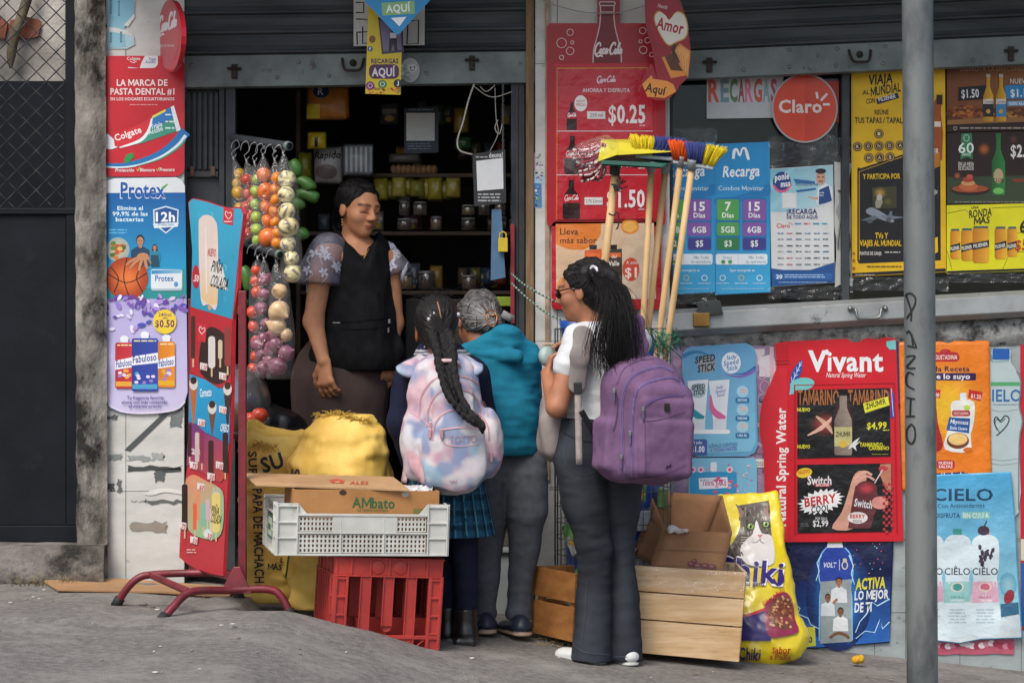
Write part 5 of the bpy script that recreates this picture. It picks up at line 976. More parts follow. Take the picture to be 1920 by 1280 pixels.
 p.poly(spline([(1560, 990), (1578, 960), (1590, 925), (1600, 893), (1612, 882), (1624, 888), (1622, 915), (1610, 950), (1600, 990)], 3, True), 'c08f7c'); p.poly([(1650, 870), (1671, 869), (1671, 925), (1660, 915), (1650, 890)], 'b0745c'); p.ell(1656, 878, 9, 5, 'a83a44'); p.stroke([(1655, 880), (1640, 905)], 2, 'd0c5c8'); p.stroke([(1601, 898), (1620, 884), (1635, 890)], [6, 5, 4], 'd0a08c', smooth=3); p.stroke([(1603, 905), (1624, 892), (1640, 900)], [6, 5, 4], 'c8978a', smooth=3)
 p.poly([(1604, 910), (1640, 905), (1648, 935), (1632, 990), (1590, 990), (1598, 940)], '5a2a30'); p.blob(1625, 915, 20, 14, 'b8404a', '5a2a30'); p.text('Switch', 1601, 1635, 948, 14, 'c5c8cc', .03, 0, 8); p.ell(1608, 970, 19, 11, 'd0cdcb'); p.text('BERRY', 1594, 1622, 971, 7, 'b0282f', .03); p.text('COOL', 1599, 1617, 979, 5, '222222', .02); p.ell(1650, 942, 16, 12, 'c8877f'); 
 for i in range(30): p.rect(*(lambda x, y: (x, y, x + 5, y + 5))(1655 + (i % 4) * 5, 905 + (i // 4) * 12 + (i % 2) * 5), 'a8323a')
 p.finish(r, FILM)
 # energy drink poster
 r, p = poster('energy_drink_poster', 'dark blue energy drink poster with three players inside a glowing bottle', 'poster', [(1474, 1004), (1676, 999), (1668, 1204), (1560, 1213), (1478, 1218)], '131c42', mp=wavy(-.008, .002, .05, .06), sub=12, t=.001)
 p.grad([(1476, 1090), (1670, 1080), (1668, 1202), (1560, 1211), (1480, 1216)], '16265c', '2a62b0', (1570, 1090), (1570, 1210)); p.blob(1573, 1120, 62, 100, '2f7fd0', '16265a', rings=5)
 p.rect(1552, 1002, 1579, 1018, 'c39a45'); p.poly([(1552, 1018), (1579, 1018), (1581, 1026), (1550, 1026)], 'd0d5dc'); B = spline([(1550, 1026), (1540, 1038), (1535, 1060), (1536, 1085), (1540, 1100), (1537, 1120), (1536, 1200)], 3); p.poly(B + [(2 * 1566 - x + 2, y) for x, y in B[::-1]], '27429a', 'bottle_picture'); p.stroke(B, 2, '7fc0ea', part='bottle_picture'); p.stroke([(2 * 1566 - x + 2, y) for x, y in B], 2, '7fc0ea', part='bottle_picture')
 p.text('VOLT', 1543, 1567, 1063, 9, 'd0d6dc', .025, .15); p.stroke([(1574, 1048), (1574, 1068)], 1, 'cfd5dc'); p.ring(1584, 1059, 5, 7, 2, 'cfc09a'); p.ell(1584, 1049, 4, 3, 'cfc09a'); p.text('ORIGINAL', 1587, 1655, 1012, 11, 'b5a05a', .015)
 p.poly([(1538, 1090), (1596, 1085), (1597, 1202), (1538, 1206)], '8f9a9c', 'players'); figure(p, 1573, 1090, 15, 'd3d8db', '17120f', '9a6a4c', part='players'); figure(p, 1552, 1120, 13, 'c9d0d5', '17120f', '7d5540', part='players'); figure(p, 1576, 1146, 14, 'dde1e3', '17120f', '7a5038', part='players'); p.stroke([(1556, 1195), (1570, 1186), (1586, 1190), (1592, 1196)], [5, 6, 5], '7a5038', part='players', smooth=3); p.stroke([(1562, 1130), (1570, 1122)], 5, '9a6a4c', part='players')
 for w in ([(1484, 1125), (1500, 1140), (1496, 1150), (1515, 1158), (1520, 1170), (1536, 1178)], [(1668, 1122), (1645, 1135), (1635, 1128), (1625, 1150), (1612, 1165), (1604, 1185)], [(1668, 1165), (1655, 1178), (1650, 1160), (1640, 1185), (1622, 1182), (1605, 1196)], [(1540, 1040), (1532, 1055), (1536, 1070), (1530, 1088)], [(1592, 1040), (1600, 1060), (1596, 1075), (1602, 1095)]): p.stroke(w, [3, 1.5], '6fb8e8'); p.stroke(w, [1.2, .8], 'd0e8f5')
 p.text('ACTIVA', 1604, 1660, 1105, 20, 'd6cf3a', .034, .12, -4); p.text('LO MEJOR', 1602, 1666, 1124, 16, 'd5dade', .032, .1, -3); p.text('DE TI', 1602, 1634, 1147, 17, 'd5dade', .032, .1, -3)
 for i in range(18): p.ell(q.uniform(1600, 1668), q.uniform(1018, 1075), 1.2, 1.2, q.choice(('d05a4a', 'd6b23a', '5fb0d0', 'd8d8d8')), n=6)
 p.poly([(1478, 1178), (1528, 1174), (1530, 1210), (1478, 1216)], 'c5c23a'); p.text('P.V.P.', 1496, 1511, 1188, 7, '1f1f3a', .025); p.text('$1.50', 1493, 1523, 1204, 11, '1f1f4a', .03); p.finish(r, FILM)
 # orange sauce poster over a dark blue sheet
 r, p = poster('blue_backing_sheet', 'dark blue sheet peeking out behind the orange sauce poster', 'poster', [(1680, 637), (1848, 631), (1850, 650), (1700, 660), (1692, 760), (1684, 758)], '2a3a72', -.012, .001); p.stroke([(1684, 642), (1845, 636)], 1, '4a5a92'); p.finish(r, PAPER)
 r, p = poster('sauce_poster', 'orange sauce poster with a mayonnaise pouch right behind the pole', 'poster', [(1685, 641), (1855, 638), (1860, 913), (1692, 920)], 'd9761c', mp=wavy(-.016, .001, .03, .03, 1), sub=14, t=.001)
 p.blob(1775, 760, 80, 90, 'dfb32a', 'd9761c', rings=6)
 p.rr(1748, 660, 1799, 678, 8, 'a8232c'); p.ell(1773, 660, 10, 6, 'a8232c'); p.text('GUSTADINA', 1753, 1795, 673.5, 8, 'e0cfc8', .02); p.text('Dale a la Receta', 1706, 1818, 696, 9.5, '3a2340', .03); p.rr(1700, 699, 1830, 713, 3, '2f1f4a'); p.text('el toque lo suyo', 1706, 1819, 710, 9.5, 'dcd4da', .03)
 p.poly([(1817, 730), (1843, 735), (1838, 752), (1815, 746)], 'b5231f'); p.text('$1.25', 1820, 1839, 745, 7, 'e4d8d0', .02, 0, 8); p.poly([(1735, 727), (1764, 731), (1762, 746), (1735, 743)], 'b5231f'); p.text('$0.80', 1741, 1761, 742, 7, 'e4d8d0', .02, 0, 6)
 p.poly(spline([(1745, 752), (1754, 756), (1759, 795), (1768, 830), (1762, 845), (1744, 848)], 3), '9a2420', 'pouch_picture'); p.rr(1800, 736, 1812, 754, 3, 'cfd5d8', 'pouch_picture'); p.poly(spline([(1783, 756), (1800, 750), (1826, 753), (1826, 790), (1820, 815), (1818, 846), (1772, 842), (1776, 810), (1784, 785)], 3, True), 'd8d8d2', 'pouch_picture')
 p.rr(1785, 769, 1819, 780, 4, 'a8232c', 'pouch_picture'); p.text('GUSTADINA', 1788, 1816, 777, 5, 'e0cfc8', .015); p.poly([(1780, 782), (1819, 784), (1817, 812), (1774, 806)], '23508f', 'pouch_picture'); p.text('Mayonesa', 1781, 1815, 793, 8, 'e2e6ea', .015, .2, 5); p.text('Estilo Casero', 1781, 1813, 804, 5.5, 'e2e6ea', .01, .2, 4); p.ell(1796, 826, 21, 15, '6a3a20', 'pouch_picture'); p.ell(1796, 823, 18, 11, 'e0bd76', 'pouch_picture'); p.ell(1815, 843, 9, 5, 'c5641f', 'pouch_picture'); p.ell(1813, 764, 6, 5, 'a8c84a', 'pouch_picture')
 p.rr(1756, 862, 1790, 879, 6, 'b0262c'); p.text('NUEVAS', 1760, 1786, 870, 5.5, 'e4d0c8', .02); p.text('SALSAS', 1760, 1786, 877, 5.5, 'e4d0c8', .02); p.poly([(1740, 888), (1808, 884), (1810, 894), (1806, 898), (1740, 902)], '3a2150'); p.text('¡Pruébalas!', 1737, 1803, 896, 8.5, 'dfd6dd', .025, 0, -2); p.ell(1813, 888, 2, 2, '3a2150'); p.finish(r, FILM)
 # big pale bottle board and blue water poster
 B = spline([(1860, 655), (1893, 653), (1895, 678), (1906, 695), (1914, 715), (1911, 760), (1917, 790), (1911, 830), (1910, 960), (1856, 960), (1854, 700), (1862, 680)], 3, True)
 r, p = poster('bottle_board', 'pale water bottle shaped board with a scribbled heart behind the orange poster', 'sign', B, 'a9b9ba', -.010, .008)
 p.rr(1861, 653, 1893, 674, 3, '2458a0'); p.stroke([(1863, 678), (1892, 676)], 3, '8aa5a8'); p.rect(1858, 716, 1912, 723, '4f9a66'); p.text('CIELO', 1840, 1915, 752, 22, '2a5f9c', .012); p.micro(1862, 757, 1908, 760, 1, '5a7a90'); p.stroke([(1870, 806), (1864, 790), (1868, 781), (1876, 788), (1884, 779), (1892, 784), (1888, 797), (1874, 812), (1868, 816)], 2.2, '33383e', part='scrawl', smooth=4); p.stroke([(1874, 810), (1866, 795), (1869, 785), (1877, 791), (1885, 783)], 1.4, '33383e', part='scrawl', smooth=4)
 for y in (768, 860, 868): p.stroke([(1860, y), (1880, y + 3), (1908, y - 1)], 1, '8fa0a0', smooth=3)
 p.stroke(spline([(1906, 695), (1914, 715), (1911, 760), (1917, 790), (1911, 830), (1910, 955)], 3), 2.5, '6a787a'); p.finish(r, GLOSS)
 r, p = poster('pink_poster', 'strip of a pink and white poster showing under the sky blue water poster', 'poster', ragged(1752, 1150, 1902, 1226, 2, 8), 'b0566a', -.006, .001)
 for i in range(16): p.ell(1760 + i * 9, 1208 + 3 * math.sin(i), 7, 6, q.choice(('d8cdd0', 'c87f92', 'a03a52')), n=9)
 p.finish(r, FILM)
 r, p = poster('water_poster', 'sky blue flavoured water poster with two big bottles near the wall foot', 'poster', [(1740, 890), (1896, 884), (1905, 990), (1908, 1060), (1916, 1170), (1917, 1196), (1840, 1198), (1800, 1206), (1745, 1200)], '4fa3c8', mp=wavy(-.018, .006, .06, .045, 2), sub=9, t=.001)
 p.grad([(1741, 893), (1894, 887), (1903, 990), (1906, 1060), (1912, 1160), (1742, 1165)], '3f98c5', '8cc0cf', (1780, 900), (1850, 1160)); p.grad([(1742, 1150), (1911, 1140), (1915, 1194), (1840, 1196), (1800, 1204), (1747, 1198)], '9cc6d6', 'c5ced2', (1780, 1150), (1790, 1185))
 p.text('CIELO', 1748, 1862, 938, 22, '24405e', .02); p.text('Con Antioxidantes', 1758, 1846, 952, 8, '2a4a68', .01, 0, -1); p.text('DISFRUTA', 1754, 1800, 970, 8.5, '24405e', .015); p.rect(1803, 959, 1856, 972, '7fb8b4'); p.text('SIN CULPA', 1805, 1854, 970, 8.5, 'd5e2d8', .02)
 for x, c, cp, l2 in ((1744, 'c9a3b8', 'b5657f', 'FRESA'), (1795, '8fc0bd', '3a8f88', 'LIMONADA'), (1847, 'd0a5b8', 'c0607f', 'TORONJA')):
  p.poly(spline([(x - 9, 1002), (x + 9, 1002), (x + 25, 1014), (x + 26, 1060), (x + 22, 1085), (x + 26, 1120), (x + 26, 1186), (x - 26, 1188), (x - 26, 1120), (x - 22, 1085), (x - 26, 1060), (x - 25, 1016)], 3, True), 'c6d6dc', 'bottle_picture'); p.poly([(x - 24, 1090), (x + 24, 1089), (x + 26, 1128), (x - 26, 1130)], c, 'bottle_picture'); p.rect(x - 8, 991, x + 8, 1002, cp, 'bottle_picture'); p.ell(x, 1100, 12, 9, 'd8c5b8', 'bottle_picture'); p.ell(x, 1100, 9, 7, cp, 'bottle_picture')
  p.text('CIÊLO', x - 24, x + 24, 1077, 13, '27303f', .012); p.text('SABOR A', x - 12, x + 12, 1121, 4, cp, .015); p.text(l2, x - 13, x + 13, 1127, 4.5, 'e0e6e6', .02); p.micro(x - 18, 1140, x + 18, 1170, 5, 'a5b8c2', seed=int(x), al='c')
 for i in range(12): p.poly(ragged(*(lambda a, b: (a, b, a + 6, b + 9))(q.uniform(1832, 1866), q.uniform(1014, 1052)), 2, 2, i), '3a3040')
 p.ell(1844, 994, 11, 9, '3a2a3a'); p.stroke([(1842, 994), (1850, 976)], 2, '2a2030'); p.blob(1890, 1095, 16, 22, '8fb8c2', '5f9fb8'); p.ell(1892, 1118, 9, 14, '8a2a3a', rot=20); p.poly([(1876, 1132), (1909, 1128), (1911, 1150), (1877, 1156)], '2f5f7d'); p.finish(r, FILM)
 r, p = poster('red_poster', 'sliver of a red and blue poster at the far right end of the wall', 'poster', [(1913, 626), (1990, 620), (1996, 1190), (1914, 1180)], 'b52433', -.004, .001); p.poly([(1914, 1055), (1992, 1050), (1994, 1180), (1915, 1172)], '23599a'); p.rect(1914, 1010, 1990, 1050, 'c9c3b0'); p.finish(r, GLOSS)
 # small stickers on the pillar strip
 for k, (x0, y0, x1, y1, c, lab) in enumerate(((1001, 286, 1022, 318, 'b08aa8', 'pink and blue sticker on the grey tile strip beside the timber post'), (1001, 320, 1021, 344, '9fc0cf', 'pale blue sticker just under the pink sticker on the tile strip'), (1001, 344, 1016, 390, '4a7fb0', 'blue and green sticker lowest on the tile strip by the menu board'))):
  r, p = poster('wall_sticker', lab, 'sticker', ragged(x0, y0, x1, y1, 1, 3), c, -.0005, .0006)
  for i in range(14): p.rect(*(lambda a, b: (a, b, a + q.uniform(2, 5), b + q.uniform(1, 4)))(q.uniform(x0 + 1, x1 - 6), q.uniform(y0 + 2, y1 - 5)), q.choice(('e0dde0', '3a6f9c', 'b0708f', '6a9f6a', '2a3a4a')))
  p.finish(r, PAPER)
lower_posters()

# ================================================================ GOODS AND FURNITURE ON THE PAVEMENT
def local(o, yaw, roll):
 M = Matrix.Translation(o) @ Matrix.Rotation(roll, 4, 'Y') @ Matrix.Rotation(yaw, 4, 'Z'); return M
def put(mb, M): mb.v = [tuple(M @ Vector(p)) for p in mb.v]; return mb
def ice_stand():
 P0, P1 = at(445, 800, -1.15), at(345, 800, -.62); d = (P1 - P0); d.z = 0; N = Vector((d.y, -d.x, 0)).normalized()
 if N.y > 0: N = -N
 r = thing('ice_cream_stand', at(380, 1150, -1.0), 'tall red ice cream price stand turned side-on left of the doorway', 'stand')
 top = [(353, 380), (356, 375), (362, 372), (385, 377), (405, 384), (425, 390), (443, 388), (453, 391), (457, 401), (455, 425), (449, 470), (446, 540), (437, 598), (434, 760), (431, 834), (425, 940), (420, 1030), (418, 1079), (395, 1075), (368, 1066), (350, 1056), (336, 1044), (338, 1000), (345, 930), (353, 850), (356, 720), (357, 575), (361, 470)]
 p = Print(onplane(P0, N)).sheet(top, 'b5303a', .012, 'board'); q = random.Random(3)
 p.grad([(354, 380), (362, 373), (385, 378), (425, 391), (452, 391), (456, 402), (448, 472), (436, 598), (358, 575), (361, 470)], '3fa6c6', '2a90b4', (360, 380), (430, 590))
 for i in range(14): x, y = q.uniform(365, 440), q.uniform(395, 570); p.stroke([(x, y), (x + 5, y + 4), (x + 4, y + 12)], [1, 2, .6], q.choice(('7cc4d6', '58b2cc', '2484a8')), smooth=3)
 p.poly(spline([(373, 430), (377, 408), (390, 403), (403, 412), (409, 440), (408, 572), (392, 570), (377, 560)], 4, True), 'dccbc2', 'ice_picture'); p.grad([(378, 500), (407, 500), (408, 571), (392, 570), (378, 558)], 'dccbc2', 'e0bd84', (390, 500), (390, 572), 'ice_picture'); p.poly([(390, 571), (397, 573), (396, 582), (391, 580)], 'c9a27a', 'ice_picture'); p.stroke([(386, 425), (388, 550)], [2, 4, 2], 'e6dcd6', part='ice_picture')
 p.poly([(420, 387), (439, 393), (437, 423), (419, 418)], 'c5303c'); p.stroke([(429, 411), (423, 402), (425, 396), (429, 400), (433, 398), (435, 404), (429, 411)], 1.2, 'e6d8d8', smooth=3, part='lettering'); p.micro(421, 414, 436, 418, 1, 'e6d8d8')
 p.ell(368, 519, 7, 22, 'b52a34'); p.text('.50', 363, 373, 527, 12, 'e6dcd8', .03, 0, 6); p.text('NUEVO', 390, 405, 480, 14, 'b5303a', .02, 0, 4); p.poly([(394, 490), (418, 498), (428, 545), (394, 532)], 'd9d6d0'); p.text('PIÑA', 396, 417, 508, 20, '26221f', .02, 0, 14); p.text('COLADA', 394, 427, 536, 22, '26221f', .02, 0, 14)
 p.poly([(357, 576), (436, 600), (434, 722), (412, 727), (385, 710), (357, 700)], 'b52832'); p.poly(spline([(374, 690), (378, 640), (392, 614), (412, 618), (428, 640), (433, 700), (412, 720), (390, 712)], 3, True), '33211e'); p.poly([(372, 606), (388, 610), (386, 642), (371, 638)], 'c5303c'); p.stroke([(379, 626), (374, 618), (377, 612), (380, 617), (384, 614), (385, 620), (379, 626)], 1.2, 'e6d8d8', smooth=3, part='lettering')
 for x, y, w, h, c in ((363, 632, 8, 80, '4a2a20'), (398, 660, 13, 60, 'd3cfc8'), (428, 650, 12, 74, '8a3a34'), (414, 655, 8, 36, 'c9b89a')): p.rr(x - w / 2, y - h / 2, x + w / 2, y + h / 2, w / 2.2, c, 'ice_picture'); p.rect(x - 1.5, y + h / 2, x + 1.5, y + h / 2 + 16, 'd0b68c', 'ice_picture')
 p.grad([(357, 701), (385, 711), (412, 728), (434, 724), (431, 832), (425, 832), (410, 822), (385, 810), (370, 795), (355, 790)], '2fa0cc', '1d7fb0', (360, 710), (420, 820)); p.text('Cornetto', 376, 398, 744, 15, 'dfe6ea', .02, .1, -6)
 for x, y0, y1, c in ((364, 705, 800, 'b5653a'), (399, 750, 815, '6a4a3a'), (428, 715, 808, '3a2a28')): p.poly([(x - 7, y0 + 18), (x + 7, y0 + 18), (x + 1, y1), (x - 1, y1)], c, 'ice_picture'); p.ell(x, y0 + 14, 8, 12, 'd6cdc2', 'ice_picture'); p.ell(x, y0 + 8, 6, 7, '3a2620', 'ice_picture')
 p.text('OREO', 414, 430, 808, 14, 'd6dde2', .03, 0, 6)
 p.grad([(355, 791), (370, 796), (385, 811), (410, 823), (431, 834), (425, 892), (415, 904), (400, 898), (385, 888), (365, 876), (351, 872)], '6a3a78', 'b5463a', (360, 800), (430, 880)); p.text('casero', 358, 379, 850, 15, 'e2d3d6', .02, 0, 8)
 for x, y, w, h, c in ((357, 825, 7, 62, '4a2026'), (371, 838, 8, 56, 'c9b5b0'), (380, 838, 7, 60, '8a2f4a'), (397, 860, 10, 70, '3f201c'), (424, 848, 10, 76, '2f1c1a')): p.rr(x - w / 2, y - h / 2, x + w / 2, y + h / 2, w / 2.3, c, 'ice_picture'); p.rect(x - 1.3, y + h / 2, x + 1.3, y + h / 2 + 12, 'd0b68c', 'ice_picture')
 p.grad(spline([(349, 905), (355, 893), (368, 890), (390, 902), (410, 912), (421, 930), (419, 990), (405, 1010), (380, 1008), (356, 994), (346, 960)], 3, True), 'd98a6a', '8fb58c', (350, 920), (405, 960))
 for x, y, w, h, c in ((348, 950, 11, 86, '2f1f1c'), (371, 940, 10, 70, 'd98f6a'), (367, 968, 7, 50, 'd9653f'), (383, 965, 9, 44, '7fb59a'), (391, 955, 7, 40, 'cfa5b5'), (407, 960, 16, 76, 'd9c672'), (398, 975, 6, 44, 'd0c2a0')): p.rr(x - w / 2, y - h / 2, x + w / 2, y + h / 2, w / 2.3, c, 'ice_picture'); p.rect(x - 1.3, y + h / 2, x + 1.3, y + h / 2 + 16, 'd0b68c', 'ice_picture')
 p.text('PIÑA', 397, 412, 962, 15, '1f1c1a', .02, 0, 12); p.text('COLADA', 396, 416, 978, 16, '1f1c1a', .02, 0, 12); p.text('NUEVO', 400, 414, 924, 12, 'd6dcd0', .01, 0, 10); p.ell(391, 1000, 7, 9, 'c3d8e0'); p.micro(352, 1028, 372, 1038, 2, 'e0b0a8')
 for x, y, t in ((384, 687, '1.10'), (420, 705, '1.10'), (380, 792, '1.00'), (420, 768, '1.10'), (365, 872, '.75'), (398, 893, '.50'), (414, 872, '1.00'), (379, 912, '.60'), (345, 985, '.75'), (394, 1003, '.50'), (366, 1012, '.50')): p.poly([(x - 7, y - 8), (x + 7, y - 5), (x + 6, y + 8), (x - 7, y + 5)], 'dcd6d2'); p.text(t, x - 5, x + 5, y + 5, 9, 'b5242e', .03, 0, 10)
 p.finish(r, GLOSS)
 RD = mat('dark_red_tube', '7c2430', '5a1820', 9, .42, .15, 60, c3='4a3a38', s3=14, t3=(.62, .7), metal=.1)
 mb = MB(); e = d.normalized(); off = N * -.022
 for x, y0, y1, Y in ((444, 545, 1092, -1.15), (350, 560, 1062, -.64)): a, b = at(x, y0, Y) + off, at(x, y1, Y) + off; mb.bar(a, b, .028, .028, up=(1, 0, 0))
 mb.bar(at(444, 1085, -1.15) + off, at(350, 1060, -.64) + off, .03, .03); mb.bar(at(444, 560, -1.15) + off, at(350, 566, -.64) + off, .024, .024); mb.build('frame', RD, r, .003)
 def leg(pts, nm='leg'):
  mb = MB(); P = [at(*q) for q in pts]; P = [Vector(v) for v in spline([tuple(v) for v in P], 6)]; mb.tube(P, .0145, 12); o = mb.build(nm, RD, r)
  for a, b in ((P[0], P[3]), (P[-1], P[-4])):
   m2 = MB(); u = (b - a).normalized(); m2.lathe([(.0, -.008), (.019, -.006), (.02, .03), (.016, .034)], a, u, 14); m2.build('rubber_foot', mat('black_rubber', '1c1c1d', '121213', 9, .7), o)
 leg([(217, 1134, -.78), (238, 1103, -.79), (258, 1084, -.79), (282, 1077, -.78), (345, 1074, -.76), (405, 1074, -.78), (432, 1084, -.82), (450, 1122, -.83)])
 leg([(300, 1165, -1.38), (325, 1137, -1.34), (345, 1116, -1.3), (370, 1107, -1.27), (430, 1106, -1.2), (500, 1104, -1.18), (526, 1116, -1.18), (548, 1158, -1.19)])
 mb = MB(); mb.tube([at(282, 1077, -.78), at(352, 1108, -1.28)], .0135, 12); mb.prism([at(438, 1062, -1.19), at(450, 1062, -1.19), at(472, 1112, -1.2), at(412, 1112, -1.2)], (0, .01, 0)); mb.build('brace', RD, r, .002)
ice_stand()
def flat_card():
 mb = MB(); pts = [(-1.92, -.13), (-1.80, -.42), (-1.4, -.40), (-1.13, -.33), (-1.15, -.05), (-1.64, -.05)]
 def g(x, y):
  # walk down the view line to the pavement
  for i in range(400):
   Y = .1 - i * .004; p = at(x, y, Y)
   if p.z <= zground(p.x, Y) + .004: return p
  return p
 P = [Vector((x, y, zground(x, y) + .007)) for x, y in pts]; mb.prism(P, (0, 0, .010)); o = mb.build('flattened_carton', mat('brown_cardboard', 'a5805a', '93704d', 7, .85, .15, 90, stretch=(1, 1, 1)), None, .002)
 tag(o, 'flattened brown cardboard sheet lying on the pavement by the tiled pillar', 'cardboard')
 mb = MB(); mb.tube([g(x, y) + Vector((0, 0, .01)) for x, y in spline([(58, 1102), (80, 1100), (100, 1101), (115, 1105)], 4)], .006, 6); mb.tube([g(x, y) + Vector((0, 0, .008)) for x, y in spline([(130, 1108), (138, 1116), (134, 1128)], 4)], .003, 5)
 tag(mb.build('blue_twine', mat('blue_plastic_twine', '2f86b8', '246a94', 9, .5)), 'scrap of blue plastic twine beside the cardboard sheet', 'twine')
 q = random.Random(21); mb = MB()
 for i in range(150):
  x, y = (q.uniform(-2, 2.1), q.uniform(-2.6, -.1)); s = q.uniform(.002, .007) if i > 14 else q.uniform(.007, .012); z = zground(x, y) + .004; mb.ball((x, y, z), (s * q.uniform(.7, 2), s, s * .4), q.randrange(3), 6)
 tag(mb.build('litter', [mat('pale_grit', 'bdb9b0'), mat('grey_grit', '8a8680'), mat('brown_grit', '6d5f4e')]), 'small pale crumbs of litter scattered over the pavement', 'litter', kind='stuff')
 mb = MB(); 
 for i in range(60):
  x = q.uniform(-2.05, -1.78); y = q.uniform(-.22, -.1); z = zground(x, y); mb.tube([(x, y, z), (x + q.uniform(-.03, .03), y - q.uniform(0, .05), z + q.uniform(.01, .05))], [.002, .0008], 4)
 tag(mb.build('dry_grass', mat('straw', '9c8a5f', '75653f', 9, .9)), 'tuft of dry grass and straw at the doorstep foot', 'grass', kind='stuff')
 mb = MB()
 for i in range(70):
  x = q.uniform(.1, .34); y = q.uniform(-.75, -.5); z = zground(x, y) + .004; a = q.uniform(0, 3.1); L = q.uniform(.02, .06); mb.tube([(x, y, z), (x + L * math.cos(a), y + L * math.sin(a), z + q.uniform(0, .015))], .0012, 4)
 tag(mb.build('straw_scraps', MATS['straw']), 'loose straw scraps beside the small wooden crate', 'straw', kind='stuff')
 s = Soft((1.28, -.5, -.3), (1.5, -.25, .2), .004); p = at(1607, 1237, -.38); s.ell(p, (.022, .02, .014)); s.ell(p + Vector((.012, 0, .005)), (.012, .015, .012)); s.rough(.006, (90, 90, 90), 3); tag(s.skin('yellow_wrapper', mat('yellow_wrap', 'd9a81c', 'b98812', 40, .5)), 'crumpled bright yellow wrapper on the pavement by the wall', 'wrapper')
flat_card()
# ---------------------------------------------------------------- sacks
M_SACK = mat('woven_yellow_sack', 'ecca6c', 'dcb354', 9, .5, .3, 220, c3='bc8e3a', s3=3, t3=(.55, .75), spec=.3)
def sacks():
 def sack(lab, cx, Y, rows, hole, seed, fringe):
  b = at(cx, rows[-1][0], Y); s = Soft((b.x - .34, Y - .3, b.z - .05), (b.x + .34, Y + .3, at(cx, rows[0][0], Y).z + .06), .0075); k = ppm(Y)
  for (y0, x0, w0), (y1, x1, w1) in zip(rows, rows[1:]): s.cap(at(x0, y0, Y), at(x1, y1, Y), w0 / k, w1 / k, .05, flat=((0, 1, 0), .8))
  s.rough(.02, (8, 8, 5), seed); s.rough(.015, (8, 8, 19), seed + 5); s.rough(.0045, (30, 30, 12), seed + 8)
  if hole:
   hx_, hy, rx, rz, yy = hole; s.ell(at(hx_, hy, Y + yy), (rx / k, .13, rz / k), .015, cut=True)
  r = thing('potato_sack', Vector((b.x, Y, zground(b.x, Y))), lab, 'sack', 'yellow potato sacks'); o = s.skin('sack_body', M_SACK, r); q = random.Random(seed)
  mb = MB()
  for (xa, ya, xb, yb, n) in fringe:
   for i in range(n):
    t = q.random(); x, y = xa + (xb - xa) * t, ya + (yb - ya) * t + 4 * math.sin(t * 9); P = onmesh(o)(x, y, .0)
    if P is None: continue
    mb.tube([P, P + Vector((q.uniform(-.015, .015), -.004, q.uniform(-.004, .02))), P + Vector((q.uniform(-.025, .025), -.008, q.uniform(-.02, .02)))], .0012, 4)
  mb.build('frayed_rim', mat('yellow_fibre', 'd9b650', 'c29a3a', 20, .8), r); return r, o
 r, o = sack('open yellow woven potato sack at the left with a frayed gaping rim', 512, -.5, [(815, 514, 56), (850, 514, 58), (930, 510, 52), (990, 512, 60), (1060, 514, 64), (1104, 514, 52)], (522, 786, 60, 34, -.03), 4, [(450, 838, 520, 835, 60), (452, 805, 560, 782, 40)])
 K = (.03, .03, .045); p = Print(onmesh(o), sub=6); p.text('SU', 494, 536, 886, 27, K, .03, 0, -18); p.text('SUP', 466, 466 + 44, 846, 15, K, .02, 0, 88) ; p.text('PAPA DE MACHACH', 474, 474 + 176, 916, 17, K, .022, 0, 88.5); p.text('MÁS', 502, 528, 1066, 10, K, .03, 0, 3); p.text('L', 526, 532, 1054, 9, K, .02); p.finish(r, PAPER)
 r, o = sack('full yellow woven potato sack on the right with a frayed bunched top', 640, -.68, [(808, 634, 46), (826, 637, 64), (858, 641, 84), (892, 640, 88), (960, 630, 80), (1060, 610, 66), (1115, 600, 56)], (636, 748, 76, 30, .05), 9, [(574, 776, 692, 786, 130)])
 p = Print(onmesh(o), sub=6); p.text('S', 546, 558, 880, 15, K, .02, 0, 80); p.text('SNS', 520, 548, 1095, 13, K, .02, 0, 80); p.stroke([(532, 1100), (538, 1070), (543, 1035)], 3, hx('2a5a3a'), part='cord'); p.finish(r, PAPER)
sacks()
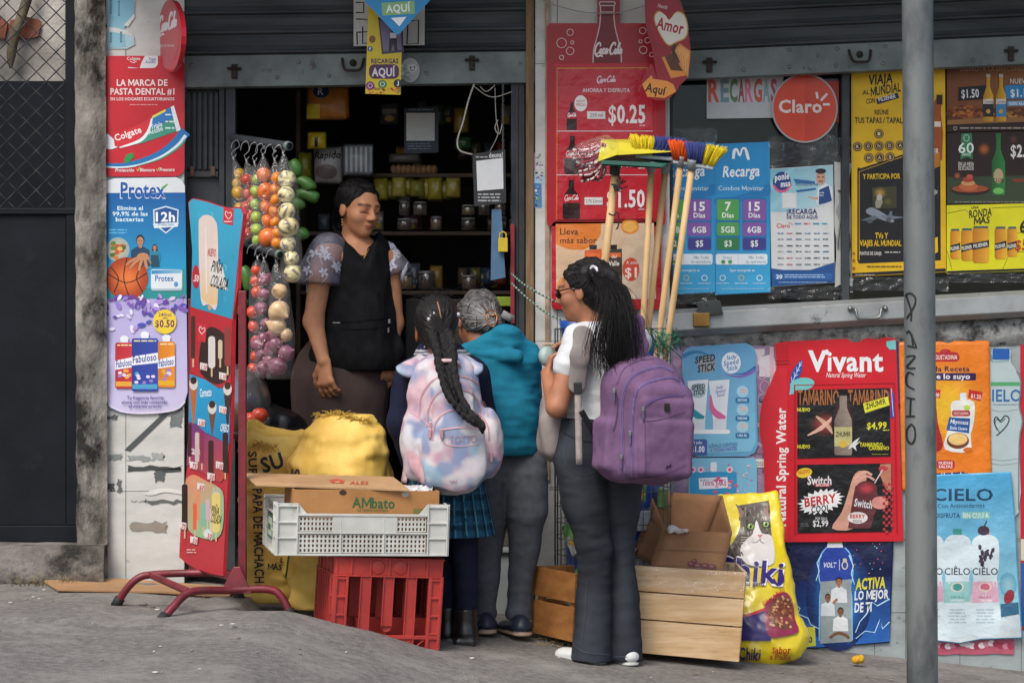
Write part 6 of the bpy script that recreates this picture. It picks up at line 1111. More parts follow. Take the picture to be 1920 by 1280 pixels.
# ---------------------------------------------------------------- crates
def red_crate():
 W_, D_, H_ = .40, .30, .345; th = R(17); ro = R(3.4)
 r = thing('drink_crate', at(822, 1225, -1.12), 'red plastic bottle crate on the pavement under the white crate', 'crate')
 o = at(822, 1227, -1.12); M = Matrix.Translation(o) @ Matrix.Rotation(ro, 4, 'Y') @ Matrix.Rotation(th, 4, 'Z') @ Matrix.Translation((-W_, 0, 0)); RP = mat('red_crate_plastic', 'b23a32', '98302c', 6, .42, .05, 60, c3='8a4a48', s3=12, t3=(.66, .74))
 def panel(L, side):
  mb = MB(); t = .012
  def b(u0, u1, z0, z1, d0=0, d1=t): mb.box((u0, d0, z0), (u1, d1, z1))
  b(0, L, H_ * .80, H_ * .815, -.004); b(0, L, H_ * .985, H_, -.004); b(0, L, H_ * .815, H_ * .985, .003); b(.0, L, 0, .012, -.004); b(0, L, .055, .068, -.003); n = 5 if L > .35 else 4
  for u in (0, L - .052): 
   b(u, u + .012, .012, H_ * .8, -.004); b(u + .042, u + .052, .012, H_ * .8, -.004); b(u + .012, u + .042, .012, H_ * .8, .004)
   for k in range(4): b(u, u + .052, .07 + k * .065, .078 + k * .065, -.003)
  for i in range(n): u = .06 + (L - .12) * i / (n - 1); b(u - .004, u + .004, H_ * .815, H_ * .985, -.003); 
  for i in range(3):
   u = L * (.29 + .21 * i); lo = .012 if i != 1 else .10; b(u - .02, u + .02, lo, H_ * .8, .002); b(u - .02, u - .016, lo, H_ * .8, -.003); b(u + .016, u + .02, lo, H_ * .8, -.003)
   if i == 1: mb.lathe([(.02, 0), (.02, t - .002), (0, t - .002)], (u, .002, lo), (0, 1, 0), 16)
  for i in range(2): u = L * (.395 + .21 * i); mb.lathe([(0, -.001), (.024, .0), (.026, .003)], (u, 0, H_ * .9), (0, 1, 0), 14)
  for i in range(6): u = .055 + (L - .11) * i / 6; mb.bar((u, .004, .012), (u + (L - .11) / 6, .004, .055), .004, .008, up=(0, 1, 0))
  return mb
 for nm, L, Mx in (('side_panel', W_, Matrix.Identity(4)), ('side_panel', W_, Matrix.Translation((W_, D_, 0)) @ Matrix.Rotation(math.pi, 4, 'Z')), ('side_panel', D_, Matrix.Translation((0, D_, 0)) @ Matrix.Rotation(-math.pi / 2, 4, 'Z')), ('side_panel', D_, Matrix.Translation((W_, 0, 0)) @ Matrix.Rotation(math.pi / 2, 4, 'Z'))):
  put(put(panel(L, 0), Mx), M).build(nm, RP, r, .0015)
 mb = MB(); mb.box((.013, .013, .004), (W_ - .013, D_ - .013, .012))
 for i in range(1, 4): mb.box((W_ * i / 4 - .003, .013, .012), (W_ * i / 4 + .003, D_ - .013, .12))
 for i in range(1, 3): mb.box((.013, D_ * i / 3 - .003, .0125), (W_ - .013, D_ * i / 3 + .003, .119))
 for i in range(1, 4):
  for j in range(1, 3): mb.box((W_ * i / 4 - .02, D_ * j / 3 - .006, .12), (W_ * i / 4 + .02, D_ * j / 3 + .006, .27))
 put(mb, M).build('divider', RP, r, .001); return M, W_, D_, H_
MC = red_crate()
def white_crate():
 W_, D_, H_ = .615, .40, .185; o = at(838, 1042, -1.16); M = Matrix.Translation(o) @ Matrix.Rotation(R(1.6), 4, 'Y') @ Matrix.Rotation(R(13), 4, 'Z') @ Matrix.Translation((-W_, 0, 0))
 r = thing('vegetable_crate', o, 'dirty white plastic crate with slotted sides on top of the red crate', 'crate'); WP = mat('dirty_white_plastic', 'c5c6c0', 'b0b1aa', 7, .45, .05, 60, c3='8a8478', s3=10, t3=(.6, .75))
 def panel(L, long):
  mb = MB(); t = .006
  def b(u0, u1, z0, z1, d0=0, d1=t): mb.box((u0, d0, z0), (u1, d1, z1))
  def slots(u0, u1, z0, z1, nu, nv):
   for i in range(nu):
    for j in range(nv):
     a, c, e, f = u0 + (u1 - u0) * i / nu, u0 + (u1 - u0) * (i + 1) / nu, z0 + (z1 - z0) * j / nv, z0 + (z1 - z0) * (j + 1) / nv; gu, gv = (c - a) * .26, (f - e) * .2
     O = [(a, e), (c, e), (c, f), (a, f)]; I = [(a + gu, e + gv), (c - gu, e + gv), (c - gu, f - gv), (a + gu, f - gv)]
     mb.add([(x, .001, z) for x, z in O + I] + [(x, t, z) for x, z in I], [(k, (k + 1) % 4, 4 + (k + 1) % 4, 4 + k) for k in range(4)] + [(4 + k, 4 + (k + 1) % 4, 8 + (k + 1) % 4, 8 + k) for k in range(4)])
  e = .075; top = H_ - .036
  for u0, u1 in ((0, e), (L - e, L)):
   b(u0, u1, .002, H_, .001); 
   for z in (.0, H_ * .32, H_ * .62, H_ * .93): b(u0 - .001, u1 + .001, z, z + .006, -.005)
   for u in (u0, u1 - .005): b(u, u + .005, 0, H_, -.006)
  mb.add([(e, .001, top), (e, .001, H_), (e + .03, .001, top)] + [(e, t, top), (e, t, H_), (e + .03, t, top)], [(0, 1, 2), (5, 4, 3), (1, 4, 5, 2), (0, 3, 4, 1)]); mb.add([(L - e, .001, top), (L - e, .001, H_), (L - e - .03, .001, top)] + [(L - e, t, top), (L - e, t, H_), (L - e - .03, t, top)], [(2, 1, 0), (3, 4, 5), (2, 5, 4, 1)])
  b(e, L - e, top - .008, top, -.006); b(e, L - e, 0, .007, -.006); b(e, L - e, .078, .084, -.005)
  if long:
   n = 3
   for i in range(n): u0, u1 = e + (L - 2 * e) * i / n, e + (L - 2 * e) * (i + 1) / n; slots(u0 + .004, u1 - .004, .010, .076, 10, 4); b(u1 - .004, u1, .007, top - .008, -.004) if i < n - 1 else None; b(u0, u0 + .004, .007, top - .008, 0)
   slots(e + .004, e + .125, .086, top - .010, 9, 3); slots(L - e - .11, L - e - .004, .086, top - .010, 8, 3); b(e + .125, L - e - .11, .084, top - .008, -.003)
  else: b(e, L - e, .03, .10, .001); slots(e, L - e, .007, .03, 12, 1); b(e, L - e, .10, .102, -.004)
  return mb
 for L, lg, Mx in ((W_, 1, Matrix.Identity(4)), (W_, 1, Matrix.Translation((W_, D_, 0)) @ Matrix.Rotation(math.pi, 4, 'Z')), (D_, 0, Matrix.Translation((0, D_, 0)) @ Matrix.Rotation(-math.pi / 2, 4, 'Z')), (D_, 0, Matrix.Translation((W_, 0, 0)) @ Matrix.Rotation(math.pi / 2, 4, 'Z'))):
  put(put(panel(L, lg), Mx), M).build('side_panel', WP, r, .0008)
 mb = MB(); mb.box((.007, .007, .002), (W_ - .007, D_ - .007, .01)); put(mb, M).build('base', WP, r)
 mb = MB(); mb.box((-.003, .10, .045), (.0, .27, .13), 0); mb.box((-.0045, .13, .055), (-.0032, .24, .12), 1); mb.box((-.006, .15, .075), (-.0047, .22, .095), 0); put(mb, M).build('label_card', [mat('green_label', '3a6a52', '2c5542'), mat('pale_label', 'b5c2b5')], r)
 # carton of vegetables standing in it
 c = thing('fruit_carton', o, 'brown AMbato fruit carton with an open lid inside the white crate', 'carton'); CB = mat('brown_cardboard'[:] + '_box', 'ad7d4a', '9a6c3d', 6, .85, .12, 90); a = .06
 mb = MB(); x0, x1, y0, y1, z0, z1 = .06, W_ - .03, .02, .30, .012, .232
 for lo, hi in (((x0, y0, z0), (x1, y0 + .005, z1)), ((x0, y1, z0), (x1, y1 + .005, z1)), ((x0, y0 + .005, z0), (x0 + .005, y1, z1)), ((x1 - .005, y0 + .005, z0), (x1, y1, z1)), ((x0 + .005, y0 + .005, z0), (x1 - .005, y1, z0 + .005))): mb.box(lo, hi)
 put(mb, M).build('box_body', CB, c, .001)
 A = M @ Vector((x0 + .02, y0, 0)); B = M @ Vector((x1, y0, 0)); n = M.to_3x3() @ Vector((0, -1, 0)); p = Print(onplane(A, n)); p.step = 1e-5; G_ = hx('2a5a34'); p.text('AMbato', 660, 740, 951, 19, G_, .025, 0, 1.2); p.text('LA NUEVA HISTORIA', 671, 728, 958, 4.5, G_, .01, 0, 1.2); p.ell(643, 923, 7, 5, '3a2c22'); p.ell(760, 926, 7, 5, 'b8b2a8'); p.rect(775, 953, 800, 962, '6a6a34'); p.finish(c, PAPER)
 mb = MB(); mb.hexa([at(453, 888, -1.02), at(480, 911, -1.22), at(768, 921, -1.2), at(737, 897, -.98), at(453, 886, -1.02), at(480, 907, -1.22), at(768, 917, -1.2), at(737, 893, -.98)]); mb.build('lid_flap', mat('pale_cardboard', 'b08d66', '9c7a55', 6, .85, .12, 90), c, .001)
 T = [at(480, 907, -1.22), at(768, 917, -1.2), at(453, 886, -1.02)]; n = (T[1] - T[0]).cross(T[2] - T[0]).normalized(); n = n if n.z > 0 else -n; p = Print(onplane(T[0] + n * .001, n)); Rr = 'b5423a'; p.poly([(622, 905), (618, 900), (632, 897), (646, 901), (644, 906)], Rr); p.poly([(628, 905), (629, 902), (636, 902), (637, 905.5)], 'b08d66'); p.text('ALES', 655, 690, 908, 6, Rr, .01, .3); p.finish(c, PAPER)
 mb = MB(); q = random.Random(5); a0, b0 = at(735, 928, -1.1), at(812, 908, -1.05); mb.grid(lambda u, v: (a0.x + (b0.x - a0.x) * u, -1.0 - .12 * v + .01 * noise_(u * 8, v * 5), a0.z + .012 + .02 * math.sin(v * 3) + .012 * noise_(u * 9, v * 4, 3)), 26, 10); tag(mb.build('plastic_liner', mat('white_plastic_film', 'c9cbcc', 'b2b5b6', 9, .35, .2, 40), None, solid=.001), 'crumpled white plastic liner showing at the carton corner', 'plastic liner')
white_crate()
def wooden_crates():
 WD = mat('pine_planks', 'd8ba92', 'bd986a', 4, .75, .2, 50, c3='8a6644', s3=6, t3=(.6, .76), stretch=(1, 4, 9)); WD2 = mat('orange_planks', 'a5703a', '8a5829', 4, .7, .2, 50, c3='5f3c1c', s3=6, t3=(.62, .75), stretch=(1, 4, 7))
 r = thing('wooden_crate', at(1290, 1240, -.85), 'pale pine crate with film over its top plank under the open carton', 'crate')
 Y = -.82; TL, TR, BR, BL = (1166, 1058), (1399, 1073), (1385, 1242), (1166, 1222)
 def pt(u, v, Yy): return at(TL[0] + (TR[0] - TL[0]) * u + (BL[0] - TL[0]) * v * (1 - u) + (BR[0] - TR[0]) * v * u, TL[1] + (TR[1] - TL[1]) * u + (BL[1] - TL[1]) * v * (1 - u) + (BR[1] - TR[1]) * v * u, Yy)
 dep = Vector((0, .34, 0))
 for v0, v1 in ((0, .285), (.30, .60), (.615, .99)):
  mb = MB(); f = [pt(0, v1, Y), pt(1, v1, Y), pt(1, v0, Y), pt(0, v0, Y)]; mb.prism(f, (0, .012, 0)); mb.build('plank', WD, r, .0015)
  mb = MB(); mb.prism([q + dep - Vector((0, .012, 0)) for q in f], (0, .012, 0)); mb.build('plank', WD, r, .0015)
  for u in (0.004, .985): mb = MB(); a, b = pt(u, v1, Y), pt(u, v0, Y); mb.prism([a + Vector((0, .013, 0)), b + Vector((0, .013, 0)), b + dep - Vector((0, .013, 0)), a + dep - Vector((0, .013, 0))], (.011, 0, 0)); mb.build('plank', WD, r, .001)
 mb = MB()
 for u in (.03, .93):
  for k in (.0125, .30): a, b = pt(u, .97, Y), pt(u, .02, Y); mb.bar(a + Vector((.012, k + .014, 0)), b + Vector((.012, k + .014, 0)), .024, .024)
 mb.build('corner_post', WD, r); mb = MB(); mb.prism([pt(0, .97, Y) + Vector((0, .02, 0)), pt(.99, .97, Y) + Vector((0, .02, 0)), pt(.99, .97, Y) + dep * .95, pt(0, .97, Y) + dep * .95], (0, 0, .008)); mb.build('bottom', WD, r)
 mb = MB(); A, B = pt(.0, 0, Y), pt(1, 0, Y)
 mb.grid(lambda u, v: tuple(A + (B - A) * u + Vector((0, -.004 - .006 * noise_(u * 20, v * 6) - .008 * (v < .62), 0)) + (Vector((0, .3 - .3 * min(1, v / .4), .006 + .012 * noise_(u * 9, v * 9, 4))) if v < .4 else Vector((0, 0, -.075 * (v - .4) / .6 * (1 + .3 * noise_(u * 8, 5)))))), 60, 14); mb.build('film_wrap', film('bag_film', (.9, .92, .92), .065, .06, .5, 70), r)
 # small orange crate
 r = thing('wooden_crate', at(1050, 1200, -.55), 'small dark orange wooden crate with a gap behind the dark jeans', 'crate'); c = at(1072, 1203, -.72); M = Matrix.Translation(c) @ Matrix.Rotation(R(3), 4, 'Y') @ Matrix.Rotation(R(38), 4, 'Z')
 for z0, z1 in ((0, .13), (.148, .26)):
  mb = MB(); mb.box((0, 0, z0), (.3, .012, z1)); put(mb, M).build('plank', WD2, r, .0015); mb = MB(); mb.box((.0, .0125, z0), (.012, .25, z1)); put(mb, M).build('plank', WD2, r, .0015); mb = MB(); mb.box((0.0125, .238, z0), (.3, .25, z1)); put(mb, M).build('plank', WD2, r, .0015)
 mb = MB(); mb.box((.013, .013, 0), (.037, .037, .258)); mb.box((.013, .21, 0), (.037, .236, .258)); mb.box((.04, .013, .0), (.3, .236, .006)); put(mb, M).build('corner_post', WD2, r)
wooden_crates()
def open_carton():
 r = thing('open_carton', at(1280, 1060, -.7), 'open empty brown carton tipped forward on the pale pine crate', 'carton'); CB = mat('worn_brown_cardboard', '8f6847', '7b573a', 5, .85, .15, 90, c3='6a4a30', s3=4, t3=(.58, .75))
 BL, BR, FL, FR = at(1219, 920, -.36), at(1354, 929, -.36), at(1247, 994, -.72), at(1372, 998, -.72); f1, f2, b1 = at(1224, 1059, -.80), at(1355, 1070, -.80), at(1184, 1036, -.44); b2 = f2 + (b1 - f1)
 n = lambda q: q
 for nm, q in (('side_panel', (FL, FR, f2, f1)), ('side_panel', (BL, FL, f1, b1)), ('side_panel', (BL, BR, b2, b1)), ('side_panel', (BR, FR, f2, b2)), ('bottom_panel', (f1, f2, b2, b1))):
  mb = MB(); mb.grid(lambda u, v: tuple((q[0] * (1 - u) + q[1] * u) * (1 - v) + (q[3] * (1 - u) + q[2] * u) * v + Vector((0, -.003 * noise_(u * 4, v * 4, q[0].x * 9), 0))), 8, 8); o = mb.build(nm, CB, r, solid=.005)
 nn = (FR - FL).cross(f1 - FL).normalized(); nn = nn if nn.y < 0 else -nn; p = Print(onplane(FL + nn * .004, nn)); q = random.Random(3)
 for x, y, w in ((1296, 1057, 7), (1308, 1060, 9), (1322, 1060, 8), (1335, 1062, 8), (1302, 1052, 5)): p.ell(x, y, w, 5, '5f2a35'); p.ell(x - 1, y - 1, w * .5, 2, '8a5a4a')
 p.stroke([(1232, 1030), (1362, 1034)], 1, '6d4d33'); p.finish(r, PAPER)
 ns = (FL - BL).cross(b1 - BL).normalized(); ns = ns if ns.y < 0 else -ns; p = Print(onplane(BL + ns * .004, ns)); p.poly([(1222, 965), (1232, 985), (1226, 1000), (1216, 978)], '5a4633'); p.poly([(1202, 1010), (1216, 1026), (1214, 1050), (1200, 1035)], '6a553f'); p.finish(r, PAPER)
 s = Soft((.55, -.85, .3), (.75, -.6, .55), .004); c = at(1262, 993, -.735); s.ell(c, (.022, .01, .012)); s.ell(c + Vector((.03, 0, -.004)), (.025, .008, .006)); s.rough(.008, (60, 60, 60), 2); tag(s.skin('paper_scrap', mat('white_tissue', 'd0ccc6', 'b5b0aa', 30, .9)), 'torn white paper scrap stuck on the open carton rim', 'paper')
open_carton()
def cat_food():
 b, t = at(1432, 1232, -.52), at(1402, 925, -.2); ax = (t - b); L = ax.length; ax.normalize(); X = Vector((1, 0, 0)); X = (X - ax * X.dot(ax)).normalized(); Yv = ax.cross(X); Rm = np.array([list(X), list(Yv), list(ax)]).T
 s = Soft((b.x - .3, -.8, b.z - .06), (b.x + .32, .05, t.z + .08), .006); c = (b + t) / 2
 s.box(c, (.128, .028, L / 2), .02, .02, Rm); s.ell(b + ax * .22, (.15, .085, .26), .07, Rm); s.ell(b + ax * .08 + X * .03, (.155, .085, .10), .05, Rm)
 s.rough(.007, (9, 9, 16), 8); s.rough(.003, (30, 30, 30), 3)
 r = thing('cat_food_bag', b, 'yellow cat food bag with a tabby cat leaning on the wall', 'bag'); o = s.skin('bag_body', mat('yellow_bag_plastic', 'dcc91c', 'd0b914', 6, .3, .25, 22, coat=.4), r)
 p = Print(onmesh(o), sub=5); p.step = 3e-5
 p.poly(spline([(1360, 1040), (1378, 1010), (1388, 985), (1384, 955), (1379, 944), (1398, 958), (1420, 953), (1432, 950), (1441, 937), (1444, 965), (1446, 1000), (1452, 1040), (1440, 1062), (1370, 1060)], 3, True), '5c554e'); q = random.Random(2)
 for i in range(34): x, y = q.uniform(1384, 1442), q.uniform(950, 1000); p.stroke([(x, y), (x + q.uniform(-3, 3), y + 8)], [2.5, .8], q.choice(('2f2a27', '8f867b', '3f3833', 'a39a8f')))
 p.poly([(1384, 950), (1396, 960), (1388, 975)], '8a6a62'); p.poly([(1440, 945), (1432, 958), (1441, 968)], '8a6a62'); p.poly(spline([(1418, 975), (1428, 1000), (1446, 1005), (1452, 1040), (1444, 1060), (1400, 1058), (1388, 1030), (1400, 1012), (1412, 1000)], 3, True), 'cdc9c6')
 for i in range(20): x, y = q.uniform(1362, 1392), q.uniform(1015, 1050); p.stroke([(x, y), (x + 4, y + 7)], [3, 1], q.choice(('2a2623', '7d746a', '453e38')))
 for x, y in ((1407, 987), (1436, 983)): p.ell(x, y, 8, 7, '26221f'); p.ell(x, y, 6.3, 5.6, '8fa85a'); p.ell(x, y, 2.2, 4.4, '141412'); p.ell(x - 2, y - 2, 1.3, 1.3, 'e0e4e0')
 p.poly([(1420, 1003), (1430, 1003), (1425, 1010)], 'c07a80'); p.stroke([(1425, 1010), (1426, 1016), (1432, 1019)], 1, '6a5a58'); p.stroke([(1425, 1012), (1418, 1017), (1410, 1018)], 1, '8a7a78')
 for k in range(5): p.stroke([(1414, 1010 + k), (1390, 1008 + k * 5)], .6, 'e0dedc')
 p.k += 40; p.text('Chiki', 1331, 1468, 1087, 46, 'dcdce2', .035, 0, 5); p.k += 25; p.text('Chiki', 1334, 1465, 1084, 40, '33246a', .028, 0, 5); p.stroke([(1462, 1072), (1466, 1088), (1456, 1097), (1450, 1086)], [6, 7, 3], '33246a', smooth=3, part='lettering')
 p.text('para tu gato', 1372, 1432, 1098, 8, '4a3a7a', .015, 0, 1); p.poly([(1380, 1160), (1400, 1156), (1440, 1143), (1445, 1200), (1382, 1201)], '2a2166'); p.poly([(1380, 1155), (1400, 1152), (1440, 1138), (1440, 1143), (1400, 1157), (1380, 1160)], 'b52a34')
 p.poly(spline([(1433, 1150), (1436, 1130), (1456, 1114), (1474, 1112), (1484, 1130), (1488, 1160), (1496, 1184), (1470, 1192), (1445, 1194), (1436, 1180)], 3, True), '8a2a4a'); p.poly(spline([(1440, 1150), (1444, 1130), (1458, 1118), (1474, 1118), (1484, 1140), (1484, 1176), (1465, 1180), (1446, 1170)], 3, True), '6a4030')
 for i in range(90): x, y = q.uniform(1443, 1483), q.uniform(1120, 1176); p.ell(x, y, 3, 2.2, q.choice(('a5714a', '8a5436', 'c49468', '6a3c26')), n=6, rot=q.uniform(0, 90))
 p.text('Sabor a Pollo', 1432, 1432 + 46, 1137, 9, 'b5301f', .015, .2, -36); p.text('Sabor', 1447, 1480, 1222, 10, 'a52a20', .02, .15); p.text('a Pollo', 1442, 1481, 1232, 9, 'a52a20', .02, .15); p.text('Chiki', 1386, 1424, 1231, 18, '33246a', .03, 0, 4)
 p.finish(r, GLOSS)
cat_food()
def basket_and_brooms():
 c = at(1150, 1100, -.33); zb = zground(c.x) + .03; zt = at(0, 616, -.33).z; rad = .235
 r = thing('wire_basket', Vector((c.x, -.33, zb)), 'tall round wire basket holding brooms behind the purple backpack', 'basket'); mb = MB(); n = 40
 for k in range(n): a = 2 * math.pi * k / n; x, y = c.x + rad * math.cos(a), -.33 + rad * math.sin(a); mb.tube([(x, y, zb), (x, y, zt)], .0016, 5, cap=False)
 for k in range(20): z = zb + (zt - zb) * k / 19; mb.tube([(c.x + rad * math.cos(t * math.pi / 18), -.33 + rad * math.sin(t * math.pi / 18), z) for t in range(36)], .0018, 5, closed=True)
 mb.build('wire_cage', mat('grey_wire', '6a7072', '4a5052', 20, .4, metal=.6), r)
 mb = MB(); q = random.Random(4)
 for k in range(60): a = q.uniform(-1.2, -.1); x, y, z = c.x + (rad + .004) * math.cos(a), -.33 + (rad + .004) * math.sin(a), zt - q.uniform(0, .05); mb.tube([(x, y, z), (x + q.uniform(-.03, .03), y - .01, z - q.uniform(-.02, .05)), (x + q.uniform(-.05, .05), y - .012, z - q.uniform(0, .09))], .0022, 5)
 mb.build('cord', mat('green_cord', '2f7a5c', '1f5a48', 20, .6), r)
 t = thing('blue_barrel', Vector((c.x, -.31, zb)), 'blue plastic barrel standing inside the wire basket', 'barrel'); mb = MB(); H = zt - zb; mb.lathe([(.0, .004), (.16, .004), (.185, .03), (.19, H * .3), (.178, H * .33), (.19, H * .36), (.19, H * .7), (.178, H * .73), (.19, H * .76), (.185, H * .93), (.15, H * 1.0), (.15, H * 1.04), (.145, H * 1.04), (.145, H * .9)], (c.x, -.31, zb), n=36); mb.build('barrel_body', mat('blue_barrel_plastic', '2450a0', '1b3f85', 5, .35, .05, 40), t)
 mb = MB(); 
 for k in range(26): a = q.uniform(-2.9, -.2); z = zb + q.uniform(.1, .6); x, y = c.x + .212 * math.cos(a), -.33 + .212 * math.sin(a); s = .03; mb.box((x - s, y - .01, z - .04), (x + s, y + .008, z + .04), q.randrange(4), Matrix.Rotation(a + 1.57, 3, 'Z') @ Matrix.Rotation(q.uniform(-.8, .8), 3, 'Y'))
 tag(mb.build('snack_packets', [mat('packet_green', '5a8a4a', '3f6a38', 30, .3), mat('packet_silver', 'a5a9ad', '8a8e94', 30, .3), mat('packet_yellow', 'c9a83a', 'a5862a', 30, .3), mat('packet_blue', '3a6fa5', '2a5585', 30, .3)], None, .004), 'assorted bright packets packed between wire and barrel', 'packets', kind='stuff')
 t = thing('blue_tub', at(1080, 640, -.2), 'shiny blue plastic tub behind the ponytail girl', 'tub'); mb = MB(); p0 = at(1083, 640, -.16); mb.lathe([(0, -.03), (.055, -.03), (.068, .04), (.075, .085), (.071, .085), (.064, .03), (0, -.02)], p0, n=24); mb.build('tub_body', MATS['blue_barrel_plastic'], t)
 # brooms with their heads up
 HW = mat('broom_wood', 'c9a97a', 'b39263', 4, .6, .1, 40, stretch=(6, 6, .6)); YEL, BLU, ORA = hx('d9c32a'), hx('3f4a86'), hx('d9561f')
 def broom(lab, top, bot, Yt, Yb, hx0, hx1, hy0, hy1, segs, dy):
  r = thing('broom', at(*bot, Yb), lab, 'broom', 'brooms'); mb = MB(); a, b = at(*top, Yt), at(*bot, Yb); b2 = b + (b - a) * .9; mb.tube([a, b, b2], .0125, 14); mb.build('handle', HW, r)
  mb = MB(); d = (a - b).normalized(); mb.lathe([(.0135, 0), (.017, .0), (.019, .03), (.02, .04), (0, .042)], a - d * .01, d, 16); mb.build('socket', mat('grey_socket', '8f9496', '7a7f82', 9, .45), r)
  A, B = at(hx0, hy0, Yt), at(hx1, hy1, Yt); mb = MB(); mb.bar(A, B, .03, .016); o = mb.build('head_block', mat('white_block', 'b5bcc0', '9aa2a8', 9, .45), r, .004); q = random.Random(int(hx0)); up = Vector((0, 0, 1)); e = (B - A).normalized(); up = (up - e * up.dot(e)).normalized()
  mb = MB(); tot = sum(w for w, _ in segs); u0 = 0
  for w, col in segs:
   for i in range(int(420 * w / tot)):
    u = u0 + w / tot * q.random(); sp = (u - .4) * .07; yo = q.uniform(-.02, .02); P = A + (B - A) * u + Vector((0, yo, 0)) + up * .005; T = P + up * (dy + q.uniform(-.012, .006)) + e * (sp + q.uniform(-.006, .006)) + Vector((0, yo * .7, 0)); k = q.uniform(.7, 1.08); mb.tube([P, (P + T) / 2 + e * sp * -.1, T], [.0017, .0016, .0012], 4, col=tuple(x * k for x in col))
   u0 += w / tot
  mb.build('bristles', CLOTH, r)
 broom('broom with yellow and blue bristles, leftmost in the wire basket', (1221, 318), (1204, 640), -.52, -.42, 1190, 1262, 293, 298, ((.45, YEL), (.55, BLU)), .075)
 broom('broom with dark blue bristles mostly hidden behind the green dustpan', (1247, 322), (1212, 650), -.46, -.38, 1222, 1270, 300, 304, ((1, BLU),), .07)
 broom('broom with orange and blue bristles third from the dustpan', (1276, 308), (1232, 660), -.55, -.43, 1262, 1306, 303, 308, ((.62, ORA), (.38, BLU)), .075)
 broom('broom with blue and yellow bristles, rightmost in the wire basket', (1297, 314), (1249, 660), -.6, -.43, 1292, 1337, 308, 315, ((.5, BLU), (.5, YEL)), .078)
 r = thing('dustpan', at(1128, 490, -.5), 'green and yellow dustpans nested on a pale wooden stick', 'dustpan'); mb = MB(); a, b = at(1154, 322, -.55), at(1126, 560, -.45); mb.tube([a, b, b + (b - a) * .9], .0155, 14); mb.build('handle', HW, r)
 def pan(nm, q, lip, col, c2, dz):
  mb = MB(); P = [at(x, y, Y) for x, y, Y in q]; mb.prism(P, (0, 0, .006))
  for k in lip: u, v = P[k], P[(k + 1) % len(P)]; mb.hexa([u, v, v + Vector((0, .004, 0)), u + Vector((0, .004, 0)), u + Vector((0, 0, dz)), v + Vector((0, 0, dz)), v + Vector((0, .004, dz)), u + Vector((0, .004, dz))])
  mb.build(nm, mat(nm + '_plastic', col, c2, 6, .4, .05, 40), r, .002)
 pan('green_pan', ((1127, 310, -.62), (1240, 316, -.62), (1270, 298, -.38), (1165, 288, -.38)), (0, 2, 3), '2f6a5a', '265548', .02); pan('yellow_pan', ((1122, 303, -.6), (1158, 290, -.55), (1262, 284, -.5), (1192, 264, -.36), (1128, 264, -.36)), (), 'c9bd3a', 'b0a42e', .02)
 mb = MB(); P = [at(x, y, Y) for x, y, Y in ((1121, 303, -.61), (1158, 290, -.6), (1160, 268, -.5), (1128, 263, -.5))]; mb.prism(P, (0, .01, 0)); P = [at(x, y, Y) for x, y, Y in ((1158, 291, -.6), (1262, 285, -.55), (1192, 265, -.42), (1160, 267, -.5))]; mb.prism(P, (0, .008, .004)); mb.build('yellow_pan', MATS['yellow_pan_plastic'], r, .002)
 mb = MB(); mb.lathe([(.02, 0), (.022, .04), (.03, .05), (0, .055)], at(1152, 328, -.56), (a - b), 14); q = random.Random(6)
 for k in range(8): mb.tube([at(1148 + q.uniform(-4, 4), 345, -.575), at(1155 + q.uniform(-8, 10), 350 + q.uniform(-8, 10), -.58), at(1165 + q.uniform(-10, 14), 345 + q.uniform(-16, 24), -.58)], .003, 5)
 mb.tube([at(x, y, -.572) for x, y in spline([(1141, 400), (1150, 404), (1158, 398), (1160, 420), (1156, 430)], 4)], .0035, 6); mb.build('ribbon', mat('black_ribbon', '1a1b1c', '101112', 9, .6), r)
 r = thing('mop_head', at(1105, 340, -.5), 'red and white yarn mop head wrapped in clear plastic beside the dustpan', 'mop'); mb = MB(); W1, R1 = hx('c9bdbb'), hx('8a2a3a')
 for k in range(130):
  t = q.random(); x0, y0 = 1136 - 10 * q.random(), 268 + 52 * t; x1, y1 = 1072 + 34 * q.random() + 16 * t, 286 + 52 * t + q.uniform(-6, 6); Y = -.5 + q.uniform(-.035, .035); pts = [at(x0 + (x1 - x0) * s, y0 + (y1 - y0) * s + 6 * math.sin(s * 3.1), Y) for s in (0, .2, .4, .6, .8, 1)]; mb.tube(pts, .005, 5, col=W1 if k % 2 else R1)
  for s in range(0, 5, 2):
   if k % 2: mb.tube([pts[s] + Vector((0, -.0015, 0)), pts[s] * .6 + pts[s + 1] * .4 + Vector((0, -.0015, 0))], .0052, 5, col=R1)
 mb.build('yarn', CLOTH, r); s = Soft((.1, -.62, 1.75), (.45, -.38, 2.1), .008); s.chain([at(1062, 306, -.5), at(1095, 300, -.5), at(1130, 290, -.5)], [.02, .06, .075], .03); s.rough(.006, (40, 40, 40), 4); s.skin('plastic_wrap', MATS['bag_film'], r)
basket_and_brooms()

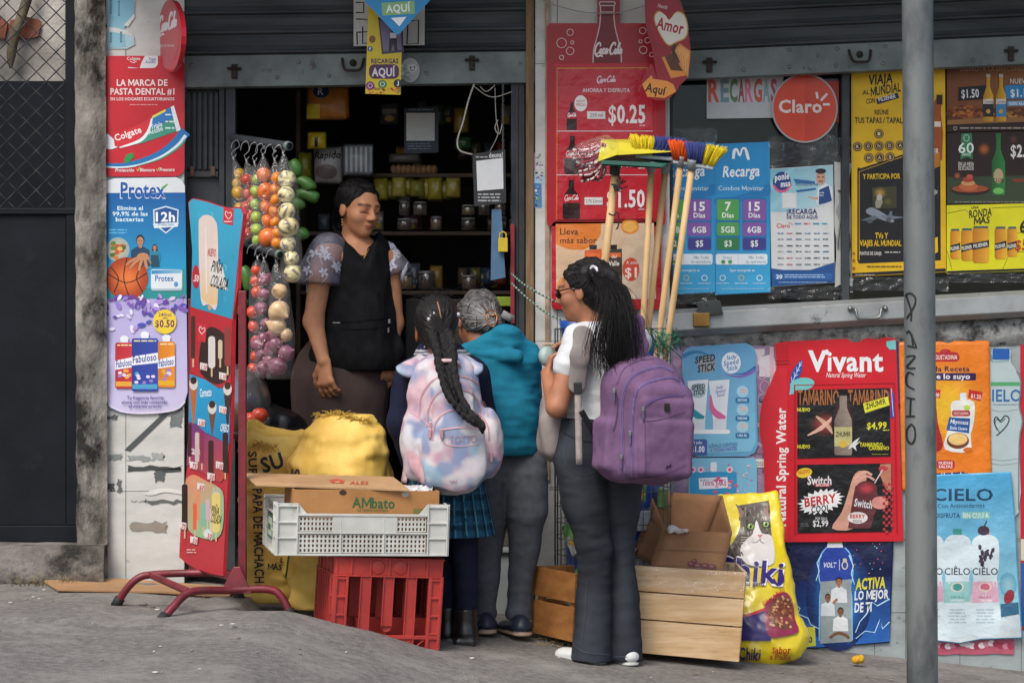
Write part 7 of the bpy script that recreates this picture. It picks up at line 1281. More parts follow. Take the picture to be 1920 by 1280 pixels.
# ================================================================ PEOPLE
def nrm(v): v = np.array(v, float); return v / np.linalg.norm(v)
def hand(S, w, d, n, side=1, curl=.4, s=1.0):
 """palm, four bent fingers and a thumb; d along the fingers, n out of the back of the hand"""
 d, n = nrm(d), np.array(n, float); n = nrm(n - d * (n @ d)); l = np.cross(d, n) * side; w = np.array(w, float)
 S.cap(w, w + d * .062 * s, .030 * s, .034 * s, .012, flat=(n, .48)); S.cap(w + d * .074 * s - l * .026 * s, w + d * .078 * s + l * .026 * s, .0125 * s, k=.01)
 for off, L, c in ((.031, .068, .8), (.0105, .078, 1), (-.0105, .073, 1.05), (-.030, .057, 1.15)):
  p = w + d * .078 * s + l * off * s; a = .15; pts, rs = [p], [.0098 * s]
  for fr, r in ((.44, .0092), (.31, .0085), (.25, .007)):
   a += curl * c * .85; dr = d * math.cos(a) - n * math.sin(a) + l * off * 2.2; p = p + nrm(dr) * L * fr * s; pts.append(p); rs.append(r * s)
  S.chain(pts, rs, .004)
 t0 = w + d * .018 * s + l * .024 * s; t1 = t0 + nrm(d * .75 + l * .75 - n * .25) * .036 * s; t2 = t1 + nrm(d * 1.0 + l * .25 - n * .35) * .028 * s; S.chain([t0, t1, t2, t2 + nrm(d - n * .3) * .02 * s], [.016 * s, .0125 * s, .0105 * s, .008 * s], .01)
def head(S, c, f, up, s=1.0, k=.012):
 c = np.array(c, float); f = nrm(f); u = np.array(up, float); u = nrm(u - f * (u @ f)); r = np.cross(f, u); B = np.stack([r, f, u], 1)
 P = lambda x, y, z: c + (r * x + f * y + u * z) * s
 S.ell(P(0, -.008, .028), np.array((.073, .092, .085)) * s, k, B); S.ell(P(0, .032, -.038), np.array((.056, .056, .064)) * s, .03, B); S.ell(P(0, .062, -.082), np.array((.022, .02, .018)) * s, .025, B)
 for q in (-1, 1):
  S.ell(P(q * .036, .052, -.022), np.array((.028, .026, .026)) * s, .02, B); S.ell(P(q * .031, .088, .010), np.array((.017, .014, .010)) * s, .01, B, True); S.ell(P(q * .031, .0705, .007), np.array((.016, .0135, .012)) * s, .004, B)
  S.ell(P(q * .074, -.006, -.004), np.array((.009, .019, .031)) * s, .006, B); S.ell(P(q * .012, .094, -.026), np.array((.009, .010, .008)) * s, .006, B)
 S.cap(P(-.034, .078, .027), P(.034, .078, .027), .010 * s, k=.02); S.cap(P(0, .083, .018), P(0, .104, -.020), .0075 * s, .0115 * s, .012); S.ell(P(0, .084, -.050), np.array((.021, .011, .0062)) * s, .006, B); S.ell(P(0, .081, -.060), np.array((.018, .011, .0072)) * s, .006, B); S.cap(P(-.02, .098, -.0545), P(.02, .098, -.0545), .0025 * s, k=.004, cut=True)
 def q(V): return ((V - c) @ B) / s
 return P, q, (r, f, u)
def face_ink(q, base, brow='1c1310', lip='8f4a42'):
 bs, bw, lp = np.array(hx(base)), np.array(hx(brow)), np.array(hx(lip))
 def fn(V):
  p = q(V); x, y, z = np.abs(p[:, 0]), p[:, 1], p[:, 2]; C_ = np.tile(bs, (len(V), 1)) * (1 + .10 * vnoise(V * 45, 3))[:, None]
  def mixin(m, c, a=1): C_[:] = C_ * (1 - (m * a)[:, None]) + c * (m * a)[:, None]
  sm = lambda d, w: np.clip(1 - np.abs(d) / w, 0, 1) ** .6
  near = (y > .04) & (np.linalg.norm(p, axis=1) < .16)
  mixin(near * sm(z - .030 + .25 * (x - .03) ** 2 / .03, .0075) * (np.abs(x - .032) < .02), bw, .85); mixin(near * sm(z + .0015 + 4 * (x - .031) ** 2, .0042) * (np.abs(x - .031) < .017), bw, .9)
  mixin(near * (x < .021) * np.clip(1 - np.abs(z + .0555) / .012, 0, 1) ** .5 * (y > .07), lp, .75);
  mixin(near * np.clip(1 - np.hypot(x - .036, z + .022) / .022, 0, 1), np.array(hx('a8604c')), .25); mixin(near * np.clip(1 - np.hypot(x - .010, z + .032) / .006, 0, 1) * (y > .08), bw, .5)
  return C_
 return fn
HAIR = mat('black_hair', '0d0c0d', '171414', 60, .42, .8, 160, stretch=(1, 1, .1), spec=.3); GHAIR = mat('grey_hair', '5c5a59', '2a2929', 90, .5, .7, 150, stretch=(.4, 1, 1), t2=(.4, .6))
def strands(parent, paths, n, r, m, q, jit=.012, name='loose_strands'):
 mb = MB()
 for i in range(n):
  P = [Vector(p) for p in paths[i % len(paths)]]; o = Vector((q.gauss(0, jit), q.gauss(0, jit), q.gauss(0, jit * .6)))
  mb.tube([Vector(p) + o * (1 + k * .25) + Vector((q.gauss(0, jit * .25), q.gauss(0, jit * .25), 0)) for k, p in enumerate(spline([tuple(p) for p in P], 4))], r, 4)
 return mb.build(name, m, parent)
def comb(parent, o, box, to, n, m=None, rad=.0011):
 """fine combed hairs lying on a hair mass"""
 g = random.Random(n); mb = MB(); x0, y0, x1, y1 = box; f = onmesh(o)
 for i in range(n):
  x, y = g.uniform(x0, x1), g.uniform(y0, y1); bx, by = g.gauss(0, 4), g.gauss(0, 4); pts = []
  for t in (0, .12, .25, .4, .55, .7, .85):
   p = f(x + (to[0] + bx - x) * t + 4 * math.sin(t * 3.1) * (1 if x < to[0] else -1), y + (to[1] + by - y) * t - 5 * math.sin(t * 3.1), .0006)
   if p is None: break
   pts.append(p)
  if len(pts) > 2: mb.tube(pts, [rad * .4] + [rad] * (len(pts) - 2) + [rad * .5], 4)
 if mb.v: mb.build('combed_hair', m or mat('hair_sheen', '2a2627', '141213', 60, .35, spec=.4), parent)
def plain(c, amp=.12, sc=14): 
 b = np.array(hx(c)); return lambda V: b[None] * (1 + amp * vnoise(V * sc, 5) + amp * .5 * vnoise(V * sc * 5, 9))[:, None]
def onsurf(o, pts, h=.0): f = onmesh(o); return [p for p in (f(x, y, h) for x, y in pts) if p is not None]
def shopkeeper():
 Y0 = .16; k = ppm(Y0); A = lambda x, y, d=0: np.array(at(x, y, Y0 + d)); r = thing('person', Vector((at(650, 0, Y0).x, Y0, .335)), 'woman in black vest and lace sleeves standing in the shop doorway looking down', 'person')
 S = Soft((A(520, 0)[0], Y0 - .32, .33), (A(775, 0)[0], Y0 + .26, A(0, 318)[2]), .0042)
 f = np.array((.66, -.72, -.20)); P, q, B = head(S, A(672, 393, -.02), f, (.10, -.08, 1), 1.05)
 S.cap(P(0, -.02, -.05), A(664, 470, .03), .046, .058, .02); S.cap(A(618, 482, -.05), A(728, 486, .07), .062, .055, .04); S.cap(A(668, 500, .02), A(668, 650, .02), .125, .13, .05, flat=((0, 1, 0), .7))
 S.chain([A(606, 484, -.06), A(588, 602, -.08), A(607, 678, -.15)], [.05, .042, .026], .02); hand(S, A(608, 680, -.15), (.09, -.1, -1), (-.5, -.85, .1), 1, .42, 1.08)
 S.chain([A(728, 490, .07), A(738, 605, .08), A(730, 668, .0)], [.05, .042, .026], .02); hand(S, A(730, 670, .0), (-.1, -.15, -1), (.8, -.5, .1), -1, .4, 1.05)
 S.chain([A(640, 660, .05), A(630, 1025, .05)], [.08, .06], .01); S.chain([A(660, 660, .05), A(665, 1025, .05)], [.08, .06], .01)
 ink = face_ink(q, 'bf8662'); S.skin('body', SKIN, r, ink)
 H = Soft((A(580, 0)[0], Y0 - .25, A(0, 520)[2]), (A(760, 0)[0], Y0 + .3, A(0, 315)[2]), .005)
 c = P(0, -.018, .032); H.ell(c, np.array((.084, .1, .092)) * 1.05, .01, np.stack(B, 1)); H.cap(P(0, -.09, -.02), P(-.01, -.10, -.1), .05, .045, .03); H.rough(.004, (40, 40, 40), 2)
 n_ = B[1] * .80 - B[2] * .60; H.plane(P(0, .060, .070), n_); H.rough(.006, (55, 55, 55), 12); [H.ell(P(s_ * .085, .004, -.012), (.022, .030, .034), .004, np.stack(B, 1), True) for s_ in (-1, 1)]
 comb(r, H.skin('hair', HAIR, r), (628, 340, 708, 420), (622, 425), 170)
 V = Soft((A(570, 0)[0], Y0 - .3, A(0, 720)[2]), (A(765, 0)[0], Y0 + .25, A(0, 415)[2]), .006)
 V.chain([A(667, 485, .02), A(670, 600, .02), A(674, 668, .0)], [.136, .146, .158], .06, flat=((0, 1, 0), .86)); V.cap(A(620, 466, -.04), A(648, 446, .0), .045, .04, .03); V.cap(A(724, 474, .07), A(700, 448, .05), .045, .04, .03); V.cap(A(612, 668, -.03), A(728, 664, .05), .07, .07, .06); V.rough(.009, (12, 12, 6), 4); V.rough(.005, (26, 26, 12), 8)
 V.cap(A(692, 506, -.11), A(676, 430, -.09), .014, .080, .01, cut=True); V.cap(A(678, 430, -.08), A(670, 420, .1), .082, .084, .01, cut=True)
 for x, d in ((590, -.08), (744, .1)): V.ell(A(x, 508, d), (.022, .09, .06), .02, cut=True)
 V.cutz(A(0, 694)[2], False); o = V.skin('vest', mat('black_knit', '17181b', '0f1012', 20, .85, .5, 200, spec=.2), r)
 p = Print(onmesh(o), sub=6); p.stroke([(622, 604), (660, 603), (728, 596)], 2.2, '0a0b0c'); p.stroke([(640, 618), (700, 616), (732, 610)], 1.6, '0b0c0e'); p.rect(727, 598, 731, 606, 'b5b8ba', 'zip_pull'); p.rect(726, 614, 729, 623, 'a5a8aa', 'zip_pull'); p.rect(624, 604, 638, 606, '8f9296', 'zip_pull'); p.finish(r, CLOTH)
 K = Soft((A(530, 0)[0], Y0 - .3, .34), (A(745, 0)[0], Y0 + .3, A(0, 620)[2]), .009); K.chain([A(655, 640, .03), A(637, 720, .03), A(636, 1040, .03)], [.15, .19, .195], .06, flat=((0, 1, 0), .75)); K.rough(.012, (11, 11, 1.2), 3); K.skin('skirt', CLOTH, r, plain('4a3d3a'))
 sheer = film('sheer_lace', (.34, .34, .42), .34, .6, .1, 200)
 for nm, pts, rr, hem, mir in (('sleeve', (A(616, 466, -.06), A(596, 520, -.09)), (.070, .098), [(556, 552), (575, 540), (600, 543), (630, 553)], 0), ('sleeve', (A(724, 472, .07), A(738, 505, .06)), (.052, .07), [(736, 530), (750, 520), (764, 497)], 1)):
  L = Soft(np.minimum(*pts) - .13, np.maximum(*pts) + .13, .006); L.cap(pts[0], pts[1], rr[0], rr[1], .03, flat=((0, 1, 0), .8)); L.rough(.007, (14, 14, 8), 3); L.plane(pts[1] + np.array((0, 0, -.03)), Vector((-.06 if not mir else .4, -.1, -1))); o = L.skin(nm, sheer, r)
  p = Print(onmesh(o), sub=4); p.step = 2e-5; W_ = 'b9bac8'; g = random.Random(3 + mir)
  for i in range(11 if not mir else 7):
   x, y = (g.uniform(560, 632), g.uniform(462, 545)) if not mir else (g.uniform(722, 758), g.uniform(452, 515)); 
   for a in range(5): t = a * 1.257 + g.random(); p.ell(x + 5.5 * math.cos(t), y + 5.5 * math.sin(t), 4.4, 2.2, W_, 'lace_flowers', 8, math.degrees(t))
   p.stroke([(x, y), (x + g.uniform(-14, 14), y + g.uniform(6, 14)), (x + g.uniform(-20, 20), y + 22)], 1.3, W_, part='lace_flowers', smooth=3)
  p.finish(o, CLOTH); mb = MB()
  for x, y in spline(hem, 9): 
   for Pp in onsurf(o, [(x, y - 6)]): mb.tube([Pp, Pp + Vector((.002, -.003, -.022)), Pp + Vector((.0, -.002, -.03))], [.002, .0022, .0035], 5)
  if mb.v: mb.build('lace_fringe', mat('lace_white', 'b5b6c2', 'a5a6b4', 20, .8), o)
 mb = MB(); e = P(-.078, .004, -.045); [mb.ball(tuple(e - np.array((0, 0, .011 * i))), .0045 - .0006 * i) for i in range(4)]; e2 = P(.078, .004, -.045); [mb.ball(tuple(e2 - np.array((0, 0, .011 * i))), .0042) for i in range(3)]; mb.build('earring', mat('gold', 'c09a4f', 'a07a35', 9, .3, metal=.8), r)
 bo = [c for c in r.children if c.name.startswith('body')][0]; mb = MB(); pts = onsurf(bo, spline([(641, 447), (652, 470), (672, 492), (682, 484), (694, 462)], 4), .002)
 if len(pts) > 2: mb.tube(pts, .0016, 5); mb.ball(pts[len(pts) // 2 + 1], .006)
 mb.build('necklace', MATS['gold'], r); p = Print(onmesh(bo), sub=4); p.poly(spline([(676, 494), (690, 488), (696, 494), (692, 508), (684, 508)], 3, True), 'a9b0b4'); [p.ell(680 + i * 3, 498 + (i % 2) * 4, 1.2, 1.2, '3a3f44') for i in range(5)]; p.finish(r, CLOTH)
shopkeeper()
def leg_pair(S, legs, A, kk, k=.05, flat=None):
 for L in legs: S.chain([A(x, y, d) for x, y, w, d in L], [w / kk for x, y, w, d in L], k, flat)
def shoe(r, nm, A, heel, toe, w, h, col, sole, sol_col, kk):
 a, b = A(*heel), A(*toe); S = Soft(np.minimum(a, b) - .09, np.maximum(a, b) + .14, .005); d = nrm((b - a) * (1, 1, 0)); S.cap(a + (0, 0, .034), b + (0, 0, .026), w, w, .02, flat=((0, 0, 1), .62)); S.cap(a + (0, 0, .05), a + d * w * 1.2 + np.array((0, 0, h + .03)), w * .82, w * .7, .03); S.cap(a - d * .004 + (0, 0, .012), b + d * .006 + (0, 0, .012), w * 1.06, w * 1.06, .004, flat=((0, 0, 1), .26)); z0 = min(a[2], b[2])
 sl = (b[2] - a[2]) / max(1e-3, np.linalg.norm((b - a)[:2])); S.plane(a, Vector((d[0] * sl, d[1] * sl, -1)), 0); c, s2 = np.array(hx(col)), np.array(hx(sol_col)); zz = lambda V: V[:, 2] - (a[2] + ((V - a) @ np.array((d[0], d[1], 0))) * sl)
 return S.skin(nm, printed('shoe_leather', .5, .1, .1, 80, .08), r, lambda V: np.where((zz(V) < sole)[:, None], s2[None], c[None]))
def grandmother():
 Y0 = -.55; kk = ppm(Y0); A = lambda x, y, d=0: np.array(at(x, y, Y0 + d)); r = thing('person', Vector((at(950, 0, Y0).x, Y0, zground(0))), 'grey-haired person in teal hoodie and grey sweatpants leaning into the doorway', 'person')
 S = Soft((A(840, 0)[0], Y0 - .35, A(0, 1195)[2]), (A(1030, 0)[0], Y0 + .55, A(0, 545)[2]), .006); P, q, B = head(S, A(896, 606, .16), (-.25, .85, -.45), (.0, .45, .9), 1.0); S.cap(P(0, -.02, -.05), A(918, 680, .06), .055, .06, .03)
 S.cap(A(935, 690, .04), A(945, 830, .02), .10, .06, .05); S.chain([A(880, 690, .05), A(885, 780, .15), A(880, 740, .38)], [.05, .045, .03], .02); S.chain([A(990, 700, .05), A(1000, 800, .12), A(960, 760, .38)], [.05, .045, .03], .02)
 for px, d in ((880, .38), (960, .38)): hand(S, A(px, 745, d), (0, 1, .1), (0, -.1, 1), 1, .5)
 leg_pair(S, [[(920, 900, 24, 0), (912, 1175, 12, 0)], [(980, 900, 26, 0), (973, 1175, 12, 0)]], A, kk, .01); S.skin('body', SKIN, r, plain('8f5f45'))
 H = Soft(P(-.13, -.2, -.14) - .12, P(.1, .16, .16) + .14, .005); H.ell(P(0, -.02, .034), (.088, .104, .096), .01, np.stack(B, 1)); H.ell(P(0, -.07, -.03), (.075, .06, .055), .03, np.stack(B, 1)); H.ell(A(925, 604, .02), (.045, .03, .042), .03); H.rough(.004, (24, 70, 70), 6); H.rough(.003, (90, 90, 30), 7); H.plane(P(0, .06, .06), B[1] * .9 - B[2] * .4); H.rough(.004, (55, 55, 55), 12); [H.ell(P(s_ * .088, .004, -.01), (.022, .028, .032), .004, np.stack(B, 1), True) for s_ in (-1, 1)]
 ho = H.skin('hair', GHAIR, r); g = random.Random(4); mb = MB()
 for i in range(90):
  x, y = g.uniform(858, 930), g.uniform(562, 626); pts = onsurf(ho, [(x + (926 - x) * t, y + (600 - y) * t) for t in (0, .2, .4, .6, .8)], .0005)
  if len(pts) > 2: mb.tube(pts, .0011, 4)
 mb.build('grey_strands', mat('silver_strand', '9a9896', '7a7877', 30, .45), r)
 mb = MB(); mb.tube(onsurf(ho, spline([(912, 584), (916, 606), (926, 610), (932, 596), (924, 584), (914, 586)], 4), .004), .0032, 6); mb.tube(onsurf(ho, [(918, 592), (932, 592)], .004), .0035, 6) ; mb.build('hair_clip', mat('copper_clip', 'b5734f', '8f5638', 9, .3, metal=.6), r); mb = MB(); a, b = at(941, 588, Y0 - .0), at(962, 599, Y0 - .0); mb.tube([a, b], .016, 12); mb.build('hair_tie', mat('grey_elastic', '8a8886', '6a6867', 60, .9, .6, 200), r)
 mb = MB(); [mb.tube(onsurf(ho, pp, .002), .0018, 5) for pp in ([(882, 570), (877, 582), (878, 595)], [(893, 594), (895, 604), (894, 612)])]; mb.build('hair_pin', HAIR, r)
 T = Soft((A(835, 0)[0], Y0 - .3, A(0, 870)[2]), (A(1030, 0)[0], Y0 + .45, A(0, 605)[2]), .006); fl = ((0, 1, 0), .85)
 T.chain([A(935, 700, .03), A(938, 780, .0), A(944, 838, -.01)], [.135, .142, .138], .05, fl); T.cap(A(892, 682, .06), A(972, 676, .05), .075, .075, .06); T.chain([A(982, 690, .04), A(985, 775, .08), A(975, 800, .2)], [.06, .055, .05], .04); T.chain([A(882, 690, .06), A(882, 780, .1)], [.055, .05], .04)
 T.cap(A(884, 660, .03), A(950, 640, -.02), .048, .058, .02); T.cap(A(950, 640, -.02), A(988, 664, .02), .058, .044, .02); T.cap(A(880, 664, -.03), A(968, 668, -.10), .016, .026, .012); T.rough(.010, (9, 9, 11), 2); T.rough(.006, (7, 7, 34), 6); T.cutz(A(0, 852)[2], False); T.skin('hoodie', CLOTH, r, plain('186e88', .10))
 J = Soft((A(855, 0)[0], Y0 - .3, A(0, 1185)[2]), (A(1050, 0)[0], Y0 + .3, A(0, 830)[2]), .006); J.cap(A(930, 872, .0), A(980, 872, 0), .095, .095, .05, flat=((0, 1, 0), .85)); leg_pair(J, [[(918, 900, 40, 0), (916, 1000, 30, .02), (912, 1090, 24, 0), (911, 1150, 19, 0), (911, 1170, 19, 0)], [(984, 895, 44, 0), (988, 960, 38, -.02), (982, 1036, 28, -.01), (975, 1110, 24, 0), (973, 1152, 23, 0), (973, 1170, 22, 0)]], A, kk, .012); J.rough(.004, (9, 9, 20), 5); J.rough(.005, (14, 14, 46), 8, lambda p: np.clip((.28 - p[:, 2]) / .2, .25, 1)); J.cutz(A(0, 1160)[2], False); J.skin('sweatpants', CLOTH, r, plain('55585f', .16, 60))
 shoe(r, 'shoe', A, (912, 1189, -.06), (903, 1181, .12), .040, .03, '1f2638', .022, 'a08a78', kk); shoe(r, 'shoe', A, (978, 1193, -.07), (950, 1186, .10), .040, .03, '1f2638', .022, 'a08a78', kk)
grandmother()
def schoolgirl():
 Y0 = -.82; kk = ppm(Y0); A = lambda x, y, d=0: np.array(at(x, y, Y0 + d)); r = thing('person', Vector((at(850, 0, Y0).x, Y0, zground(-.2))), 'schoolgirl with a long black braid, plaid skirt and black boots', 'person')
 S = Soft((A(715, 0)[0], Y0 - .3, A(0, 1200)[2]), (A(945, 0)[0], Y0 + .35, A(0, 545)[2]), .005); P, q, B = head(S, A(818, 612, .0), (-.12, .98, -.14), (-.05, .14, 1), .98); S.cap(P(0, -.02, -.05), A(824, 690, .03), .046, .055, .03); S.cap(A(825, 720, .04), A(838, 880, .03), .10, .08, .05); S.chain([A(765, 705, .03), A(758, 800, .04), A(775, 870, .10)], [.045, .04, .028], .02); S.chain([A(892, 705, .03), A(905, 800, .06), A(880, 850, .16)], [.045, .04, .028], .02)
 hand(S, A(776, 872, .1), (.1, .4, -1), (-1, 0, .1), 1, .5, .85); hand(S, A(880, 850, .16), (-.3, 1, .1), (.3, .2, 1), -1, .5, .85); leg_pair(S, [[(848, 960, 16, .03), (836, 1190, 11, .03)], [(870, 960, 20, -.01), (874, 1190, 12, 0)]], A, kk, .01); S.skin('body', SKIN, r, plain('8f5a40'))
 H = Soft((A(755, 0)[0], Y0 - .3, A(0, 700)[2]), (A(880, 0)[0], Y0 + .2, A(0, 540)[2]), .005); H.ell(P(0, -.016, .03), (.085, .1, .096), .01, np.stack(B, 1)); H.ell(P(0, -.05, -.05), (.06, .05, .05), .03, np.stack(B, 1)); H.plane(P(0, .05, .06), B[1] * .85 - B[2] * .5); [H.ell(P(s_ * .086, .004, -.015), (.02, .026, .032), .004, np.stack(B, 1), True) for s_ in (-1, 1)]
 H.rough(.004, (50, 50, 16), 2); ho = H.skin('hair', HAIR, r); g = random.Random(8); comb(r, ho, (772, 560, 862, 640), (830, 646), 190)
 path = spline([(826, 628, -.10), (834, 655, -.14), (838, 690, -.235), (846, 725, -.29), (858, 752, -.315), (880, 780, -.345), (897, 795, -.35)], 8); D = Soft((A(800, 0)[0], Y0 - .45, A(0, 815)[2]), (A(925, 0)[0], Y0 + .0, A(0, 600)[2]), .004); n = len(path)
 for i, (x, y, d) in enumerate(path):
  t = i / n; w = (.034 - .020 * t)
  for ph in (0, 2.1, 4.2): a = t * 34 + ph; D.ell(A(x + 17 * (1 - .55 * t) * math.sin(a), y, d + .014 * math.cos(a * 2)), (w * .55, w * .5, w * .8), .006)
 for a, b in (((868, 768, -.235), (897, 795, -.235)),): D.chain([A(892, 790, -.35), A(904, 802, -.36), A(905, 812, -.36)], [.012, .010, .004], .01)
 D.rough(.0025, (60, 60, 30), 4); D.skin('braid', HAIR, r); mb = MB()
 for i in range(70): a = g.uniform(0, 6.28); u = g.uniform(.1, 1.5); p0 = P(.085 * math.cos(a) * math.cos(u * .6), -.02 + .1 * math.sin(a) * .6, .03 + .095 * math.sin(u)); mb.tube([tuple(p0), tuple(p0 + np.array((g.gauss(0, .02), g.gauss(0, .01), g.uniform(0, .025)))), tuple(p0 + np.array((g.gauss(0, .035), g.gauss(0, .01), g.uniform(-.01, .035))))], [.001, .0008, .0004], 4)
 mb.build('loose_strands', HAIR, r)
 mb = MB()
 for x, y in ((809, 592), (853, 594)): c = A(x, y, -.09 if x < 840 else -.03); [mb.ball(tuple(c + np.array(v)), .009) for v in ((0, -.01, 0), (.012, -.01, .008), (-.008, -.01, -.012))]
 mb.build('hair_bobble', mat('white_bobble', 'c9c8d0', 'b0aeb8', 30, .5), r); mb = MB(); mb.tube(onsurf(ho, spline([(820, 566), (824, 580), (827, 597)], 4), .0), .003, 5); mb.build('hair_parting', mat('scalp', '9a6f58', '8a604a'), r); mb = MB(); mb.tube([tuple(A(x, y, -.05)) for x, y in spline([(781, 602), (790, 620), (797, 640), (796, 652)], 4)], .003, 6); mb.build('face_mask_loop', mat('pink_loop', 'd0b5be', 'b89aa5'), r)
 mb = MB(); mb.ball(tuple(A(782, 628, -.01)), (.008, .016, .026)); mb.build('ear', mat('ear_skin', '8f5a40', '7d4c36'), r)
 T = Soft((A(715, 0)[0], Y0 - .3, A(0, 925)[2]), (A(945, 0)[0], Y0 + .35, A(0, 640)[2]), .006); T.chain([A(830, 715, .04), A(838, 900, .03)], [.125, .125], .05, ((0, 1, 0), .85)); T.cap(A(778, 700, .03), A(884, 700, .03), .06, .06, .05); T.chain([A(768, 706, .03), A(756, 790, .02), A(770, 862, .08)], [.062, .056, .045], .03); T.chain([A(890, 706, .04), A(902, 790, .07), A(885, 845, .14)], [.06, .056, .045], .03); T.cap(A(800, 664, .0), A(850, 664, .0), .045, .045, .03); T.rough(.007, (12, 12, 9), 7)
 def coll(V): y = 640 - (V[:, 2] - CAMZ) * kk; c = np.tile(np.array(hx('171c33')), (len(V), 1)) * (1 + .15 * vnoise(V * 16, 3))[:, None]; m = ((y > 655) & (y < 658.5)) | ((y > 661) & (y < 664)); c[m] = hx('b5b8c0'); return c
 T.skin('sweater', CLOTH, r, coll)
 K = Soft((A(730, 0)[0], Y0 - .35, A(0, 1010)[2]), (A(950, 0)[0], Y0 + .35, A(0, 850)[2]), .005); K.chain([A(838, 870, .03), A(838, 1015, .03)], [.13, .19], .02, ((0, 1, 0), .82)); cx = A(838, 900, .03)
 g_ = np.stack(np.meshgrid(*[K.lo[i] + K.res * np.arange(K.n[i]) for i in range(3)], indexing='ij'), -1); an = np.arctan2(g_[..., 1] - cx[1], g_[..., 0] - cx[0]); K.F += (.007 * (np.abs(((an * 14 / np.pi) % 1) - .3) - .3)).astype(np.float32) * np.clip((cx[2] + .02 - g_[..., 2]) / .1, 0, 1).astype(np.float32); K.cutz(A(0, 1004)[2], False)
 def plaid(V):
  an = np.arctan2(V[:, 1] - cx[1], V[:, 0] - cx[0]) * .19; z = V[:, 2]; c = np.tile(np.array(hx('22506a')), (len(V), 1)); w = lambda v, s_, a: ((v / s_) % 1 < a)
  c[w(an, .055, .38)] *= .5; c[w(z, .055, .36)] *= .55; c[w(an + .036, .055, .09)] = hx('4a8a9c'); c[w(z + .03, .055, .08)] = hx('4a8a9c'); return c
 K.skin('skirt', CLOTH, r, plaid); L = Soft((A(810, 0)[0], Y0 - .15, A(0, 1180)[2]), (A(910, 0)[0], Y0 + .2, A(0, 960)[2]), .005); leg_pair(L, [[(848, 960, 28, .03), (838, 1060, 20, .03), (836, 1170, 18, .03)], [(868, 960, 31, -.02), (870, 1040, 25, -.02), (874, 1100, 22, -.02), (874, 1170, 19, -.02)]], A, kk, .01); L.rough(.002, (20, 20, 30), 3); L.skin('tights', CLOTH, r, plain('14192b', .1))
 for x, yb, d in ((838, 1209, .02), (873, 1214, -.04)):
  Bt = Soft((A(x - 35, 0)[0], Y0 + d - .12, A(0, yb + 6)[2]), (A(x + 35, 0)[0], Y0 + d + .22, A(0, 1120)[2]), .005); Bt.cap(A(x, 1143, d), A(x, 1185, d), .042, .043, .02); Bt.cap(A(x, 1190, d + .0), A(x - 4, 1192, d + .13), .042, .038, .03); Bt.box(A(x - 1, 1202, d + .05), (.042, .10, .026), .012, .004); Bt.cutz(A(0, 1137)[2], True); Bt.box(A(x, 1206, d + .035), (.03, .02, .012), .004, .004, cut=True)
  o = Bt.skin('boot', mat('black_leather', '17181a', '0e0f10', 20, .3, .25, 70, coat=.3), r); p = Print(onmesh(o), sub=5); p.stroke([(x - 17, 1190), (x + 17, 1191)], 1.3, '060607'); p.stroke([(x + 8, 1140), (x + 9, 1165), (x + 16, 1180)], 1, '2c2d30'); p.rect(x - 5, 1138, x + 4, 1146, '26272a'); p.finish(o, GLOSS)
schoolgirl()
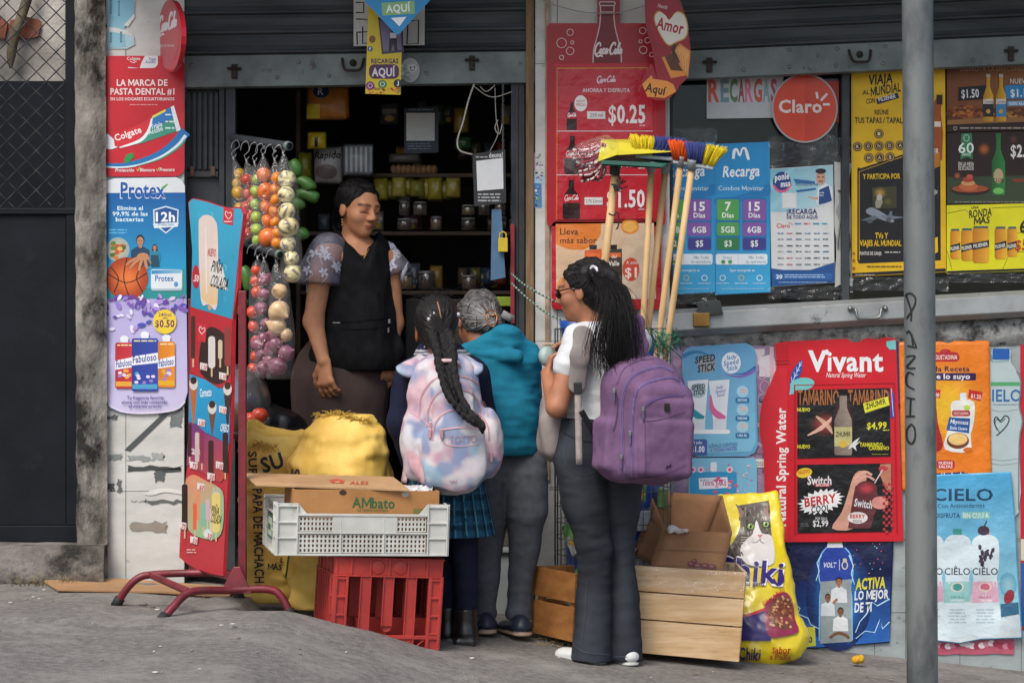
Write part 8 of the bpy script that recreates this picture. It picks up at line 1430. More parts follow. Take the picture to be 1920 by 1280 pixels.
def pink_backpack():
 Y0 = -1.0; kk = ppm(Y0); A = lambda x, y, d=0: np.array(at(x, y, Y0 + d)); r = thing('backpack', Vector(A(845, 922)), 'pink and white tie-dye school backpack worn under the long braid', 'backpack')
 S = Soft((A(735, 0)[0], Y0 - .2, A(0, 935)[2]), (A(955, 0)[0], Y0 + .2, A(0, 655)[2]), .005)
 S.cap(A(832, 745, .05), A(846, 850, .04), .138, .152, .05, flat=((0, 1, 0), .68)); S.cap(A(815, 700, .06), A(850, 700, .06), .07, .07, .06); S.box(A(846, 858, -.03), (.118, .085, .108), .06, .04); S.ell(A(775, 835, .02), (.05, .08, .13), .03); S.ell(A(918, 830, .02), (.05, .08, .13), .03); S.cap(A(850, 740, -.05), A(856, 830, -.085), .07, .09, .04, flat=((0, 1, 0), .4)); S.cap(A(858, 815, -.10), A(858, 870, -.095), .10, .105, .02, flat=((0, 1, 0), .28))
 S.rough(.006, (12, 12, 12), 3); S.rough(.003, (26, 26, 26), 5); cols = [np.array(hx(c)) for c in ('c4bbbe', 'b48c9c', '84a5b8', 'c9adb4', '7488a8', '93607c', 'c4c2c6')]
 def dye(V):
  c = np.tile(cols[0], (len(V), 1)) * 1.0
  for i, k in enumerate((1, 2, 5, 3, 4, 6)): m = np.clip((vnoise(V * (9 + i * 1.5) + i * 13.7, i) + .4 * vnoise(V * 26 + i, i + 20) - .05) * 2.2, 0, 1)[:, None] * (.85 if i != 2 else .6); c = c * (1 - m) + cols[k] * m
  return c
 o = S.skin('bag_body', CLOTH, r, dye); p = Print(onmesh(o), sub=5); Z = 'c29aa2'; D = '8a6a74'
 arch = lambda x0, x1, y0, y1: spline([(x0, y1), (x0 + 4, (y0 + y1) / 2), (x0 + (x1 - x0) * .22, y0 + 6), ((x0 + x1) / 2, y0), (x1 - (x1 - x0) * .22, y0 + 7), (x1 - 3, (y0 + y1) / 2), (x1, y1)], 5)
 for a in (arch(786, 915, 705, 780), arch(800, 905, 729, 800), arch(811, 917, 768, 825)): p.stroke(a, 3.2, Z, part='seam'); p.stroke(a, .9, D, part='seam')
 p.stroke([(826, 806), (860, 801), (898, 803)], 3, 'c9a5ae', part='seam', smooth=4); p.stroke([(826, 806), (832, 830), (860, 836), (896, 832)], 1.6, 'c29aa2', part='seam', smooth=4); p.poly(spline([(766, 845), (778, 850), (792, 870), (797, 905), (785, 900), (770, 872)], 3, True), 'caa3aa', 'corner_patch'); p.stroke([(770, 772), (790, 785), (808, 800)], 2, Z, part='seam', smooth=3)
 for x0, ch in zip((842, 853, 864, 873, 883), 'TOTTO'): 
  if ch == 'T': p.stroke([(x0, 818), (x0 + 9, 817)], 1.5, '9a7f8c', part='lettering'); p.stroke([(x0 + 4.5, 818), (x0 + 5, 829)], 1.5, '9a7f8c', part='lettering')
  else: p.ring(x0 + 5, 823, 5, 5.5, 1.5, '9a7f8c', 'lettering')
 p.text('w', 843, 858, 905, 8, 'b08a98', .01); p.finish(o, CLOTH); mb = MB()
 for x, y in ((810, 800), (808, 812), (829, 812), (920, 855)):
  q_ = onsurf(o, [(x, y)], .004)
  if q_: mb.box(q_[0] - Vector((.006, .006, .02)), q_[0] + Vector((.006, 0, .016)))
 mb.build('zip_pull', mat('pink_metal', 'c79a9f', 'a87d84', 9, .35, metal=.4), r, .002)
 for x0, x1, sg in ((800, 748, 1), (860, 892, -1)):
  St = Soft((A(735, 0)[0], Y0 - .12, A(0, 740)[2]), (A(905, 0)[0], Y0 + .3, A(0, 650)[2]), .005); St.cap(A((x0 + x1) / 2 - 8 * sg, 694, .06), A(x0, 676, .14), .045, .042, .02, flat=((.3 * sg, -.5, 1), .35)); St.cap(A((x0 + x1) / 2 - 8 * sg, 694, .06), A(x1 + 12 * sg, 690, .12), .042, .03, .02, flat=((.3 * sg, -.5, 1), .35)); St.rough(.004, (20, 20, 20), 2); St.skin('shoulder_strap', CLOTH, r, dye)
 mb = MB(); mb.tube([tuple(A(x, y, d)) for x, y, d in spline([(816, 690, .02), (818, 680, -.02), (836, 676, -.05), (858, 680, -.03), (860, 692, .02)], 4)], .008, 8); mb.build('grab_loop', mat('pink_webbing', 'cbb0b4', 'b5989e', 60, .8, .3, 150), r); mb = MB(); mb.grid(lambda u, v: tuple(A(752 + 10 * u + 12 * v, 905 - 70 * v, .05 - .03 * u)), 2, 10); mb.build('loose_strap', MATS['pink_webbing'], r, solid=.003)
pink_backpack()
def ponytail_girl():
 Y0 = -.98; kk = ppm(Y0); A = lambda x, y, d=0: np.array(at(x, y, Y0 + d)); r = thing('person', Vector((at(1120, 0, Y0).x, Y0, zground(.35))), 'young woman with a black ponytail, white t-shirt and flared dark jeans', 'person')
 S = Soft((A(985, 0)[0], Y0 - .3, A(0, 1215)[2]), (A(1235, 0)[0], Y0 + .35, A(0, 480)[2]), .0045); P, q, B = head(S, A(1096, 548, .03), (-.93, .36, -.12), (-.05, .05, 1), 1.0); S.cap(P(0, -.02, -.05), A(1122, 632, .03), .048, .056, .03); S.cap(A(1090, 645, -.02), A(1182, 642, .06), .055, .055, .04); S.cap(A(1132, 660, .03), A(1118, 800, .02), .10, .085, .05, flat=((0, 1, 0), .75))
 S.chain([A(1082, 642, -.04), A(1044, 762, -.09), A(1026, 700, .06)], [.048, .039, .025], .014); hand(S, A(1026, 704, .05), (.25, .3, 1), (-1, .0, .25), -1, .6, .85); S.chain([A(1182, 642, .08), A(1130, 750, .22), A(1084, 650, .17)], [.046, .038, .025], .014); hand(S, A(1086, 648, .16), (-1, -.1, .0), (.1, .4, 1), 1, .35, .92)
 leg_pair(S, [[(1095, 850, 40, 0), (1112, 1030, 22, 0), (1108, 1200, 16, 0)], [(1160, 850, 40, .06), (1164, 1030, 22, .06), (1172, 1200, 16, .06)]], A, kk, .01); ink = face_ink(q, 'a06c50'); bo = S.skin('body', SKIN, r, ink)
 H = Soft((A(1030, 0)[0], Y0 - .3, A(0, 720)[2]), (A(1215, 0)[0], Y0 + .25, A(0, 480)[2]), .005); H.ell(P(0, -.018, .032), (.084, .106, .096), .01, np.stack(B, 1)); H.ell(P(0, -.05, -.03), (.068, .06, .06), .03, np.stack(B, 1)); H.plane(P(0, .062, .065), B[1] * .82 - B[2] * .57); H.rough(.006, (55, 55, 55), 12); [H.ell(P(s_ * .088, .008, -.02), (.024, .034, .034), .004, np.stack(B, 1), True) for s_ in (-1, 1)]
 H.chain([A(1116, 512, -.07), A(1138, 520, -.10), A(1155, 560, -.12), A(1160, 620, -.13), A(1158, 668, -.14), A(1156, 696, -.14)], [.024, .036, .046, .049, .040, .018], .02, ((0, 1, 0), .7)); H.rough(.006, (34, 34, 5), 6); H.rough(.003, (80, 80, 10), 9); ho = H.skin('hair', HAIR, r); comb(r, ho, (1052, 492, 1110, 575), (1114, 510), 160); g = random.Random(5)
 paths = [[tuple(A(1118, 510, -.10)), tuple(A(x0, 560, -.165)), tuple(A(x1, 640, -.185)), tuple(A(x2, y2, -.16))] for x0, x1, x2, y2 in ((1140, 1130, 1136, 690), (1150, 1150, 1150, 702), (1160, 1165, 1160, 706), (1168, 1182, 1176, 690), (1172, 1190, 1184, 672), (1135, 1122, 1126, 668))]; strands(r, paths, 460, .0006, HAIR, g, .008)
 mb = MB(); mb.tube([tuple(A(x, y, d)) for x, y, d in spline([(1110, 500, -.06), (1118, 503, -.10), (1120, 512, -.105), (1114, 516, -.09), (1109, 510, -.07)], 4, True)], .006, 6, closed=True); mb.build('hair_tie', mat('white_elastic', 'c9c9cc', 'aaaab0', 60, .7), r)
 mb = MB(); 
 for s_ in (-1, 1): mb.tube([tuple(P(s_ * .062, .076, .012)), tuple(P(s_ * .078, .03, .014)), tuple(P(s_ * .082, -.012, .006))], .0026, 6)
 for s_ in (-1, 1): mb.ball(tuple(P(s_ * .034, .092, .004)), (.026, .006, .019), rot=Matrix([list(B[0]), list(B[1]), list(B[2])]).transposed())
 mb.build('sunglasses', mat('black_plastic', '0f0f11', '17171a', 9, .15, coat=.5), r)
 T = Soft((A(1035, 0)[0], Y0 - .25, A(0, 815)[2]), (A(1225, 0)[0], Y0 + .3, A(0, 605)[2]), .0055); T.cap(A(1092, 642, -.01), A(1182, 640, .06), .064, .064, .04); T.chain([A(1132, 660, .03), A(1126, 730, .03), A(1116, 796, .02)], [.128, .122, .122], .05, ((0, 1, 0), .78)); T.cap(A(1084, 644, -.035), A(1066, 688, -.055), .060, .055, .03); T.cap(A(1184, 642, .08), A(1176, 672, .11), .06, .055, .03); T.cap(A(1122, 628, .02), A(1120, 615, .02), .055, .052, .02); T.rough(.008, (9, 9, 16), 3); T.rough(.005, (10, 10, 42), 7); T.cutz(A(0, 803)[2], False); T.skin('t_shirt', CLOTH, r, plain('c3c6c8', .05))
 J = Soft((A(1025, 0)[0], Y0 - .3, A(0, 1248)[2]), (A(1230, 0)[0], Y0 + .3, A(0, 785)[2]), .0055); J.cap(A(1102, 840, .0), A(1150, 840, .02), .118, .118, .05, flat=((0, 1, 0), .85)); J.cap(A(1098, 800, .0), A(1140, 800, .02), .10, .10, .05, flat=((0, 1, 0), .8))
 leg_pair(J, [[(1088, 860, 52, -.01), (1099, 950, 41, -.02), (1115, 1030, 32, -.01), (1114, 1130, 33, 0), (1108, 1240, 39, .0)], [(1160, 860, 52, .05), (1164, 950, 37, .05), (1160, 1025, 28, .06), (1167, 1120, 31, .06), (1174, 1242, 33, .05)]], A, kk, .02); J.rough(.0035, (8, 8, 22), 4); J.rough(.0025, (20, 14, 60), 6, lambda p: np.exp(-((p[:, 2] - A(0, 1035)[2]) / .14) ** 2) + .5 * np.exp(-((p[:, 2] - A(0, 920)[2]) / .08) ** 2)); J.plane(A(1108, 1237), Vector((-.05, 0, -1)))
 base = np.array(hx('2b2f35'))
 def denim(V): n = .5 + .5 * vnoise(V * np.array((22, 22, 5)), 3) + .35 * vnoise(V * np.array((9, 9, 3)), 8); return base[None] * (.62 + .85 * np.clip(n, 0, 1.4))[:, None]
 jo = J.skin('jeans', CLOTH, r, denim); p = Print(onmesh(jo), sub=6); SM = '14161a'; p.stroke([(1060, 830), (1062, 868), (1085, 888), (1116, 882), (1122, 842)], 1.1, '3f444c', part='seam', smooth=4); p.stroke([(1058, 812), (1090, 826), (1128, 830)], 1.2, SM, part='seam', smooth=3); p.stroke([(1140, 815), (1141, 860), (1139, 905)], 1.6, SM, part='seam'); p.stroke([(1073, 1205), (1098, 1222), (1143, 1226)], 1.3, '4a4f58', part='seam', smooth=3); p.stroke([(1152, 1230), (1200, 1231)], 1.3, '4a4f58', part='seam'); p.stroke([(1100, 1090), (1097, 1150), (1092, 1205)], 1.2, '3f444c', part='seam', smooth=3)
 p.finish(r, CLOTH); shoe(r, 'shoe', A, (1116, 1246, -.0), (1060, 1238, .10), .040, .03, 'c6c8c6', .020, 'a9aaa6', kk); shoe(r, 'shoe', A, (1180, 1249, .02), (1154, 1245, .13), .034, .015, 'c6c8c6', .020, 'a9aaa6', kk)
 t = thing('cosmetic_pouch', Vector(A(1026, 690, .1)), 'round pale green pouch held in the ponytail girl\'s hands', 'pouch'); mb = MB(); c = A(1027, 668, .10); mb.lathe([(0, -.02), (.034, -.018), (.041, 0), (.034, .018), (0, .02)], c, (.75, -.6, .1), 24); mb.build('pouch_body', mat('pale_green_pouch', 'a5bab5', '8fa5a0', 20, .5), t); mb = MB(); mb.tube([tuple(c + np.array((.02 * math.cos(a), -.012, .042 + .006 * math.sin(a)))) for a in (3.1, 2.2, 1.5, .8, 0)], .004, 6); mb.build('handle', mat('tan_tab', 'c0a58a', 'a58a70'), t)
 return r
ponytail_girl()
def purple_backpack():
 Y0 = -1.18; kk = ppm(Y0); A = lambda x, y, d=0: np.array(at(x, y, Y0 + d)); r = thing('backpack', Vector(A(1205, 905)), 'dusty purple backpack hanging from the ponytail girl\'s right shoulder', 'backpack')
 X = nrm((.93, .34, -.06)); Z = nrm((.06, .0, 1)); Z = nrm(Z - X * (X @ Z)); Yv = np.cross(Z, X); Rm = np.stack([X, Yv, Z], 1); c = A(1206, 790, .04); Q = lambda x, y, z: c + X * x + Yv * y + Z * z
 S = Soft((A(1105, 0)[0], Y0 - .25, A(0, 920)[2]), (A(1305, 0)[0], Y0 + .32, A(0, 640)[2]), .005); S.box(Q(0, .02, -.02), (.142, .10, .205), .07, .02, Rm); S.ell(Q(0, .02, .12), (.134, .095, .12), .06, Rm); S.box(Q(.03, -.085, -.03), (.113, .05, .175), .045, .018, Rm); S.box(Q(.035, -.125, -.085), (.105, .03, .105), .025, .012, Rm); S.box(Q(.035, -.118, .055), (.105, .028, .04), .025, .012, Rm); S.box(Q(-.140, .02, -.09), (.02, .07, .09), .018, .02, Rm); S.rough(.004, (11, 11, 11), 6); S.rough(.002, (30, 30, 30), 8)
 o = S.skin('bag_body', CLOTH, r, plain('6c5170', .12, 18)); p = Print(onmesh(o), sub=5); Z_ = '5d4a78'
 for w, c_, pts in ((4, '6d5f8f', [(1172, 895), (1166, 800), (1168, 745), (1180, 712), (1205, 695), (1240, 688), (1262, 697)]), (1.2, '3f3450', [(1172, 895), (1166, 800), (1168, 745), (1180, 712), (1205, 695), (1240, 688), (1262, 697)]), (3.5, '6d5f8f', [(1186, 900), (1186, 800), (1192, 740), (1210, 720), (1250, 708), (1274, 714), (1283, 740)]), (1, '3f3450', [(1186, 900), (1186, 800), (1192, 740), (1210, 720), (1250, 708), (1274, 714), (1283, 740)]), (3.4, '5d4a78', [(1206, 764), (1225, 750), (1255, 742), (1281, 741)]), (1.4, '55425a', [(1208, 790), (1240, 786), (1284, 772)]), (1.2, '5a465e', [(1209, 790), (1210, 850), (1210, 893)]), (3, '6a5070', [(1156, 720), (1168, 692), (1195, 676), (1225, 672)]), (2, '4a3a58', [(1150, 808), (1157, 780), (1158, 745), (1154, 735)]), (1.4, '5a465e', [(1178, 898), (1240, 890), (1288, 870)])): p.stroke(pts, w, c_, part='seam', smooth=5)
 p.stroke([(1249, 878), (1252, 872)], 3, '26222a', part='logo'); p.stroke([(1254, 876), (1258, 870)], 3, '26222a', part='logo'); p.finish(o, CLOTH); mb = MB()
 for x, y in ((1153, 738), (1207, 772), (1184, 818), (1165, 862)):
  q_ = onsurf(o, [(x, y)], .004)
  if q_: mb.box(q_[0] - Vector((.004, .006, .03)), q_[0] + Vector((.004, 0, .004)), 0); mb.box(q_[0] + Vector((-.005, -.007, .004)), q_[0] + Vector((.005, 0, .02)), 1)
 mb.build('zip_pull', [mat('purple_tab', '5a4a6a', '463a55', 20, .6), M_STEEL], r, .001); mb = MB(); q_ = onsurf(o, [(1249, 763)], .004); mb.box(q_[0] - Vector((.010, .004, .014)), q_[0] + Vector((.010, 0, .014))); mb.build('badge', mat('dark_badge', '3a3634', '25221f', 30, .25, metal=.5), r, .002)
 St = Soft((A(1130, 0)[0], Y0 - .15, A(0, 720)[2]), (A(1230, 0)[0], Y0 + .42, A(0, 585)[2]), .005); St.chain([A(1190, 692, .03), A(1198, 645, .05), A(1192, 604, .15), A(1176, 600, .28)], [.036, .034, .032, .03], .02, ((.25, -1, .2), .4)); St.skin('shoulder_strap', CLOTH, r, plain('6c5170', .12, 18))
 mb = MB(); mb.bar(A(1090, 770, .02), A(1128, 838, .12), .022, .004, up=(0, 1, 0)); mb.bar(A(1128, 700, .2), A(1130, 840, .13), .014, .004, up=(0, 1, 0)); mb.build('webbing', mat('charcoal_webbing', '2a2b30', '1c1d21', 60, .8, .3, 200), r)
 t = thing('front_bag', Vector(A(1040, 860, .2)), 'taupe bag worn on the chest beneath the bent elbow', 'bag'); G = Soft((A(985, 0)[0], Y0 - .05, A(0, 880)[2]), (A(1110, 0)[0], Y0 + .5, A(0, 600)[2]), .0055); G.cap(A(1048, 760, .26), A(1044, 830, .26), .07, .075, .03, flat=((0, 1, 0), .9)); G.cap(A(1034, 790, .2), A(1036, 842, .2), .045, .04, .03); G.rough(.007, (14, 14, 8), 4); G.skin('bag_body', CLOTH, t, plain('8a817d', .12)); G = Soft((A(1050, 0)[0], Y0 - .1, A(0, 740)[2]), (A(1140, 0)[0], Y0 + .45, A(0, 595)[2]), .005); G.chain([A(1082, 722, .08), A(1088, 668, .07), A(1094, 628, .12), A(1100, 612, .22)], [.034, .036, .036, .034], .02, ((.2, -1, .25), .35)); G.skin('shoulder_strap', CLOTH, t, plain('7d7674', .1))
 mb = MB(); mb.grid(lambda u, v: tuple(A(1077 + 12 * u + 3 * v, 728 + 142 * v, .055 - .02 * math.sin(v * 2))), 2, 10); mb.build('loose_strap', mat('taupe_webbing', '9a928c', '857d78', 60, .8, .3, 200), t, solid=.003); mb = MB(); mb.bar(A(1083, 716, .05), A(1084, 738, .05), .03, .012, up=(0, 1, 0)); mb.build('buckle', mat('black_buckle', '1c1c1f', '121214', 9, .4), t, .003)
purple_backpack()

# ================================================================ HANGING FRUIT AND THE INSIDE OF THE SHOP
def fruit_rack():
 r = thing('fruit_rail', at(490, 270, -.15), 'two dark pipes jutting from the door frame with wire hooks for fruit bags', 'rail'); RY = lambda x, x0=438, x1=543: -.02 - .32 * (x - x0) / (x1 - x0)
 for pts in (((436, 258, .03), (543, 274, -.34)), ((452, 452, .03), (526, 478, -.34))):
  mb = MB(); a, b = at(*pts[0]), at(*pts[1]); mb.tube([a, b], .0165, 16, cap=False); mb.tube([a, b - (b - a) * .02], .0135, 16); mb.build('pipe', M_GREY, r); mb = MB(); mb.lathe([(.0135, 0), (.018, -.002), (.0185, -.02)], b, (b - a), 16); mb.build('pipe_end', mat('grey_green_paint', '6f7f78', '55615c', 12, .5), r)
 def proto(c1, c2, shape, mode):
  mb = MB(); a, b = hx(c1), hx(c2); mb.ball((0, 0, 0), 1, n=22); q = random.Random(len(c1 + c2) + int(c1[:2], 16)); V, Cc = [], []
  for v in mb.v:
   x, y, z = v; k = 1 - .22 * math.exp(-(x * x + y * y) / .05) * (z > 0) if shape == 'dimple' else (1 + .45 * math.exp(-(x * x + y * y) / .06) * (z > 0) if shape == 'tip' else 1); k *= 1 + .03 * noise_(x * 2, y * 2, z * 2)
   V.append((x * k, y * k, z * k * (.92 if shape != 'long' else 1.0))); t = .5 + .5 * noise_(x * 1.5 + int(c1[:2], 16), y * 1.5, z * 1.5)
   if mode == 'stripe': t = 1.0 if math.sin(math.atan2(y, x) * 6 + 1.5 * noise_(x * 2, y * 2, z * 2)) > .72 and abs(z) < .93 else 0
   if mode == 'lines': t = .5 + .5 * math.sin(math.atan2(y, x) * 14) * .8
   Cc.append(tuple(m + (n - m) * t for m, n in zip(a, b)))
  me = bpy.data.meshes.new('fruit'); me.from_pydata(V, [], mb.f); me.polygons.foreach_set('use_smooth', [True] * len(mb.f)); me.color_attributes.new('Col', 'FLOAT_COLOR', 'POINT').data.foreach_set('color', [w for c in Cc for w in (*c, 1)]); me.materials.append(printed('fruit_skin', .32, .25, .05, 60, .08)); return me
 K = {'pepino_melon': proto('d9cf97', '5d4a55', 'dimple', 'stripe'), 'orange': proto('dc7a32', 'c9602a', 'dimple', ''), 'mandarin': proto('e08a1f', 'd0701a', 'dimple', ''), 'green_apple': proto('8fae3f', 'a8bd5a', 'dimple', ''), 'red_apple': proto('a82a2a', 'c05a40', 'dimple', ''), 'passion_fruit': proto('c9a02f', 'b5842a', '', ''), 'tomato': proto('c23a26', 'd0522e', 'dimple', ''), 'red_onion': proto('7a4256', '9c6478', 'tip', 'lines'), 'onion': proto('c9a273', 'dcc39c', 'tip', 'lines'), 'garlic': proto('cdb083', 'a88656', 'tip', 'lines')}
 q = random.Random(9); WHY = mat('bright_wire', 'a9adae', '8a8e90', 30, .35, metal=.7)
 def bag(lab, kind, what, items, out, Y, hook):
  for x, y, rr in items:
   o = bpy.data.objects.new(kind, K[kind]); COL.objects.link(o); rr *= 1.1; k = ppm(Y); d = .012 * q.uniform(-1, 1); o.location = at(x, y, Y + d); s = rr / k; s *= q.uniform(.9, 1.1); o.scale = (s * q.uniform(.92, 1.08), s * q.uniform(.92, 1.08), s * q.uniform(.9, 1.1)); o.rotation_euler = (R(90) + q.uniform(-1, 1), q.uniform(-.6, .6), q.uniform(0, 6)); tag(o, what, kind.replace('_', ' '), what.split(' in ')[0] + ' bag contents')
  t = thing('fruit_bag', at(out[-1][0], out[-1][1], Y), lab, 'bag'); k = ppm(Y); pts = spline(out, 5); mb = MB(); ph = q.uniform(0, 9)
  def fn(u, v):
   x, y, w = pts[min(len(pts) - 1, int(round(v * (len(pts) - 1))))]; a = u * 2 * math.pi; n = 1 + .13 * noise_(math.cos(a) * 2.2 + ph, math.sin(a) * 2.2, v * 7) + .04 * math.sin(a * 9 + ph) * (1 - v); c = at(x, y, Y); return (c.x + w / k * n * math.cos(a), Y + max(w * .82, min(w, 6)) / k * n * math.sin(a), c.z)
  mb.grid(fn, 40, len(pts) - 1); mb.build('film', MATS['bag_film'], t); mb = MB(); x, y = out[0][0], out[0][1]; hx0, hy0 = hook
  mb.tube([at(a, b, Y - .004) for a, b in spline([(hx0 - 7, hy0 + 14), (hx0 - 4, hy0 + 2), (hx0 + 5, hy0 - 3), (hx0 + 9, hy0 + 8), (x + 3, y - 18), (x - 5, y - 10), (x, y - 3), (x + 4, y - 9)], 4)], .0016, 5); mb.tube([at(x - 2, y - 4, Y), at(x, y + 5, Y)], .004, 6); mb.build('wire_hook', WHY, t)
 P = lambda x0, ys, r_, j=2: [(x0 + q.uniform(-j, j), y, r_) for y in ys]
 bag('clear bag of yellow passion fruit hanging nearest the door frame', 'passion_fruit', 'yellow passion fruit in the bag nearest the door frame', [(444, 343, 9), (449, 326, 10), (447, 362, 13), (451, 390, 11), (445, 410, 10)], [(439, 298, 2), (444, 314, 8), (449, 350, 15), (449, 420, 15), (448, 428, 10)], -.05, (440, 266))
 bag('clear bag of red apples second from the door frame', 'red_apple', 'red apple in the second hanging bag', P(463, (337, 363, 388, 413, 438), 11) + P(472, (350, 376, 401, 426), 9), [(463, 302, 2), (466, 318, 10), (468, 345, 17), (469, 440, 17), (470, 452, 12)], -.11, (458, 268))
 bag('clear bag of green apples between red apples and oranges', 'green_apple', 'green apple in the third hanging bag', P(482, (336, 359, 383, 407, 430, 449), 10.5), [(478, 305, 2), (480, 320, 8), (482, 340, 13), (485, 450, 13), (486, 462, 9)], -.15, (474, 270))
 bag('clear bag of large oranges in the middle of the top rail', 'orange', 'large orange in the fourth hanging bag', [(495, 328, 14), (498, 359, 14), (501, 388, 13), (502, 415, 13), (503, 445, 15)], [(494, 292, 2), (494, 312, 11), (498, 340, 17), (502, 450, 17), (503, 463, 11)], -.20, (486, 272))
 bag('clear bag of small bright mandarins beside the pale melons', 'mandarin', 'small bright mandarin in the fifth hanging bag', P(518, (334, 354, 375, 396, 417, 438, 456), 10.5), [(516, 300, 2), (516, 318, 9), (518, 340, 13), (520, 460, 13), (520, 470, 9)], -.25, (504, 274))
 bag('long clear bag of cream striped melons at the outer end of the top rail', 'pepino_melon', 'cream striped pepino melon in the outermost hanging bag', [(538, 336, 14), (537, 365, 15), (538, 396, 15.5), (541, 426, 16.5), (540, 457, 15.5), (546, 484, 16), (549, 512, 17)], [(532, 288, 2), (533, 312, 12), (539, 345, 18), (543, 430, 20), (549, 520, 20), (549, 529, 14)], -.31, (520, 275))
 bag('clear bag of tomatoes hanging innermost on the lower rail', 'tomato', 'red tomato in the inner bag of the lower rail', P(480, (508, 528, 548), 10) + P(478, (585, 612, 640, 668, 692), 11, 4), [(484, 484, 2), (482, 500, 10), (480, 540, 13), (482, 695, 15), (484, 706, 10)], -.13, (470, 462))
 bag('clear bag of red onions in the middle of the lower rail', 'red_onion', 'dark red onion in the middle bag of the lower rail', P(494, (524, 551, 578, 606, 634, 662), 11, 5) + [(484, 646, 14), (496, 690, 14), (512, 655, 16), (508, 678, 15)], [(496, 486, 2), (495, 503, 9), (495, 540, 15), (497, 690, 19), (498, 706, 14)], -.2, (484, 466))
 bag('clear bag with tan onions above red onions, outermost on the lower rail', 'onion', 'tan onion at the top of the outermost lower bag', [(524, 546, 15), (523, 584, 18), (520, 612, 16), (537, 628, 12)], [(519, 490, 2), (521, 512, 13), (524, 550, 20), (527, 620, 24), (524, 700, 25), (521, 711, 18)], -.28, (506, 470))
 for x, y, w in ((516, 646, 15), (536, 662, 16), (521, 687, 18), (508, 630, 12)): o = bpy.data.objects.new('red_onion', K['red_onion']); COL.objects.link(o); o.location = at(x, y, -.28); s = w / ppm(-.28); o.scale = (s, s, s); o.rotation_euler = (1.2, q.random(), q.random() * 6); tag(o, 'large purple-red onion in the outermost lower bag', 'red onion', 'large red onions in the outermost lower bag')
 G = mat('green_banana', '4a7a34', '3a6529', 8, .4, .05, 30)
 for k, pts in enumerate(([(548, 300), (555, 315), (556, 330)], [(556, 335), (572, 342), (583, 352), (585, 356)], [(556, 362), (575, 364), (590, 370), (597, 373)], [(548, 376), (560, 382), (566, 392)], [(560, 430), (568, 440), (572, 448)], [(455, 500), (464, 520), (466, 545)], [(462, 560), (450, 575), (446, 590)])):
  mb = MB(); P_ = spline(pts, 5); n = len(P_) - 1; mb.tube([at(x, y, -.02 + .01 * k) for x, y in P_], [(.004 + .024 * math.sin(math.pi * min(1, max(0, .08 + .84 * i / n))) ** .6) for i in range(n + 1)], 8); tag(mb.build('plantain', G), 'green plantain hanging behind the fruit bags in the doorway', 'plantain', 'green plantains behind the fruit')
 mb = MB(); mb.lathe([(0, .05), (.05, .045), (.12, .02), (.15, -.01), (.155, -.012), (.125, .03), (.05, .06), (0, .065)], at(448, 752, -.2), (.55, -.8, .1), 28); tag(mb.build('steel_basin', mat('steel_basin', 'a5abac', '868c8e', 6, .25, metal=.8)), 'shiny steel basin standing on edge behind the ice cream stand', 'basin')
 for x, y in ((487, 778), (472, 786)): o = bpy.data.objects.new('tomato', K['tomato']); COL.objects.link(o); o.location = at(x, y, -.3); o.scale = (.034,) * 3; tag(o, 'loose red tomato on the black bag behind the open sack', 'tomato', 'loose tomatoes')
 s = Soft((-1.2, -.3, .4), (-.75, .1, .95), .01); s.ell(at(505, 800, -.1), (.15, .12, .09), .03); s.rough(.02, (14, 14, 14), 3); tag(s.skin('black_plastic_bag', mat('black_bin_film', '18191b', '101113', 9, .3, .3, 30)), 'crumpled black plastic bag behind the open potato sack', 'bag')
fruit_rack()
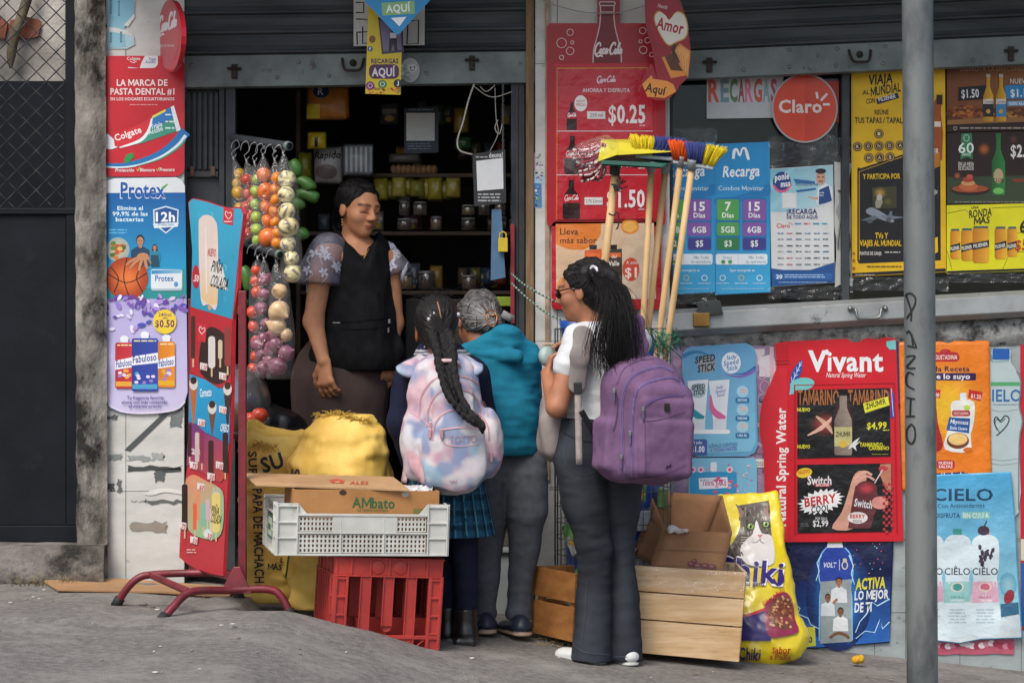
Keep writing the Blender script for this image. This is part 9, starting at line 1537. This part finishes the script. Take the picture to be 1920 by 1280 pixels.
def shop_goods():
 q = random.Random(17); BX = mat('shelf_board', '5a4a3c', '453829', 5, .7)
 def pack(name, lab, x0, y0, x1, y1, Y, c, deco=(), cat='packet', group=None, puff=.03):
  r = thing(name, at((x0 + x1) / 2, y1, Y), lab, cat, group); A, B_ = at(x0, y1, Y), at(x1, y0, Y); mb = MB(); ph = q.random() * 9
  for s in (-1, 1): mb.grid(lambda u, v: (A.x + (B_.x - A.x) * u, Y + s * puff * (16 * u * (1 - u) * v * (1 - v)) ** .5 + .006 * noise_(u * 4 + ph, v * 4), A.z + (B_.z - A.z) * v), 10, 10)
  o = mb.build('wrapper', mat('pack_' + c, c, None, 30, .32, .3, 40, coat=.3), r, weld=True); p = Print(onmesh(o), sub=8)
  for d in deco: getattr(p, d[0])(*d[1:])
  p.finish(r, GLOSS) if deco else None
 pack('snack_bag', 'orange and yellow snack bag hanging highest in the dark doorway', 574, 162, 655, 225, .45, 'b8762f', (('ell', 602, 172, 15, 12, '2a3a5a'), ('rect', 576, 195, 600, 222, 'c9b52f'), ('text', 'R', 596, 607, 178, 12, 'cfd0d0', .02)))
 pack('snack_bag', 'small yellow packet hanging under the orange bag', 576, 247, 612, 280, .5, 'c9b02a', (('rect', 590, 258, 596, 275, '1a1a1a'),)); pack('snack_bag', 'tall dim yellow packet standing behind the plantains', 558, 285, 586, 335, .7, '9c9a2a')
 pack('detergent_bag', 'grey Rapido detergent packet on the dark back shelf', 588, 275, 642, 345, .6, '9a9490', (('text', 'Rapido', 590, 638, 298, 13, '1f1c22', .02, .2, -2), ('ell', 612, 322, 20, 14, '6a5a58'))); pack('detergent_bag', 'silver striped packet right of the Rapido packet', 642, 270, 700, 330, .6, '8a8f94', tuple(('rect', 648 + i * 9, 276, 652 + i * 9, 322, 'c5c9cc') for i in range(6)))
 for i in range(9): pack('snack_bag', 'yellow-green crisp bag heaped on the shelf behind the shopkeeper', 700 + i * 17, 332 + 5 * math.sin(i * 2), 728 + i * 17, 372 + 4 * math.cos(i), .75 + .03 * (i % 2), ('a5942f', '8f8a35', 'b0a048')[i % 3], (), 'packet', 'crisp bags on the shelf')
 pack('white_parcel', 'pale rounded parcel lying above the egg tray', 728, 288, 790, 306, .8, '8a8884', puff=.05)
 r = thing('goods_shelf', at(840, 440, 1.0), 'dark wooden shelf inside the shop behind the shopkeeper', 'shelf'); 
 for y in (325, 434, 545): mb = MB(); pbox(mb, 560, y, 985, y + 7, .72, .5); mb.build('board', BX, r, .002)
 mb = MB(); pbox(mb, 555, 170, 563, 900, .72, .4); pbox(mb, 985, 170, 993, 900, .72, .4); mb.build('side_panel', BX, r)
 JM, LID = film('jar_plastic', (.8, .8, .75), .22, .1, .1), mat('jar_lid', '8f8f8a', '6f6f6a', 9, .4); IN = [mat('jar_brown', '7a5a38', '5a4028', 60, .8), mat('jar_tan', 'a58a5a', '85693f', 60, .8), mat('jar_dark', '4a3428', '352418', 60, .8)]
 jar = None; k = 0
 for row, (y1, h) in enumerate(((432, 26), (404, 26), (378, 22), (543, 34))):
  for x in range(758 if row < 3 else 600, 985, 30 if row < 3 else 40):
   if 832 < x < 850 or q.random() < .22: continue
   Y = .80; b = at(x, y1, Y); H = h / ppm(Y) * q.uniform(.75, 1.05); w = (.030 if row < 3 else .04) * q.uniform(.8, 1.1); t = thing('jar', b, 'small clear jar of brown sweets stacked on the dim shop shelf', 'jar', 'jars on the dim shelf'); mb = MB(); mb.lathe([(0, .001), (w, .001), (w, H * .8), (w * .9, H * .86)], b, n=14); mb.build('glass', JM, t); mb = MB(); mb.lathe([(0, .003), (w * .93, .003), (w * .93, H * .72), (0, H * .74)], b, n=12); mb.build('sweets', IN[k % 3], t); mb = MB(); mb.lathe([(w * .95, H * .86), (w * .95, H * .99), (0, H)], b, n=14); mb.build('lid', LID, t); k += 1
 for i in range(9): mb = MB(); mb.ball(at(738 + i * 9.5, 318, .78), (.017, .017, .022)); tag(mb.build('egg', mat('tan_egg', 'a8835f', '936d4b', 9, .6)), 'brown egg in a row on the dim shop shelf', 'egg', 'eggs on the dim shelf')
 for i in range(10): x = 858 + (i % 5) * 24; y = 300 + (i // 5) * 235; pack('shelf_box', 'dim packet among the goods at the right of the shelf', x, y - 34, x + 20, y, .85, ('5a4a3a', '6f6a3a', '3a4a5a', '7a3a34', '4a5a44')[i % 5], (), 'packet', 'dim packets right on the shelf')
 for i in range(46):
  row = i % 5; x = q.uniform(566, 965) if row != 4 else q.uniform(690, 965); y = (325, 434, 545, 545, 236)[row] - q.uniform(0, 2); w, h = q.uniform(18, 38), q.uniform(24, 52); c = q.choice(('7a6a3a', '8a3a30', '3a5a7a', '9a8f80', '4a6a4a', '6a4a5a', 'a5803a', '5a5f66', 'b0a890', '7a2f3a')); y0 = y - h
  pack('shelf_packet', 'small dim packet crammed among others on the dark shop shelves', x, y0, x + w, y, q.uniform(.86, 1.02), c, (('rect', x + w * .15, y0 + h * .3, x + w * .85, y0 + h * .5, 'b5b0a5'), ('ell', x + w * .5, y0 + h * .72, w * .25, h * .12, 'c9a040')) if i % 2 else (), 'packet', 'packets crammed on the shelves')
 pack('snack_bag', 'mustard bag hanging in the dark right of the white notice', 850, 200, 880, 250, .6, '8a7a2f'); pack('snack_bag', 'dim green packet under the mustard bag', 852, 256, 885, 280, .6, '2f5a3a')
 r, p = poster('notice', 'white square notice in a dark frame deep inside the doorway', 'notice', [(758, 203), (822, 200), (822, 286), (758, 288)], '2a3340', .5, .003); p.rect(762, 212, 815, 264, 'c5cacc'); p.micro(764, 268, 814, 282, 3, '6a7a88'); p.micro(766, 204, 812, 209, 1, '6f8a9a'); p.finish(r, PAPER)
 r, p = poster('payment_sign', 'black deuna payment card hanging on wires at the right of the doorway', 'sign', [(886, 289), (947, 280), (949, 380), (889, 387)], '26282a', -.04, .003); p.text('deuna!', 917, 943, 296, 9, 'd0d0d0', .02, 0, -4); p.micro(892, 293, 914, 297, 1, 'b0b0b0'); p.poly([(893, 302), (943, 296), (944, 354), (895, 358)], 'd0d3d4'); p.micro(896, 362, 942, 380, 3, 'a5a8aa'); p.finish(r, PAPER)
 mb = MB(); WR = mat('pale_cable', 'b5b0a5', '9a958a', 9, .5)
 for pts, w in (([(889, 158), (878, 190), (868, 230), (858, 262), (862, 282), (886, 290)], .004), ([(889, 162), (910, 178), (930, 182), (960, 172)], .002), ([(928, 165), (930, 220), (934, 250), (918, 285)], .0016), ([(900, 162), (912, 172), (928, 160)], .002), ([(934, 225), (928, 240), (936, 252), (942, 232)], .002)): mb.tube([at(x, y, .0) for x, y in spline(pts, 5)], w, 6)
 tag(mb.build('loose_cable', WR), 'pale loose cables looping down at the right of the doorway', 'cable')
 r = thing('chain', at(943, 300, .0), 'thin steel chain hanging from the shutter at the right of the doorway', 'chain'); mb = MB()
 for i in range(26): y = 160 + i * 5.4; c = at(943, y, .0); mb.tube([c + Vector((.004 * math.cos(a) * (1 if i % 2 else .2), .004 * math.cos(a) * (.2 if i % 2 else 1), .008 * math.sin(a))) for a in (0, .8, 1.57, 2.3, 3.14, 3.9, 4.7, 5.5)], .0012, 4, closed=True)
 mb.build('links', M_STEEL, r)
 t = thing('key_tag', at(942, 525, -.03), 'blue card with a yellow padlock hanging at the right door post', 'tag'); mb = MB(); mb.prism([at(922, 392, -.02), at(940, 392, -.02), at(948, 520, -.02), at(920, 526, -.02)], (0, .006, 0)); mb.build('card', mat('dull_blue_card', '4a6f8f', '3a5a78', 6, .6), t, .001); mb = MB(); pbox(mb, 934, 446, 952, 472, -.05, .02); mb.tube([at(x, y, -.04) for x, y in ((937, 447), (937, 438), (943, 434), (949, 438), (949, 447))], .004, 6); mb.build('yellow_lock', mat('yellow_lock', 'd0b52a', 'b0961f', 9, .4), t, .002)
 mb = MB(); pbox(mb, 908, 556, 960, 574, .2, .05); tag(mb.build('lime_tray', mat('lime_plastic', '9ab52f', '7f9a26', 9, .4), None, .004), 'lime green plastic tray behind the grey-haired head', 'tray'); mb = MB(); pbox(mb, 957, 420, 965, 606, .0, .02); tag(mb.build('red_strip', mat('dark_red_strip', '8a1f2a', '701820', 9, .5), None, .002), 'dark red strip along the inside of the door post', 'strip')
 mb = MB()
 for pts in ([(958, 512), (985, 535), (1030, 560), (1075, 580)], [(958, 530), (990, 560), (1030, 590), (1070, 606)]):
  P_ = spline([(x, y, 0) for x, y in pts], 14)
  for i in range(len(P_) - 1): mb.tube([at(P_[i][0], P_[i][1], -.06), at(P_[i + 1][0], P_[i + 1][1], -.06)], .0042, 6, m=i % 2)
 tag(mb.build('rope', [mat('green_rope', '2f6a4f', '24553f', 20, .8), mat('white_rope', 'b5bab0', '959a90', 20, .8)]), 'green and white twisted rope strung from the door post to the basket', 'rope')
 mb = MB(); pbox(mb, 760, 560, 900, 1030, .55, .4); tag(mb.build('counter', mat('dark_counter', '3a3632', '2a2724', 6, .6), None, .006), 'dark counter inside the shop in front of the shelves', 'counter')
shop_goods()
